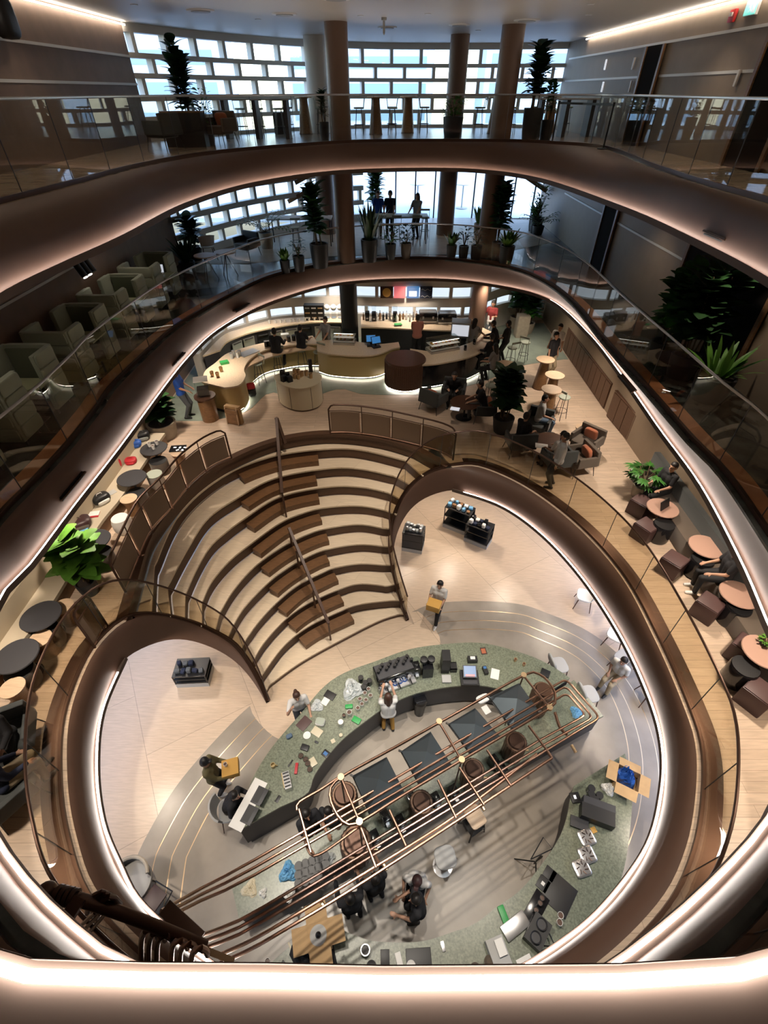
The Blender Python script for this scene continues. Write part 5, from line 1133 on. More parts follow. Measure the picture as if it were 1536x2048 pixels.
goods(r3_, 10, ['clearp', 'steel'], .87, 7, 'glass_jug', ['clear jug on the rack beside the stairs', 'steel jug on the rack beside the stairs'], ['clear jugs on the rack', 'steel jugs on the rack'], .65)
goods(r4_, 8, ['troug', 'shirtn'], .52, 8, 'folded_shirt', ['grey folded shirt on the low table under the stairs', 'navy folded shirt on the low table under the stairs'], ['grey shirts under the stairs', 'navy shirts under the stairs'], .8)
# ---------- things on the lower counters
def item(name, u, v, z, label, cat, parts, rz=0, group=None):
    t = thing(name, label, cat, P(u, v, z), rz, group)
    for nm, b, m in parts: b.build(nm, M[m], t)
    return t
big = thing('espresso_machine', 'long black espresso machine with bottles on top on the curved bar', 'coffee machine', P(787, 1352, ZK), heading(747, 1365, 822, 1338, ZK))
MB().box(0, 0, .22, .95, .42, .36).build('body', M['blackg'], big, sm=True, bev=.03); MB().box(0, -.28, .06, .9, .2, .06).build('drip_tray', M['steel'], big, sm=False)
for i in range(3): g = MB().cyl(-.3+.3*i, -.27, .16, .26, .04, n=14).build('group_head', M['steel'], big); MB().tube([(-.3+.3*i, -.3, .19), (-.3+.3*i, -.45, .18)], .016, 6).build('handle', M['black'], g)
MB().box(0, 0, .41, .9, .38, .02).build('top_rail', M['char'], big, sm=False)
Mb = Matrix.Translation(big.location) @ Matrix.Rotation(big.rotation_euler.z, 4, 'Z')
for i in range(13):
    p = Mb @ Vector((-.40+.07*i+(.0 if i < 9 else .02), .05+.06*((i*7) % 3-1), .42)); JARK(p, 0, 'small black jar with pale lid on the long espresso machine', 'jar', 'black jars on the espresso machine', sc=.55)
for i, (u, v, m_) in enumerate(((790, 1372, 'blue'), (800, 1368, 'blue'), (809, 1364, 'blue'), (776, 1374, 'steel'), (768, 1378, 'steel'), (760, 1382, 'steel'), (783, 1366, 'clearp'), (795, 1360, 'blue'))):
    t = item('milk_jug', u, v, ZK, ('blue' if m_ == 'blue' else 'steel' if m_ == 'steel' else 'clear')+' milk jug in front of the long espresso machine', 'jug', [('body', MB().lathe([(0, 0), (.055, 0), (.06, .06), (.045, .13), (.04, .13), (.05, .02), (0, .02)], 16), m_)], 0, ('blue' if m_ == 'blue' else 'steel')+' milk jugs by the espresso machine' if m_ != 'clearp' else None)
    MB().tube([(.055, 0, .03), (.1, 0, .06), (.055, 0, .11)], .007, 6).build('handle', M[m_], t)
GRIN(P(831, 1345, ZK), .2, 'black and blue grinder right of the long espresso machine', 'grinder')
t = item('twin_grinder', 853, 1345, ZK, 'black grinder with two round hoppers on the curved bar', 'grinder', [('body', MB().box(0, 0, .2, .26, .3, .4), 'blackg')], .1)
for sx in (-1, 1): MB().lathe([(.04, .4), (.09, .5), (.09, .58), (0, .6)], 18, sx*.09, .03).build('hopper', M['black'], t)
item('water_tower', 889, 1340, ZK, 'tall black water tower with a grey tray on the curved bar', 'machine', [('body', MB().box(0, .05, .3, .2, .3, .6), 'black'), ('tray', MB().box(.02, -.26, .03, .22, .2, .05), 'pale')], .0)
item('cup_stand', 906, 1338, ZK, 'small black wire stand left of the till', 'stand', [('frame', MB().box(0, 0, .15, .16, .2, .02).box(0, .09, .08, .16, .02, .16).box(0, -.09, .08, .16, .02, .16), 'black')])
t = item('till', 938, 1356, ZK, 'black till with a lit blue screen on the curved bar', 'till', [('base', MB().box(0, -.04, .05, .44, .40, .10), 'black'), ('keyboard', MB().box(0, -.17, .105, .34, .1, .02), 'char')], -.02)
f_ = MB().box(0, .05, .22, .34, .30, .02, 0, .35).build('screen_frame', M['black'], t, sm=False); MB().box(0, .047, .232, .29, .25, .01, 0, .35).build('screen_face', M['screen'], f_, sm=False); MB().box(0, -.05, .21, .22, .05, .012, 0, .35).build('button_row', M['pink'], f_, sm=False)
item('card_reader', 970, 1343, ZK, 'black card reader with cups right of the till', 'card reader', [('body', MB().box(0, 0, .05, .1, .2, .1), 'black'), ('display', MB().box(0, .05, .105, .07, .06, .01), 'screen')], .2)
item('printer', 944, 1322, ZK, 'small black and white receipt printer behind the till', 'printer', [('body', MB().box(0, 0, .07, .24, .14, .12), 'black'), ('paper_roll', MB().box(0, 0, .14, .12, .08, .03), 'white')], 0)
def fl(name, u, v, sx, sy, h, m, rz, label, cat, z=ZK, bev=.004, group=None): return flat(name, u, v, z, sx, sy, h, m, rz, label, cat, bev, group)
fl('paper', 990, 1348, .2, .28, .004, 'white', -.3, 'white paper with pink print right of the till', 'paper', bev=0); fl('picture_card', 967, 1302, .15, .2, .006, 'plum', .1, 'dark framed picture card with a bright photo behind the till', 'card', bev=0)
fl('photo', 967, 1302, .11, .14, .004, 'orange', .1, 'orange photo on the dark card behind the till', 'photo', ZK+.0065, 0)
for u, v, lb in ((1047, 1331, 'right of the till'), (1030, 1322, 'farther right of the till')): CUPC(P(u, v, ZK), 0, 'small tan cup on the curved bar, '+lb, 'cup')
fl('payment_terminal', 1090, 1347, .22, .2, .04, 'black', -.5, 'black square device at the right end of the curved bar', 'device')
fl('tray', 660, 1391, .26, .18, .03, 'black', -.5, 'black tray next to the clear plastic bag', 'tray'); fl('paper', 651, 1402, .16, .2, .004, 'white', -.5, 'white sheet beside the black tray on the curved bar', 'paper', bev=0)
item('food_tub', 641, 1446, ZK, 'white plastic tub with a clear lid on the curved bar', 'tub', [('body', MB().pillow(0, 0, .05, .22, .18, .1, e=.4), 'white'), ('lid', MB().pillow(0, 0, .105, .2, .16, .015, e=.4), 'sage')], -.2)
fl('magazine', 608, 1447, .3, .24, .012, 'plumt', .9, 'brown magazine in front of the red-haired woman', 'magazine'); fl('book', 634, 1464, .24, .18, .02, 'creamp', -.55, 'cream notebook below the white tub', 'notebook')
item('plate', 614, 1471, ZK, 'round white plate next to the cream notebook', 'plate', [('body', MB().lathe([(0, 0), (.06, 0), (.085, .015), (.06, .01), (0, .008)], 24), 'white')])
fl('green_pouch', 698, 1414, .18, .1, .05, 'greenp', .1, 'bright green pouch beside the white jug on the curved bar', 'pouch', bev=.02); fl('green_cover', 713, 1441, .2, .14, .04, 'greenp', -.5, 'bright green lid lying by the inner edge of the bar', 'lid', bev=.015)
JARS(P(682, 1450, ZK), 0, 'steel lidded jar with a long shadow on the curved bar', 'jar'); CUPK(P(688, 1434, ZK), 0, 'black cup left of the green lid', 'cup'); CUPW(P(699, 1430, ZK), 0, 'white jug under the green pouch', 'cup', sc=1.5)
for i, (u, v) in enumerate(((716, 1420), (724, 1412), (732, 1404), (730, 1390), (737, 1382), (741, 1395), (720, 1402))): CUPW(P(u, v, ZK), 0, 'white cup among the pile left of the barista', 'cup', 'white cups left of the barista', sc=1.2)
for i, (u, v) in enumerate(((722, 1362), (731, 1372), (739, 1368), (728, 1380))): JARK(P(u, v, ZK), 0, 'black jar between the plastic bag and the espresso machine', 'jar', 'black jars by the plastic bag', sc=.9)
def crumple(name, u, v, z, r, h, m, label, cat, seed):
    rr_ = random.Random(seed); b = MB(); n, k = 22, 9; vs = []; fs = []
    for i in range(k+1):
        ph = pi*.5*i/k
        for j in range(n): a = 2*pi*j/n; q = r*cos(ph)*(1+.22*sin(3*a+seed)+rr_.uniform(-.12, .12)); vs.append(Vector((q*cos(a), q*sin(a), max(0, h*sin(ph)*(1+rr_.uniform(-.25, .25)) if i else 0))))
    for i in range(k):
        for j in range(n): fs.append((i*n+j, i*n+(j+1) % n, (i+1)*n+(j+1) % n, (i+1)*n+j))
    fs.append(tuple(range(n-1, -1, -1))); b.add(vs, fs); o = b.build(name, M[m], None, P(u, v, z), 0, sm=False); return tag(o, label, cat)
crumple('plastic_bag', 706, 1380, ZK, .24, .2, 'clearp', 'crumpled clear plastic bag on the curved bar', 'bag', 2); crumple('plastic_wrap', 634, 1412, ZK, .14, .08, 'clearp', 'crumpled clear wrap beside the red-haired woman', 'wrap', 3)
item('candle', 682, 1472, ZK, 'small cream candle near the inner edge of the bar', 'candle', [('body', MB().lathe([(0, 0), (.04, 0), (.04, .06), (0, .06)], 16), 'creamp')]); fl('note', 666, 1482, .09, .09, .004, 'creamp', .5, 'square cream note near the inner edge of the bar', 'note', bev=0)
fl('pos_tablet', 652, 1508, .16, .14, .03, 'black', -.6, 'small black screen on the inner edge of the bar', 'device'); fl('lit_screen', 651, 1507, .09, .07, .004, 'screen', -.6, 'lit face of the small black screen', 'screen', ZK+.031, 0)
fl('wallet', 610, 1496, .18, .13, .05, 'black', -.3, 'black pouch on the curved bar above the glass pots', 'pouch', bev=.015); fl('sponge', 633, 1485, .09, .04, .03, 'char', -.4, 'small dark sponge on the curved bar', 'sponge', bev=.01)
for i, (u, v) in enumerate(((602, 1513), (616, 1528), (620, 1540), (612, 1520))):
    item('glass_pot', u, v, ZK, 'clear glass coffee pot above the steel toaster rack', 'pot', [('glass_body', MB().lathe([(0, 0), (.055, .0), (.065, .05), (.03, .11), (.04, .15)], 16), 'clear'), ('coffee', MB().lathe([(0, .005), (.055, .01), (.055, .05), (0, .05)], 16), 'woodd')], 0, 'glass coffee pots on the curved bar')
fl('red_box', 593, 1538, .06, .22, .05, 'red', .0, 'narrow red box above the steel toaster rack', 'box'); fl('black_pen_case', 581, 1527, .03, .16, .02, 'black', -.5, 'thin black case left of the red box', 'case'); fl('coffee_pack', 626, 1525, .14, .18, .04, 'creamp', .6, 'cream coffee pack by the glass pots', 'pack')
t = item('toaster_rack', 576, 1566, ZK, 'steel toaster rack with yellow trim on the curved bar', 'rack', [('body', MB().box(0, 0, .09, .14, .34, .18), 'steel'), ('trim', MB().box(-.08, .02, .12, .02, .3, .1), 'yellow')], .35)
for k in range(5): MB().box(0, -.13+.065*k, .2, .12, .012, .06).build('slot', M['black'], t, sm=False)
item('yellow_mug', 547, 1533, ZK, 'yellow mug near the outer edge of the bar', 'mug', [('body', MB().lathe([(0, 0), (.05, 0), (.05, .1), (.04, .1), (.04, .01), (0, .01)], 16), 'yellow'), ('handle', MB().tube([(.05, 0, .02), (.09, 0, .05), (.05, 0, .09)], .008, 6), 'yellow')])
item('blue_cup', 579, 1474, ZK, 'small blue fabric pouch at the outer edge of the bar', 'pouch', [('body', MB().pillow(0, 0, .04, .14, .1, .08, e=.5), 'denim')], .5)
fl('phone', 556, 1598, .07, .14, .01, 'black', -.5, 'black phone lying near the laptops', 'phone'); fl('desk_mat', 497, 1608, .3, .95, .006, 'white', -.38, 'white strip of table under the two laptops', 'mat', bev=0)
def laptop(u, v, z, rz, label, m='char'):
    t = thing('laptop', label, 'laptop', P(u, v, z), rz); MB().box(0, 0, .01, .33, .23, .02).build('base', M[m], t, sm=True, bev=.004); MB().box(0, -.02, .0215, .27, .12, .003).build('keyboard', M['black'], t, sm=False)
    b = MB(); b.box(0, 0, .11, .33, .012, .22); b.v = [(x, y+.12+.30*z_, z_+.02) for x, y, z_ in b.v]; l = b.build('lid', M[m], t, sm=False); return t
laptop(519, 1592, ZK, pi*.5-.38+pi, 'open dark laptop, the farther of the two at the end of the bar'); laptop(499, 1630, ZK, pi*.5-.38+pi, 'open dark laptop, the nearer of the two at the end of the bar')
# foreground counter
fl('device', 1150, 1596, .2, .2, .04, 'black', .1, 'black square device at the tip of the foreground counter', 'device', bev=.02); fl('device_light', 1150, 1594, .05, .07, .004, 'screenw', .1, 'small lit screen on the device at the counter tip', 'screen', ZK+.041, 0)
for i, (u, v) in enumerate(((1178, 1583), (1178, 1595), (1194, 1597), (1186, 1606), (1176, 1615), (1170, 1622))): JARK(P(u, v, ZK), 0, 'black canister with a grey top near the tip of the foreground counter', 'canister', 'black canisters on the foreground counter', sc=1.0)
t = item('grill_machine', 1190, 1636, ZK, 'black machine with a grey slab and open tray on the foreground counter', 'machine', [('body', MB().box(0, 0, .12, .62, .26, .24), 'black'), ('slab', MB().box(.02, .2, .12, .60, .14, .2), 'char'), ('tray', MB().box(-.3, -.22, .05, .34, .2, .03), 'char')], -.35)
for i, (u, v) in enumerate(((1172, 1676), (1173, 1711), (1162, 1737))):
    t = item('steel_tray', u, v, ZK, 'steel tray with cutlery on the foreground counter, %s of three' % ('farthest', 'middle', 'nearest')[i], 'tray', [('pan', MB().pillow(0, 0, .035, .30, .28, .07, e=.3), 'steel')], .25)
    for k in range(7): a = k*.9; MB().tube([(0.05*cos(a), .05*sin(a), .075), (.11*cos(a+.4), .11*sin(a+.4), .09)], .008, 5).build('spoon', M['bronze'], t)
fl('orange_lid', 1186, 1661, .12, .1, .03, 'cardy', .3, 'small orange lid by the farthest steel tray', 'lid')
t = item('cardboard_box', 1248, 1566, ZK, 'open cardboard box with a blue bag inside on the foreground counter', 'box', [('walls', MB().box(-.22, 0, .14, .01, .4, .28).box(.22, 0, .14, .01, .4, .28).box(0, -.2, .14, .44, .01, .28).box(0, .2, .14, .44, .01, .28).box(0, 0, .01, .44, .4, .01), 'card')], -.5)
for sx, sy in ((1, 0), (-1, 0), (0, 1), (0, -1)): b = MB(); b.box(0, 0, 0, .2 if sx else .42, .2 if sy else .4, .008); b.v = [(x+sx*.31, y+sy*.29, .28+(-.05*(abs(x+sx*.31)-.22) if sx else -.3*(abs(y+sy*.29)-.2))) for x, y, z in b.v]; b.build('flap', M['card'], t, sm=False)
cb = crumple('blue_bag', 1246, 1556, ZK+.02, .19, .36, 'blue', 'crumpled blue bag in the open cardboard box', 'bag', 5); crumple('white_bag', 1216, 1578, ZK, .12, .1, 'white', 'crumpled white bag beside the open cardboard box', 'bag', 6)
fl('black_square', 1099, 1748, .2, .2, .02, 'black', -.75, 'small black square mat, the upper of the pair', 'mat'); fl('black_mat', 1086, 1768, .2, .22, .02, 'black', -.75, 'small black square mat with a white label, the lower of the pair', 'mat'); fl('label_card', 1086, 1767, .06, .06, .003, 'white', -.75, 'white label on the lower small black mat', 'label', ZK+.021, 0)
fl('black_board', 1118, 1788, .48, .52, .02, 'black', -.72, 'large black board on the foreground counter', 'board'); fl('black_tray', 1072, 1815, .26, .5, .03, 'blackg', -.75, 'long black tray with cups left of the large black board', 'tray')
for i, (u, v) in enumerate(((1078, 1808), (1070, 1822), (1082, 1798))): CUPK(P(u, v, ZK+.03), 0, 'black cup on the long black tray', 'cup', 'black cups on the long black tray', sc=1.1)
t = item('burner', 1072, 1866, ZK, 'black machine with two round pans near the steel sink tray', 'machine', [('body', MB().box(0, 0, .1, .3, .44, .2), 'black'), ('handle', MB().tube([(.16, -.1, .15), (.3, 0, .2), (.16, .1, .15)], .012, 6), 'black')], -.7)
for s_ in (-1, 1): MB().lathe([(0, .2), (.08, .2), (.09, .25), (.07, .22), (0, .22)], 18, 0, s_*.11).build('pan', M['char'], t)
fl('sink_tray', 1030, 1852, .5, .24, .06, 'steel', .5, 'long steel sink tray with small parts on the foreground counter', 'tray', bev=.02); fl('green_cover', 1008, 1834, .12, .32, .05, 'greenp', .3, 'long bright green lid on the foreground counter', 'lid', bev=.02)
for i, (u, v) in enumerate(((1118, 1833), (1116, 1847))): CUPW(P(u, v, ZK), 0, 'white cup below the large black board, %s' % ('the upper one', 'the lower one')[i], 'cup', sc=1.3)
t = item('till', 995, 1908, ZK, 'grey till seen from behind on the foreground counter', 'till', [('body', MB().box(0, 0, .08, .3, .4, .16), 'pale'), ('screen', MB().box(.05, .05, .2, .14, .22, .02), 'white')], .3)
fl('paper', 1053, 1932, .26, .24, .004, 'white', .35, 'pinkish sheet of paper on the foreground counter', 'paper', bev=0); item('steel_jug', 975, 1946, ZK, 'steel funnel near the bottom balcony edge', 'jug', [('body', MB().lathe([(0, 0), (.05, 0), (.09, .1), (.08, .1), (0, .02)], 18), 'steel')])
for i, (u, v) in enumerate(((978, 1925), (950, 1940), (930, 1945))): item('kettle', u, v, ZK, 'dark round pot near the bottom edge of the foreground counter', 'pot', [('body', MB().lathe([(0, 0), (.08, 0), (.09, .08), (.05, .13), (0, .13)], 18), 'uphb')], 0, 'dark pots on the foreground counter')
fl('remote', 886, 1893, .06, .14, .02, 'steel', .2, 'small steel remote on the foreground counter', 'remote'); fl('black_laptop', 838, 1925, .42, .36, .025, 'black', .05, 'closed black laptop on the foreground counter', 'laptop', bev=.008)
item('white_jug', 822, 1932, ZK+.026, 'white dish with a handle on the closed laptop', 'dish', [('body', MB().lathe([(0, 0), (.06, 0), (.075, .03), (.06, .02), (0, .015)], 18), 'white'), ('handle', MB().tube([(.05, -.04, .03), (.1, -.12, .03)], .01, 6), 'white')])
fl('white_dish', 798, 1920, .1, .2, .03, 'white', .3, 'white soap dish left of the closed laptop', 'dish', bev=.012); fl('black_device', 770, 1914, .15, .19, .02, 'black', .02, 'small black scale with a display', 'scale'); item('kettle', 731, 1902, ZK, 'steel rimmed pitcher left of the black scale', 'pitcher', [('body', MB().lathe([(0, 0), (.07, 0), (.08, .14), (.065, .14), (.055, .02), (0, .02)], 18), 'steel'), ('coffee', MB().lathe([(0, .1), (.064, .1), (0, .105)], 16), 'black')])
item('dark_bowl', 743, 1934, ZK, 'round black bowl below the steel pitcher', 'bowl', [('body', MB().lathe([(0, 0), (.06, 0), (.085, .06), (.07, .06), (0, .02)], 18), 'black')]); fl('steel_clip', 780, 1951, .05, .14, .03, 'steel', -.3, 'steel clip below the black scale', 'clip')
t = item('cardboard_box', 640, 1876, ZK, 'unfolded cardboard box with a bowl in it on the foreground counter', 'box', [('base', MB().box(0, 0, .15, .38, .38, .3), 'card')], .25)
for k in range(4): a = k*pi/2; b = MB(); b.box(.30*cos(a), .30*sin(a), .3, .26 if k % 2 == 0 else .36, .36 if k % 2 == 0 else .26, .01); b.build('flap', M['card'], t, sm=False)
MB().lathe([(0, .306), (.13, .306), (.14, .32), (.05, .315), (0, .31)], 24).build('bowl_rim', M['pale'], t); MB().ball(0, 0, .33, .05).build('black_knob', M['blackg'], t)
crumple('black_jacket', 622, 1928, ZK, .36, .1, 'shirtb', 'black jacket spread below the unfolded cardboard box', 'jacket', 7)
fl('ruler', 582, 1898, .03, .2, .01, 'creamp', .6, 'cream stick left of the unfolded cardboard box', 'stick'); fl('phone_case', 562, 1938, .1, .2, .02, 'black', -.6, 'black phone in a cream case near the bottom left of the counter', 'phone'); CUPW(P(537, 1925, ZK), 0, 'clear cup with leaves near the bottom left of the counter', 'cup', sc=1.2)
# brewing counter clutter
for i in range(14):
    u = 600+(i % 5)*13; v = 1738+(i//5)*17-(i % 5)*5; JARK(P(u, v, .92), 0, 'black coffee canister crowded under the pipes', 'canister', 'black canisters under the pipes', sc=1.1)
crumple('plastic_bag', 577, 1745, .92, .16, .14, 'lblue', 'pale blue plastic bag on the brewing counter under the pipes', 'bag', 9); crumple('white_bag', 500, 1778, .92, .13, .05, 'creamp', 'pinkish crumpled paper on the left end of the brewing counter', 'paper', 10); crumple('white_ball', 527, 1786, .92, .07, .08, 'white', 'crumpled white bag on the left end of the brewing counter', 'bag', 11)
crumple('white_bag', 578, 1790, .92, .1, .09, 'white', 'white bag below the pale blue one on the brewing counter', 'bag', 12); crumple('plastic_bag', 655, 1718, .92, .13, .1, 'clearp', 'clear bag beside the canisters on the brewing counter', 'bag', 13)
for i, (u, v) in enumerate(((800, 1650), (770, 1640), (870, 1605), (905, 1590), (985, 1530), (1000, 1545), (820, 1600), (750, 1680))): GRIN(P(u, v, .92), .5, 'black grinder under the copper racks', 'grinder', 'black grinders under the copper racks', sc=.9)
crumple('blue_bag', 1152, 1425, .92, .13, .08, 'lblue', 'small blue bag framed by the right end of the pipes', 'bag', 14)
item('water_carafe', 965, 1400, ZK, 'white oval basin seen between the upper pipe and the hoods', 'basin', [('body', MB().pillow(0, 0, .06, .34, .2, .1, e=.6), 'white')], .4); fl('white_board', 972, 1420, .16, .2, .02, 'white', .45, 'white board beside the white oval basin', 'board', .92)
# ================================================================ MIDDLE FLOOR
tanp = [(-7.3, 19.1)]+[(p.x, p.y-.02) for p in FACs[:-1]]+[(7.3, 26.3), (7.3, 22.2), (5.0, 20.6), (3.0, 20.0), (0, 19.9), (-2.2, 19.7), (-4.2, 18.9), (-6.0, 18.6)]
struct('trim_50', MB().prism(tanp, Z2, Z2+.006), plank_mat('tan_floor_2', (.45, .36, .27), (.40, .32, .24), (.25, .19, .14), 2.2, .2, .45), sm=False)
def mk_pod():
    t = thing('high_back_booth', '', '')
    sh = MB(); W, D, H_, th = .90, .56, 1.04, .08
    sh.box(0, -D/2, .12+H_/2, W, th, H_); sh.box(-W/2+th/2, .0, .12+H_/2-.0, th, D, H_); sh.box(W/2-th/2, .0, .12+H_/2, th, D, H_); sh.build('shell', M['podgreen'], t, sm=True, bev=.02)
    for k in range(4):
        z = .14+.255*k+.13
        MB().pillow(0, -D/2-th/2-.012, z, W*.96, .05, .245, e=.3).build('padding', M['podgreen'], t)
        for s_ in (-1, 1): MB().pillow(s_*(W/2+.012), 0, z, .05, D*.96, .245, e=.3).build('padding', M['podgreen'], t)
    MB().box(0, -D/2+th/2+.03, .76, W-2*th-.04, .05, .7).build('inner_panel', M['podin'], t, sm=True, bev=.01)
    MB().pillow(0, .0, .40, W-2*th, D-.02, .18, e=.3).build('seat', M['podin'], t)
    for sx in (-1, 1):
        for sy in (-1, 1): MB().cyl(sx*(W/2-.08), sy*(D/2-.08), 0, .13, .02, n=8).build('leg', M['char'], t)
    return t
POD = Proto(mk_pod)
ys = [(2.45, 4.1), (4.7, 6.35), (6.95, 8.6), (9.2, 10.85), (11.45, 13.1), (13.7, 15.35)]
pl_ = ['by the near left edge', 'second pair from the near left edge', 'third pair from the near left edge', 'under the wall spotlights', 'just beyond the wall spotlights', 'farthest pair beside the tall plants']
for (ya, yb), lb in zip(ys, pl_):
    POD((-6.62, ya+.28, Z2), 0, 'pale green high-backed booth seat with its back to the viewer, '+lb, 'booth', 'nearer booth seats') if False else POD((-6.62, ya+.28, Z2), 0, 'pale green high-backed booth seat seen from behind, '+lb, 'booth')
    POD((-6.62, yb-.28, Z2), pi, 'pale green high-backed booth seat opening towards the viewer, '+lb, 'booth')
    t = thing('booth_table', 'pale green table between two booth seats, '+lb, 'table', (-6.45, (ya+yb)/2, Z2)); MB().box(0, 0, .73, .82, .62, .03).build('tabletop', M['podtable'], t, sm=True, bev=.01); MB().cyl(-.1, 0, .02, .72, .03).build('pole', M['char'], t); MB().box(-.1, 0, .01, .4, .4, .02).build('foot_plate', M['char'], t, sm=False)
def lap2(p, rz, label):
    t = thing('laptop', label, 'laptop', p, rz); MB().box(0, 0, .01, .33, .23, .02).build('base', M['pale'], t, sm=False); b = MB(); b.box(0, 0, .12, .33, .012, .22, 0, 0); b.v = [(x, y+.11+.25*z, z) for x, y, z in b.v]; l = b.build('lid', M['char'], t, sm=False)
    b = MB(); b.box(0, 0, .12, .30, .004, .19); b.v = [(x, y+.10+.25*z, z) for x, y, z in b.v]; b.build('display', M['screenw'], l, sm=False)
lap2(Vector((-6.45, 14.62, Z2+.745)), 0, 'open laptop with a bright display on the farthest booth table')
# spotlights on the left wall
_a = (152-768)/FPX; _b = (1024-528)/FPX; _t = -7.24/_a; WSP = (-7.24, _t*(cos(PITCH)+_b*sin(PITCH)), ZCAM+_t*(-sin(PITCH)+_b*cos(PITCH)))
t = thing('wall_spotlight_cluster', 'cluster of black spotlights on the left wall above the booths', 'spotlight', WSP)
MB().box(.0, 0, .12, .08, .7, .05).build('mount', M['black'], t, sm=False)
for k in range(3):
    h_ = MB(); a = Vector((.12, -.22+.22*k, .05)); h_.tube([a, a+Vector((.14, -.05, -.26))], .075, 12); h = h_.build('spot_head', M['black'], t)
    if k < 2: p = a+Vector((.145, -.052, -.265)); MB().tube([p, p+Vector((.005, -.002, -.01))], .055, 12).build('lamp_face', M['lamp'], h)
# potted plants along the far rail
for i, (u, v, h, sp, pr, st_, m_, lb) in enumerate(((570, 549, .80, .22, (.17, .40), 'sword', 'leafy', 'small bright sword-leaved plant in a black pot, leftmost by the far rail'), (598, 546, 1.05, .28, (.2, .48), 'bush', 'leafd', 'round-leaved plant in a black pot, second from the left by the far rail'), (640, 538, 2.5, .75, (.32, .75), 'fig', 'leaf', 'tall fiddle fig in a large black pot left of the brown column'),
     (739, 526, 1.9, .45, (.3, .72), 'sword', 'leafd', 'dark broad-leaved plant in a large black pot right of the brown column'), (781, 521, 1.1, .35, (.2, .5), 'bush', 'leaf', 'bushy plant in a black pot, second right of the brown column'), (812, 519, 1.1, .35, (.2, .5), 'bush', 'leafd', 'dark bushy plant in a brown pot left of the bare rail'),
     (903, 520, .95, .25, (.19, .45), 'sword', 'leaf', 'fern-like plant in a black pot right of the bare rail'), (927, 522, 1.1, .26, (.18, .45), 'bush', 'leafd', 'broad-leaved plant in a black pot, second right of the bare rail'), (952, 524, 1.1, .3, (.2, .5), 'bush', 'leafd', 'dark plant in a black pot touching the right brown column'),
     (1012, 533, 1.25, .5, (.26, .62), 'sword', 'leafy', 'bright sword-leaved plant in a big black pot right of the right brown column'), (996, 524, 2.5, .5, (.26, .6), 'fig', 'leaf', 'tall leafy fig rising behind the right brown column'), (955, 470, 1.2, .3, (.2, .45), 'sword', 'leafy', 'light green plant in a pale pot behind the right brown column'),
     (535, 496, 1.6, .5, (.28, .55), 'palm', 'leaf', 'palm in a pale pot by the left window wall'), (752, 452, 2.3, .5, (.26, .5), 'fig', 'leafy', 'tall fig behind the seated group in blue'), (380, 552, 1.3, .55, (.26, .45), 'sword', 'leafd', 'dark broad-leaved plant beside the farthest booth'), (350, 520, 1.4, .6, (.26, .45), 'fig', 'leafd', 'large-leaved plant beyond the farthest booth'),
     (1095, 462, 1.2, .35, (.24, .6), 'sword', 'leaf', 'spiky plant in a tall black pot, leftmost of the far right group'), (1118, 466, 1.9, .5, (.26, .6), 'bush', 'leafy', 'bright feathery plant in a black pot, middle of the far right group'), (1140, 470, 1.2, .4, (.24, .35), 'palm', 'leaf', 'small palm in a low bowl, rightmost of the far right group'))):
    p = P(u, v, Z2)
    p.x = max(-6.9, min(6.6, p.x)); p.y += .22 if v > 515 and 560 < u < 1020 else 0
    plant('potted_plant', p, lb, h, sp, pr, st_, m_, 20+i, n=(5 if st_ == 'fig' else None), lsize=(.36 if st_ == 'fig' else None), potm='potw' if 'pale pot' in lb else ('uphb' if 'brown pot' in lb else 'potb'))
plant('potted_plant', (6.4, 9.7, Z2), 'tall fiddle fig with spread leaves in the near right corner of the middle floor', 2.3, .8, (.3, .5), 'fig', 'leafd', 41, 5, .42)
plant('potted_plant', (6.3, 10.5, Z2), 'bright fiddle fig left of the spread-leaved one in the near right corner', 2.0, .6, (.28, .45), 'fig', 'leaf', 42, 5, .38)
plant('potted_plant', (6.5, 8.7, Z2), 'low broad-leaved plant in a black bowl in the near right corner', 1.2, .7, (.36, .5), 'sword', 'leafy', 43, 26, .8)
# tables and stools of the middle floor
def long_table(x, y, lx, ly, h, top, label, rz=0, z=Z2):
    t = thing('long_table', label, 'table', (x, y, z), rz); MB().box(0, 0, h-.02, lx, ly, .04).build('tabletop', M[top], t, sm=True, bev=.01)
    for sx in (-1, 1):
        for sy in (-1, 1): MB().bar((sx*(lx/2-.06), sy*(ly/2-.06), 0), (sx*(lx/2-.06), sy*(ly/2-.06), h-.04), .04).build('leg', M['char'], t, sm=False)
    return t
long_table(-3.3, 21.6, 2.5, .8, .95, 'pale', 'pale topped high table behind the tall fig left of the column'); long_table(.45, 22.0, 2.6, .8, .95, 'sage', 'sage topped high table where the group in blue sits')
for i, (x, y) in enumerate(((-2.6, 20.8), (-3.4, 20.8), (-.1, 21.35), (.5, 21.35), (1.3, 21.35), (1.7, 22.7))): STOOL((x, y, Z2), pi, 'sage bar stool at the high tables of the middle floor', 'stool', 'bar stools at the middle floor high tables')
for i, (u, v) in enumerate(((450, 505), (410, 512))):
    q = P(u, v, Z2+.72); q.z = Z2; t = thing('cafe_table', 'small pale cafe table by the left window wall, %s' % ('the farther', 'the nearer')[i], 'table', q); MB().lathe([(0, .72), (.35, .72), (.35, .75), (0, .75)], 24).build('tabletop', M['lightwood'], t)
    for a in (.5, 2.6, 4.7): MB().tube([(0, 0, .7), (.28*cos(a), .28*sin(a), 0)], .014, 6).build('leg', M['char'], t)
ARMN(P(497, 512, Z2), 2.6, 'small grey tub chair by the left window wall', 'armchair'); CHW(P(420, 520, Z2), .5, 'pale chair at the nearer cafe table by the window wall', 'chair')
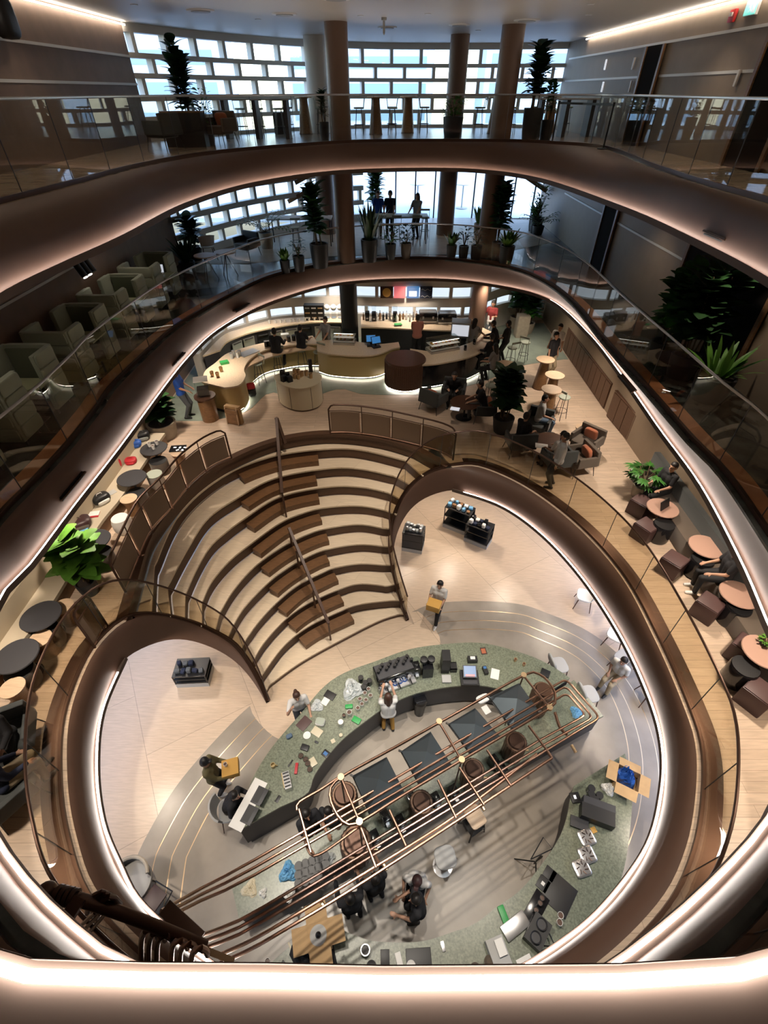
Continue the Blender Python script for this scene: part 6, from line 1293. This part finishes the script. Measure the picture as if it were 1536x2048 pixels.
# tables on the terrace outside
for i, x in enumerate((1.75, 4.1)):
    t = thing('terrace_table', 'round white high table on the terrace outside, %s one' % ('left', 'right')[i], 'table', (x, 29.5, Z2)); MB().lathe([(0, 1.04), (.42, 1.04), (.42, 1.08), (0, 1.08)], 24).build('tabletop', M['white'], t); MB().cyl(0, 0, .0, 1.04, .04).build('pole', M['pale'], t); MB().lathe([(0, 0), (.3, 0), (.3, .03), (0, .03)], 20).build('foot_plate', M['pale'], t)
# bunch of blue-white lamps at the right of the middle floor
t = thing('spotlight', 'black track spotlights glowing blue white at the far right', 'spotlight', (7.3, 21.5, 9.75)); MB().box(0, 0, .1, .06, .6, .04).build('track', M['black'], t, sm=False)
for k in range(2): h = MB().tube([(-.1, -.15+.3*k, .05), (-.2, -.2+.3*k, -.18)], .08, 12).build('spot_head', M['black'], t); MB().tube([(-.205, -.2+.3*k, -.185), (-.21, -.2+.3*k, -.2)], .06, 12).build('lamp_face', M['screenw'], h)
# white curved divider tops by the glass (left and right)
# ================================================================ UPPERMOST FLOOR
plant('potted_plant', (-5.75, 18.0, Z3), 'tall dark fiddle fig at the left end of the window wall, uppermost floor', 2.35, .5, (.28, .45), 'fig', 'leafd', 51, 5, .34)
plant('potted_plant', (-5.2, 17.8, Z3), 'bright leafy plant beside the tall dark fig, uppermost floor', 1.35, .38, (.22, .45), 'bush', 'leafy', 52)
plant('potted_plant', (4.75, 19.75, Z3), 'tall fiddle fig in a black pot right of the columns, uppermost floor', 2.35, .5, (.30, .8), 'fig', 'leafd', 53, 6, .36)
plant('potted_plant', (5.3, 19.9, Z3), 'slim light plant right of the tall fiddle fig, uppermost floor', 1.5, .3, (.2, .5), 'fig', 'leaf', 54, 3, .2)
plant('potted_plant', (2.35, 20.9, Z3), 'low bright plant in a black box planter between the columns, uppermost floor', 1.1, .5, (.34, .55), 'bush', 'leafy', 55)
plant('potted_plant', (-1.95, 19.9, Z3), 'dark slim plant beside the left brown column, uppermost floor', 1.3, .22, (.16, .45), 'fig', 'leafd', 56, 3, .2)
ARMC((-4.75, 17.6, Z3), 2.7, 'dark tub chair with an orange cushion by the glass rail, uppermost floor', 'armchair'); ARMN((-5.9, 16.2, Z3), 1.2, 'dark tub chair behind the glass at far left, uppermost floor', 'armchair')
t = thing('planter_box', 'dark box planter under the plants at far left, uppermost floor', 'planter', (-5.6, 17.2, Z3)); MB().box(0, 0, .38, 1.1, .4, .76).build('box', M['black'], t, sm=False); MB().box(0, 0, .77, 1.14, .44, .03).build('top', M['wood'], t, sm=False)
def panel_table(x, y, lx, label):
    t = thing('high_table', label, 'table', (x, y, Z3)); MB().box(0, 0, 1.0, lx, .7, .04).build('tabletop', M['pale'], t, sm=False)
    for k in range(3): MB().box(-lx/2+.15+k*(lx-.3)/2, 0, .49, .12, .6, .98).build('leg_panel', M['char'], t, sm=False)
panel_table(-4.2, 20.4, 2.3, 'long high table with dark panel legs, left part of the uppermost floor'); panel_table(6.2, 21.3, 2.0, 'long high table near the right wall, uppermost floor')
for i, x in enumerate((-4.9, -4.3, -3.6)): STOOL((x, 21.2, Z3), 0, 'sage stool behind the panel-leg table, uppermost floor', 'stool', 'stools behind the panel-leg table')
t = thing('cube_stool', 'black cube stool standing alone by the window wall, uppermost floor', 'stool', (-3.75, 22.6, Z3)); MB().box(0, 0, .3, .55, .55, .6).build('body', M['black'], t, sm=True, bev=.03); MB().box(0, 0, .61, .5, .5, .03).build('seat_top', M['char'], t, sm=False)
for i, (x, y, lb) in enumerate(((-2.9, 22.6, 'left of the pale column'), (-.3, 22.4, 'just right of the left brown column'), (.9, 23.2, 'between the brown columns'), (4.1, 22.8, 'behind the right brown column'), (6.3, 23.5, 'near the right end of the window wall'))):
    HTABLE((x, y, Z3), 0, 'tall round table on the uppermost floor, '+lb, 'table')
    for dx in (-.6, .6): STOOL((x+dx, y-.1, Z3), pi/2 if dx < 0 else -pi/2, 'sage bar stool at a tall round table, uppermost floor', 'stool', 'bar stools at the uppermost tall tables')
for i, (u, v) in enumerate(((1104, 284), (1206, 298))):
    p = P(u, v, Z3); t = thing('barrier_post', 'black belt barrier post behind the glass, %s one' % ('left', 'right')[i], 'post', p); MB().cyl(0, 0, .02, .96, .025).build('pole', M['black'], t); MB().lathe([(0, 0), (.16, 0), (.16, .02), (0, .03)], 20).build('base', M['black'], t); MB().cyl(0, 0, .9, .98, .035).build('cap', M['black'], t)
a, b_ = P(1104, 284, Z3), P(1206, 298, Z3); tag(MB().bar(a+Vector((0, 0, .93)), b_+Vector((0, 0, .93)), .01, .05).build('barrier_belt', M['black'], sm=False), 'black belt strung between the two barrier posts', 'belt')
# ceiling fittings
for i, (x, y, r_) in enumerate(((-4.4, 16.5, .32), (-2.5, 17.2, .3), (.1, 20.5, .28), (2.2, 19.8, .3), (3.9, 18.6, .34), (-1.0, 14.5, .3))):
    t = thing('ceiling_diffuser', 'round white air diffuser in the top ceiling, %s' % ('far left', 'left of the pale column', 'left of centre', 'right of centre', 'near the right wall', 'nearest the viewer')[i], 'vent', (x, y, ZC)); MB().lathe([(0, -.02), (r_, -.02), (r_*1.05, 0), (0, 0)], 28).build('plate', M['white'], t); MB().lathe([(r_*.55, -.035), (r_*.7, -.035), (r_*.7, -.02), (r_*.55, -.02)], 28).build('ring', M['pale'], t)
for i, (x, y) in enumerate(((-5.6, 15.5), (-3.4, 18.4), (-.6, 17.6), (1.1, 17.2), (3.0, 21.5), (5.2, 17.4), (-2.0, 21.5), (4.6, 15.4))):
    t = thing('downlight', 'small round recessed downlight in the top ceiling', 'light', (x, y, ZC), 0, 'downlights in the top ceiling'); MB().lathe([(.06, -.01), (.08, -.01), (.085, 0), (.055, 0)], 20).build('ring', M['white'], t); MB().lathe([(0, -.004), (.055, -.004), (.055, 0), (0, 0)], 16).build('lamp_face', M['lamp'], t)
t = thing('smoke_detector', 'white smoke detector hanging from the top ceiling near the centre', 'detector', (0.0, 18.0, ZC)); MB().lathe([(0, -.3), (.03, -.3), (.03, -.06), (.07, -.05), (.07, 0), (0, 0)], 16).build('body', M['pale'], t); MB().lathe([(0, -.33), (.02, -.32), (.02, -.3), (0, -.3)], 10).build('lamp_face', M['white'], t)
t = thing('exit_sign', 'green lit exit sign with a running figure at the upper right', 'sign', (7.32, 13.7, 13.04)); MB().box(0, 0, 0, .05, .42, .22).build('housing', M['white'], t, sm=False); f_ = MB().box(-.03, 0, 0, .01, .40, .20).build('face', M['exit'], t, sm=False)
b = MB(); b.box(-.037, .03, .06, .004, .035, .035); b.bar((-.037, .03, .04), (-.037, 0, -.02), .03, .004, (1, 0, 0)); b.bar((-.037, 0, -.02), (-.037, .05, -.07), .02, .004, (1, 0, 0)); b.bar((-.037, 0, -.02), (-.037, -.05, -.06), .02, .004, (1, 0, 0)); b.bar((-.037, .02, .03), (-.037, .07, 0), .018, .004, (1, 0, 0)); b.box(-.037, -.12, 0, .004, .09, .16); b.build('running_figure', M['screenw'], f_, sm=False)
t = thing('fire_alarm', 'red fire alarm light beside the green exit sign', 'alarm', (7.31, 14.35, 12.98)); MB().box(0, 0, 0, .06, .22, .2).build('body', M['alarm'], t, sm=True, bev=.015); MB().box(-.04, 0, .02, .04, .1, .06).build('strobe', M['white'], t, sm=False)
t = thing('loudspeaker', 'black wall loudspeaker at the top left corner', 'speaker', (-7.1, 12.75, 12.83)); MB().pillow(0, 0, 0, .35, .45, .6, e=.5).build('body', M['black'], t); MB().box(-.2, 0, 0, .2, .1, .1).build('bracket', M['white'], t, sm=False)
for i, (y, z) in enumerate(((21.5, 12.45), (21.3, 11.9), (19.1, 12.4), (18.9, 11.9), (13.3, 12.0))):
    tag(MB().box(7.3, y, z, .04, .08, .26).build('wall_light', M['screenw' if i < 2 else 'trimw'], sm=True, bev=.01), 'small upright light on the upper right wall, %s' % ('upper one next to the window wall', 'lower one next to the window wall', 'upper one behind the dark recess', 'lower one behind the dark recess', 'beside the wide taupe panel')[i], 'light')
# ================================================================ PEOPLE
BLOBS = []
def blob(name, caps, m, parent, vox=.013, it=4):
    b = MB()
    for a, ra, c, rc in caps:
        a = Vector(a); c = Vector(c); d = c-a; L = d.length
        if L < 1e-5: b.ball(a.x, a.y, a.z, ra, n=12, m=8); continue
        Mx = d.to_track_quat('Z', 'Y').to_matrix(); prof = [(max(1e-4, ra*sin(pi/2*i/4)), -ra*cos(pi/2*i/4)) for i in range(5)]+[(max(1e-4, rc*cos(pi/2*i/4)), L+rc*sin(pi/2*i/4)) for i in range(5)]
        b.lathe(prof, 12, a.x, a.y, a.z, Mx)
    o = b.build(name, m, None); md = o.modifiers.new('r', 'REMESH'); md.mode = 'VOXEL'; md.voxel_size = vox
    sm_ = o.modifiers.new('s', 'SMOOTH'); sm_.iterations = it; sm_.factor = .5
    o.parent = parent; BLOBS.append((o, m)); return o
def bake_blobs():
    bpy.context.view_layer.update(); dg = bpy.context.evaluated_depsgraph_get(); out = []
    for o, m in BLOBS: me = bpy.data.meshes.new_from_object(o.evaluated_get(dg)); me.name = o.name; out.append(me)
    for (o, m), me in zip(BLOBS, out):
        o.modifiers.clear(); old = o.data; o.data = me; bpy.data.meshes.remove(old)
        if not me.materials: me.materials.append(m)
        me.polygons.foreach_set('use_smooth', [True]*len(me.polygons))
def ik(a, c, l1, l2, bend):
    d = c-a; L = d.length
    if L > (l1+l2)*.995: c = a+d*((l1+l2)*.995/L); d = c-a; L = d.length
    x = (l1*l1-l2*l2+L*L)/(2*L); h = sqrt(max(1e-6, l1*l1-x*x)); u = d/L; bd = Vector(bend); bd = bd-u*bd.dot(u)
    bd.normalize(); return a+u*x+bd*h, c
def person(loc, rz, label, shirt, pants, pose='stand', hair='hair', hairstyle='short', skin='skin', sleeve='short', shoes='black', H=1.70, seat=.46, hands=None, lean=0, look=(0, 0), cap=None, feet=None, vox=.013, apron=None):
    s = H/1.72; t = thing('person', label, 'person', loc, rz); V = lambda x, y, z: Vector((x*s, y*s, z*s))
    sit = pose == 'sit'; hz = (seat+.11)/s if sit else (.90 if pose != 'walk' else .88)
    pel = V(0, 0, hz); ln = lean+(.08 if sit else 0)
    up = Vector((0, sin(ln), cos(ln))); chest = pel+up*.34*s; neck = pel+up*.53*s; sh = pel+up*.47*s
    hd = neck+Vector((0, sin(ln+.15)*.6, 1)).normalized()*.14*s
    W = .175*s; SL = sh+V(-.175, 0, 0); SR = sh+V(.175, 0, 0)
    if feet: FL, FR = V(*feet[0]), V(*feet[1])
    elif sit: FL, FR = V(-.11, .42 if seat < .6 else .30, .06 if seat < .6 else .30), V(.12, .38 if seat < .6 else .26, .06 if seat < .6 else .30)
    elif pose == 'walk': FL, FR = V(-.08, .30, .06), V(.09, -.32, .12)
    else: FL, FR = V(-.11, .03, .06), V(.12, -.02, .06)
    HPL, HPR = pel+V(-.09, 0, -.02), pel+V(.09, 0, -.02)
    KL, FL = ik(HPL, FL, .44*s, .44*s, (0, 1, .25 if sit else 0)); KR, FR = ik(HPR, FR, .44*s, .44*s, (0, 1, .25 if sit else 0))
    if hands is None: hands = ((-.16, .36, hz+.14), (.16, .36, hz+.14)) if sit else ((-.26, .06, .80), (.26, .10, .80))
    WL, WR = V(*hands[0]), V(*hands[1])
    EL, WL = ik(SL, WL, .28*s, .25*s, (-.3, -.4, -.9)); ER, WR = ik(SR, WR, .28*s, .25*s, (.3, -.4, -.9))
    torso = [(pel+V(-.07, 0, 0), .115*s, pel+V(.07, 0, 0), .115*s), (pel+V(-.05, 0, .04), .105*s, chest+V(-.065, 0, 0), .115*s), (pel+V(.05, 0, .04), .105*s, chest+V(.065, 0, 0), .115*s), (chest+V(-.06, 0, 0), .115*s, sh+V(-.10, 0, -.02), .07*s), (chest+V(.06, 0, 0), .115*s, sh+V(.10, 0, -.02), .07*s), (SL+V(.03, 0, 0), .058*s, SR-V(.03, 0, 0), .058*s)]
    arms = []; up_arm = []; fore = []
    for S_, E_, W_ in ((SL, EL, WL), (SR, ER, WR)):
        up_arm.append((S_, .052*s, E_, .040*s)); fore.append((E_, .039*s, W_, .026*s))
    caps = torso+up_arm+fore+[(neck-up*.05*s, .055*s, hd-V(0, .01, .05), .052*s), (hd+V(0, -.012, .028), .088*s, hd+V(0, .012, -.045), .062*s), (hd+V(0, .03, -.04), .052*s, hd+V(0, .04, -.075), .036*s), (hd+V(0, .085, .01), .011*s, hd+V(0, .104, -.022), .014*s)]
    for sx in (-1, 1): caps.append((hd+V(sx*.086, -.005, .015), .014*s, hd+V(sx*.084, -.005, -.02), .011*s))
    legs = []
    for Hp, K, F in ((HPL, KL, FL), (HPR, KR, FR)):
        legs += [(Hp, .088*s, K, .058*s), (K, .056*s, F+V(0, 0, .02), .038*s)]; caps += [(Hp, .08*s, K, .05*s), (K, .05*s, F, .034*s), (F, .035*s, F+V(0, .13, -.035), .024*s)]
    # hands: palm, four unequal bent fingers, thumb
    for sx, E_, W_ in ((-1, EL, WL), (1, ER, WR)):
        d = (W_-E_).normalized(); side = Vector((0, 0, 1)).cross(d)
        if side.length < .1: side = Vector((1, 0, 0))
        side.normalize(); nrm = d.cross(side); nrm = nrm if nrm.z < 0 else -nrm
        palm = W_+d*.055*s; caps += [(W_, .024*s, palm+side*.018*s, .02*s), (W_, .024*s, palm-side*.018*s, .02*s)]
        for k, (o_, l_) in enumerate(((-.03, .055), (-.01, .07), (.01, .066), (.03, .05))):
            a = palm+side*o_*s+d*.01; m_ = a+d*l_*.5*s+nrm*.008*s; e = m_+(d*.8+nrm*.6).normalized()*l_*.55*s; caps += [(a, .0105*s, m_, .0098*s), (m_, .0098*s, e, .0085*s)]
        th = W_+d*.02*s-side*sx*.02*s; caps.append((th, .013*s, th+(d*.6-side*sx*.8+nrm*.2).normalized()*.055*s, .0105*s))
    blob('body', caps, M[skin], t, vox*.9, 2)
    inf = .014*s; sc_ = [(a, ra+inf, c, rc+inf) for a, ra, c, rc in torso]
    sc_ += [(a, ra+inf, c, rc+inf) if sleeve != 'short' else (a, ra+inf*1.1, a.lerp(c, .72), rc+inf*1.3) for a, ra, c, rc in up_arm]
    if sleeve == 'long': sc_ += [(a, ra+inf, a.lerp(c, .95), rc+inf) for a, ra, c, rc in fore]
    blob('shirt', sc_, M[shirt], t, vox)
    pc = [(pel+V(-.07, 0, -.0), .128*s, pel+V(.07, 0, -.0), .128*s)]+[(a, ra+.012*s, c, rc+.014*s) for a, ra, c, rc in legs]
    blob('trousers', pc, M[pants], t, vox)
    for F in (FL, FR): blob('shoe', [(F+V(0, -.035, -.02), .042*s, F+V(0, .05, -.02), .044*s), (F+V(0, .05, -.022), .044*s, F+V(0, .15, -.03), .032*s)], M[shoes], t, .012, 2)
    if apron: a_ = [(pel+V(-.09, .08, -.28), .06, pel+V(-.08, .07, .2), .06), (pel+V(.09, .08, -.28), .06, pel+V(.08, .07, .2), .06), (pel+V(-.09, .08, -.28), .06, pel+V(.09, .08, -.28), .06), (pel+V(-.09, .07, .0), .07, pel+V(.09, .07, .0), .07)]; blob('apron', a_, M[apron], t, vox)
    hr = [(hd+V(0, -.022, .045), .094*s, hd+V(0, -.035, .0), .088*s)]
    if hairstyle == 'long': hr += [(hd+V(0, -.05, .0), .085*s, neck+V(0, -.075, -.06), .06*s), (hd+V(-.06, -.03, .0), .05*s, neck+V(-.07, -.05, -.03), .035*s), (hd+V(.06, -.03, .0), .05*s, neck+V(.07, -.05, -.03), .035*s)]
    if hairstyle == 'bun': hr += [(hd+V(0, -.1, .08), .045*s, hd+V(0, -.11, .08), .045*s)]
    blob('hair', hr, M[hair], t, .013, 2)
    if cap: c_ = blob('cap', [(hd+V(0, -.012, .062), .094*s, hd+V(0, -.01, .05), .096*s), (hd+V(-.03, .10, .05), .02*s, hd+V(.03, .10, .05), .02*s), (hd+V(-.03, .13, .045), .014*s, hd+V(.03, .13, .045), .014*s)], M[cap], t, .012, 2)
    for sx in (-1, 1): MB().ball(*(hd+V(sx*.031, .078, .012)), .010*s, n=8, m=6).build('eye', M['black'], t)
    b = MB(); b.pillow(*(hd+V(0, .082, -.056)), .04*s, .012*s, .012*s, e=.8); b.build('mouth', M['red'], t)
    return t
def at_head(u, v, z, hgt): q = P(u, v, z+hgt); q.z = z; return q
# ----- lower floor
person(P(872, 1236, 0), 2.75, 'man in a white t-shirt and black trousers walking with a yellow cardboard box', 'shirtw', 'trous', 'walk', hands=((-.16, .33, 1.0), (.2, .30, 1.0)), shoes='white', H=1.72)
bx_ = P(872, 1236, 0)+Matrix.Rotation(2.75, 3, 'Z') @ Vector((.02, .36, 1.05)); tag(MB().box(0, 0, .09, .38, .3, .22).build('cardboard_box', M['cardy'], None, bx_-Vector((0, 0, .1)), 2.75, sm=True, bev=.006), 'yellow cardboard box carried by the walking man', 'box')
pz = at_head(408, 1522, 0, 1.62); person(pz, -1.45, 'man in an olive sweater and black cap carrying an orange box', 'shirto', 'trous', 'stand', hands=((-.15, .38, 1.05), (.15, .38, 1.05)), sleeve='long', shoes='white', cap='black')
tag(MB().box(0, 0, .08, .34, .34, .16).build('cardboard_box', M['cardy'], None, pz+Matrix.Rotation(-1.45, 3, 'Z') @ Vector((0, .42, 1.02)), -1.3, sm=True, bev=.006), 'orange cardboard box carried by the man in olive', 'box')
CUPW(pz+Matrix.Rotation(-1.45, 3, 'Z') @ Vector((-.03, .34, 1.185)), 0, 'white cup on top of the orange box', 'cup')
pc_ = P(462, 1612, .45); pc_.z = 0; person(pc_, -1.75, 'man in black clothes seated at the laptops at the end of the bar', 'shirtb', 'trous', 'sit', sleeve='long', hands=((-.2, .46, .76), (.25, .42, .7)), lean=.35, seat=.50)
person(at_head(590, 1380, 0, 1.58), -2.75, 'red-haired woman in a white t-shirt leaning over the curved bar', 'shirtw', 'troug', 'stand', hair='hairb', hairstyle='bun', hands=((-.2, .42, 1.03), (.2, .34, 1.5)), H=1.64, lean=.18)
person(at_head(777, 1395, 0, 1.6), .12, 'barista in a white t-shirt and ochre trousers reaching to the espresso machine', 'shirtw', 'ochre', 'stand', hair='hairb', hairstyle='long', hands=((-.08, .46, 1.28), (.14, .46, 1.35)), H=1.64, lean=.12)
pc_ = at_head(1256, 1313, 0, 1.30); person(pc_, 2.2, 'man in a white t-shirt and khaki trousers seated below the balcony edge', 'shirtw', 'khaki', 'sit', hands=((-.12, .30, .68), (.12, .28, .68)), seat=.47, lean=.15)
person(at_head(838, 1738, 0, 1.45), 2.9, 'person in a white t-shirt and dark maroon cap seen from above', 'shirtw', 'trous', 'sit', cap='plum', seat=.62, hands=((-.2, .3, .85), (.2, .3, .85)), lean=.2)
person(at_head(842, 1795, 0, 1.62), 1.7, 'man in black clothes holding a white cup, standing below the person in a cap', 'shirtb', 'trous', 'stand', hands=((-.12, .42, 1.2), (.14, .34, 1.05)), lean=.15)
person(at_head(750, 1755, 0, 1.60), .5, 'person in black with bare arms half hidden by the lower pipes', 'shirtb', 'trous', 'stand', hair='hair', hands=((-.2, .4, 1.05), (.2, .4, 1.05)))
person(at_head(700, 1795, 0, 1.58), .3, 'person in dark clothes left of the bare-armed one, under the lower pipes', 'shirtb', 'trous', 'stand', hands=((-.2, .4, 1.05), (.2, .4, 1.05)), sleeve='long')
person(at_head(612, 1628, 0, 1.55), -2.5, 'dark-haired person between the bar end and the upper pipes', 'shirtb', 'trous', 'stand', hands=((-.2, .4, 1.05), (.2, .4, 1.05)), hairstyle='long')
person(at_head(655, 1622, 0, 1.5), 2.6, 'dark-haired person close behind the left end of the copper loop', 'shirtb', 'trous', 'stand', H=1.6)
# ----- main floor
person(P(377, 834, Z1), -1.5, 'man in a bright blue shirt and grey trousers standing left of the bar', 'shirtbl', 'troug', 'stand', hands=((-.14, .30, .98), (.14, .30, .98)))
person(at_head(650, 636, Z1, 1.62), 2.5, 'barista in a grey shirt behind the pale curved bar', 'shirtg', 'trous', 'stand', hands=((-.2, .36, 1.0), (.2, .36, 1.0)), apron='uphb')
person(P(560, 748, Z1), -.2, 'broad seated guest in black, left of the two on stools', 'shirtb', 'trous', 'sit', seat=.77, sleeve='long', hands=((-.2, .42, 1.1), (.2, .42, 1.1)), H=1.78)
person(P(608, 738, Z1), -.35, 'seated guest in black and olive, right of the two on stools', 'shirtb', 'troug', 'sit', seat=.77, hands=((-.2, .42, 1.1), (.2, .42, 1.1)))
person(at_head(836, 632, Z1, 1.62), .0, 'barista in a coral shirt facing the right back counter', 'shirtp', 'trous', 'stand', hands=((-.15, .36, 1.05), (.15, .36, 1.05)))
person(at_head(988, 602, Z1, 1.66), 2.6, 'man in a maroon shirt and white apron behind the far bar end', 'shirtm', 'troug', 'stand', hands=((-.2, .36, 1.2), (.3, .3, 1.3)), apron='white')
person(at_head(951, 642, Z1, 1.58), -.9, 'woman in a beige shirt with dark hair working at the far bar end', 'shirtg', 'trous', 'stand', hairstyle='long', hands=((-.2, .4, 1.02), (.2, .42, 1.02)))
person(at_head(999, 644, Z1, 1.6), 1.3, 'guest in black leaning over the far bar end', 'shirtb', 'trous', 'stand', sleeve='long', hands=((-.2, .48, 1.05), (.2, .45, 1.0)), lean=.35)
person(at_head(1018, 645, Z1, 1.6), 1.0, 'guest in black with a badge right of the leaning guest', 'shirtb', 'trous', 'stand', hands=((-.2, .3, 1.0), (.2, .3, 1.0)))
person(at_head(985, 684, Z1, 1.38), .7, 'guest in black seated on a stool at the end of the black counter', 'shirtb', 'trous', 'sit', seat=.77, sleeve='long')
person(at_head(992, 705, Z1, 1.36), .9, 'woman in a pale grey shirt seated on a stool near the high tables', 'shirtg', 'trous', 'sit', hairstyle='long', seat=.77)
person(P(1093, 754, Z1), -2.6, 'man in a black t-shirt standing near the walnut cabinets', 'shirtb', 'khaki', 'stand')
person(P(1101, 736, Z1), 2.4, 'man in a white shirt standing just behind the man in black', 'shirtw', 'trous', 'stand')
person(P(905, 805, Z1), 2.9, 'guest in black resting in the dark armchair', 'shirtb', 'trous', 'sit', lean=.45, seat=.42, sleeve='long')
person(P(962, 836, Z1), 1.5, 'guest in dark clothes at the round table with the tablet', 'shirtb', 'troug', 'sit', seat=.42, hands=((-.15, .48, .64), (.15, .46, .64)), lean=.2)
person(P(1070, 866, Z1), -1.9, 'man in a pale olive t-shirt and jeans seated below the high tables', 'pale', 'denim', 'sit', seat=.42)
person(P(1035, 905, Z1), -.9, 'person in a black and white top seen from behind at the round table with papers', 'shirtb', 'trous', 'sit', seat=.42)
person(at_head(1133, 868, Z1, 1.64), 1.3, 'man in a pale blue shirt standing by the brown armchairs', 'pale', 'trous', 'stand', sleeve='long')
person(P(1108, 945, Z1), .5, 'woman in a patterned pink and white shirt seated behind the glass', 'shirtw', 'troug', 'sit', hairstyle='long', seat=.42)
person((6.95, P(1478, 1185, Z1).y, Z1), 1.4, 'seated person with white shoes by the right wall', 'shirtb', 'trous', 'sit', shoes='white', seat=.45)
person((6.98, P(1372, 1005, Z1).y-.1, Z1), 1.9, 'person in dark clothes on the bench behind the white laptop', 'shirtb', 'trous', 'sit', seat=.45)
person(P(42, 1502, Z1), -2.7, 'person in black seated at the lower left edge of the picture', 'shirtb', 'trous', 'sit', sleeve='long', seat=.46, hands=((-.1, .33, .72), (.16, .36, .7)))
person(P(40, 1592, Z1), -.6, 'person in a navy jacket seated nearest the lower left edge', 'shirtn', 'khaki', 'sit', sleeve='long', seat=.46, hair='hairb', hands=((-.1, .33, .72), (.16, .36, .7)))
ARMN(P(38, 1498, Z1), -2.7, 'dark armchair under the person in black at the lower left edge', 'armchair'); ARMN(P(38, 1597, Z1), -.6, 'dark armchair under the person in navy at the lower left edge', 'armchair')
# ----- middle and uppermost floors
person((-.25, 22.7, Z2), 3.3, 'person in a blue shirt at the sage high table, left one', 'shirtbl', 'trous', 'stand', hands=((-.2, .4, 1.0), (.2, .4, 1.0)))
person((.25, 22.75, Z2), 3.0, 'person in navy next to the one in blue at the sage high table', 'shirtn', 'trous', 'stand', hands=((-.2, .4, 1.0), (.2, .4, 1.0)))
person((1.35, 22.7, Z2), 2.6, 'long-haired woman in grey at the right end of the sage high table', 'shirtg', 'trous', 'stand', hair='hairb', hairstyle='long', hands=((-.2, .4, 1.0), (.2, .4, 1.0)), H=1.62)
person((-1.55, 23.6, Z3), .4, 'person in dark clothes by the windows of the uppermost floor', 'shirtn', 'trous', 'stand', H=1.6)

bake_blobs()
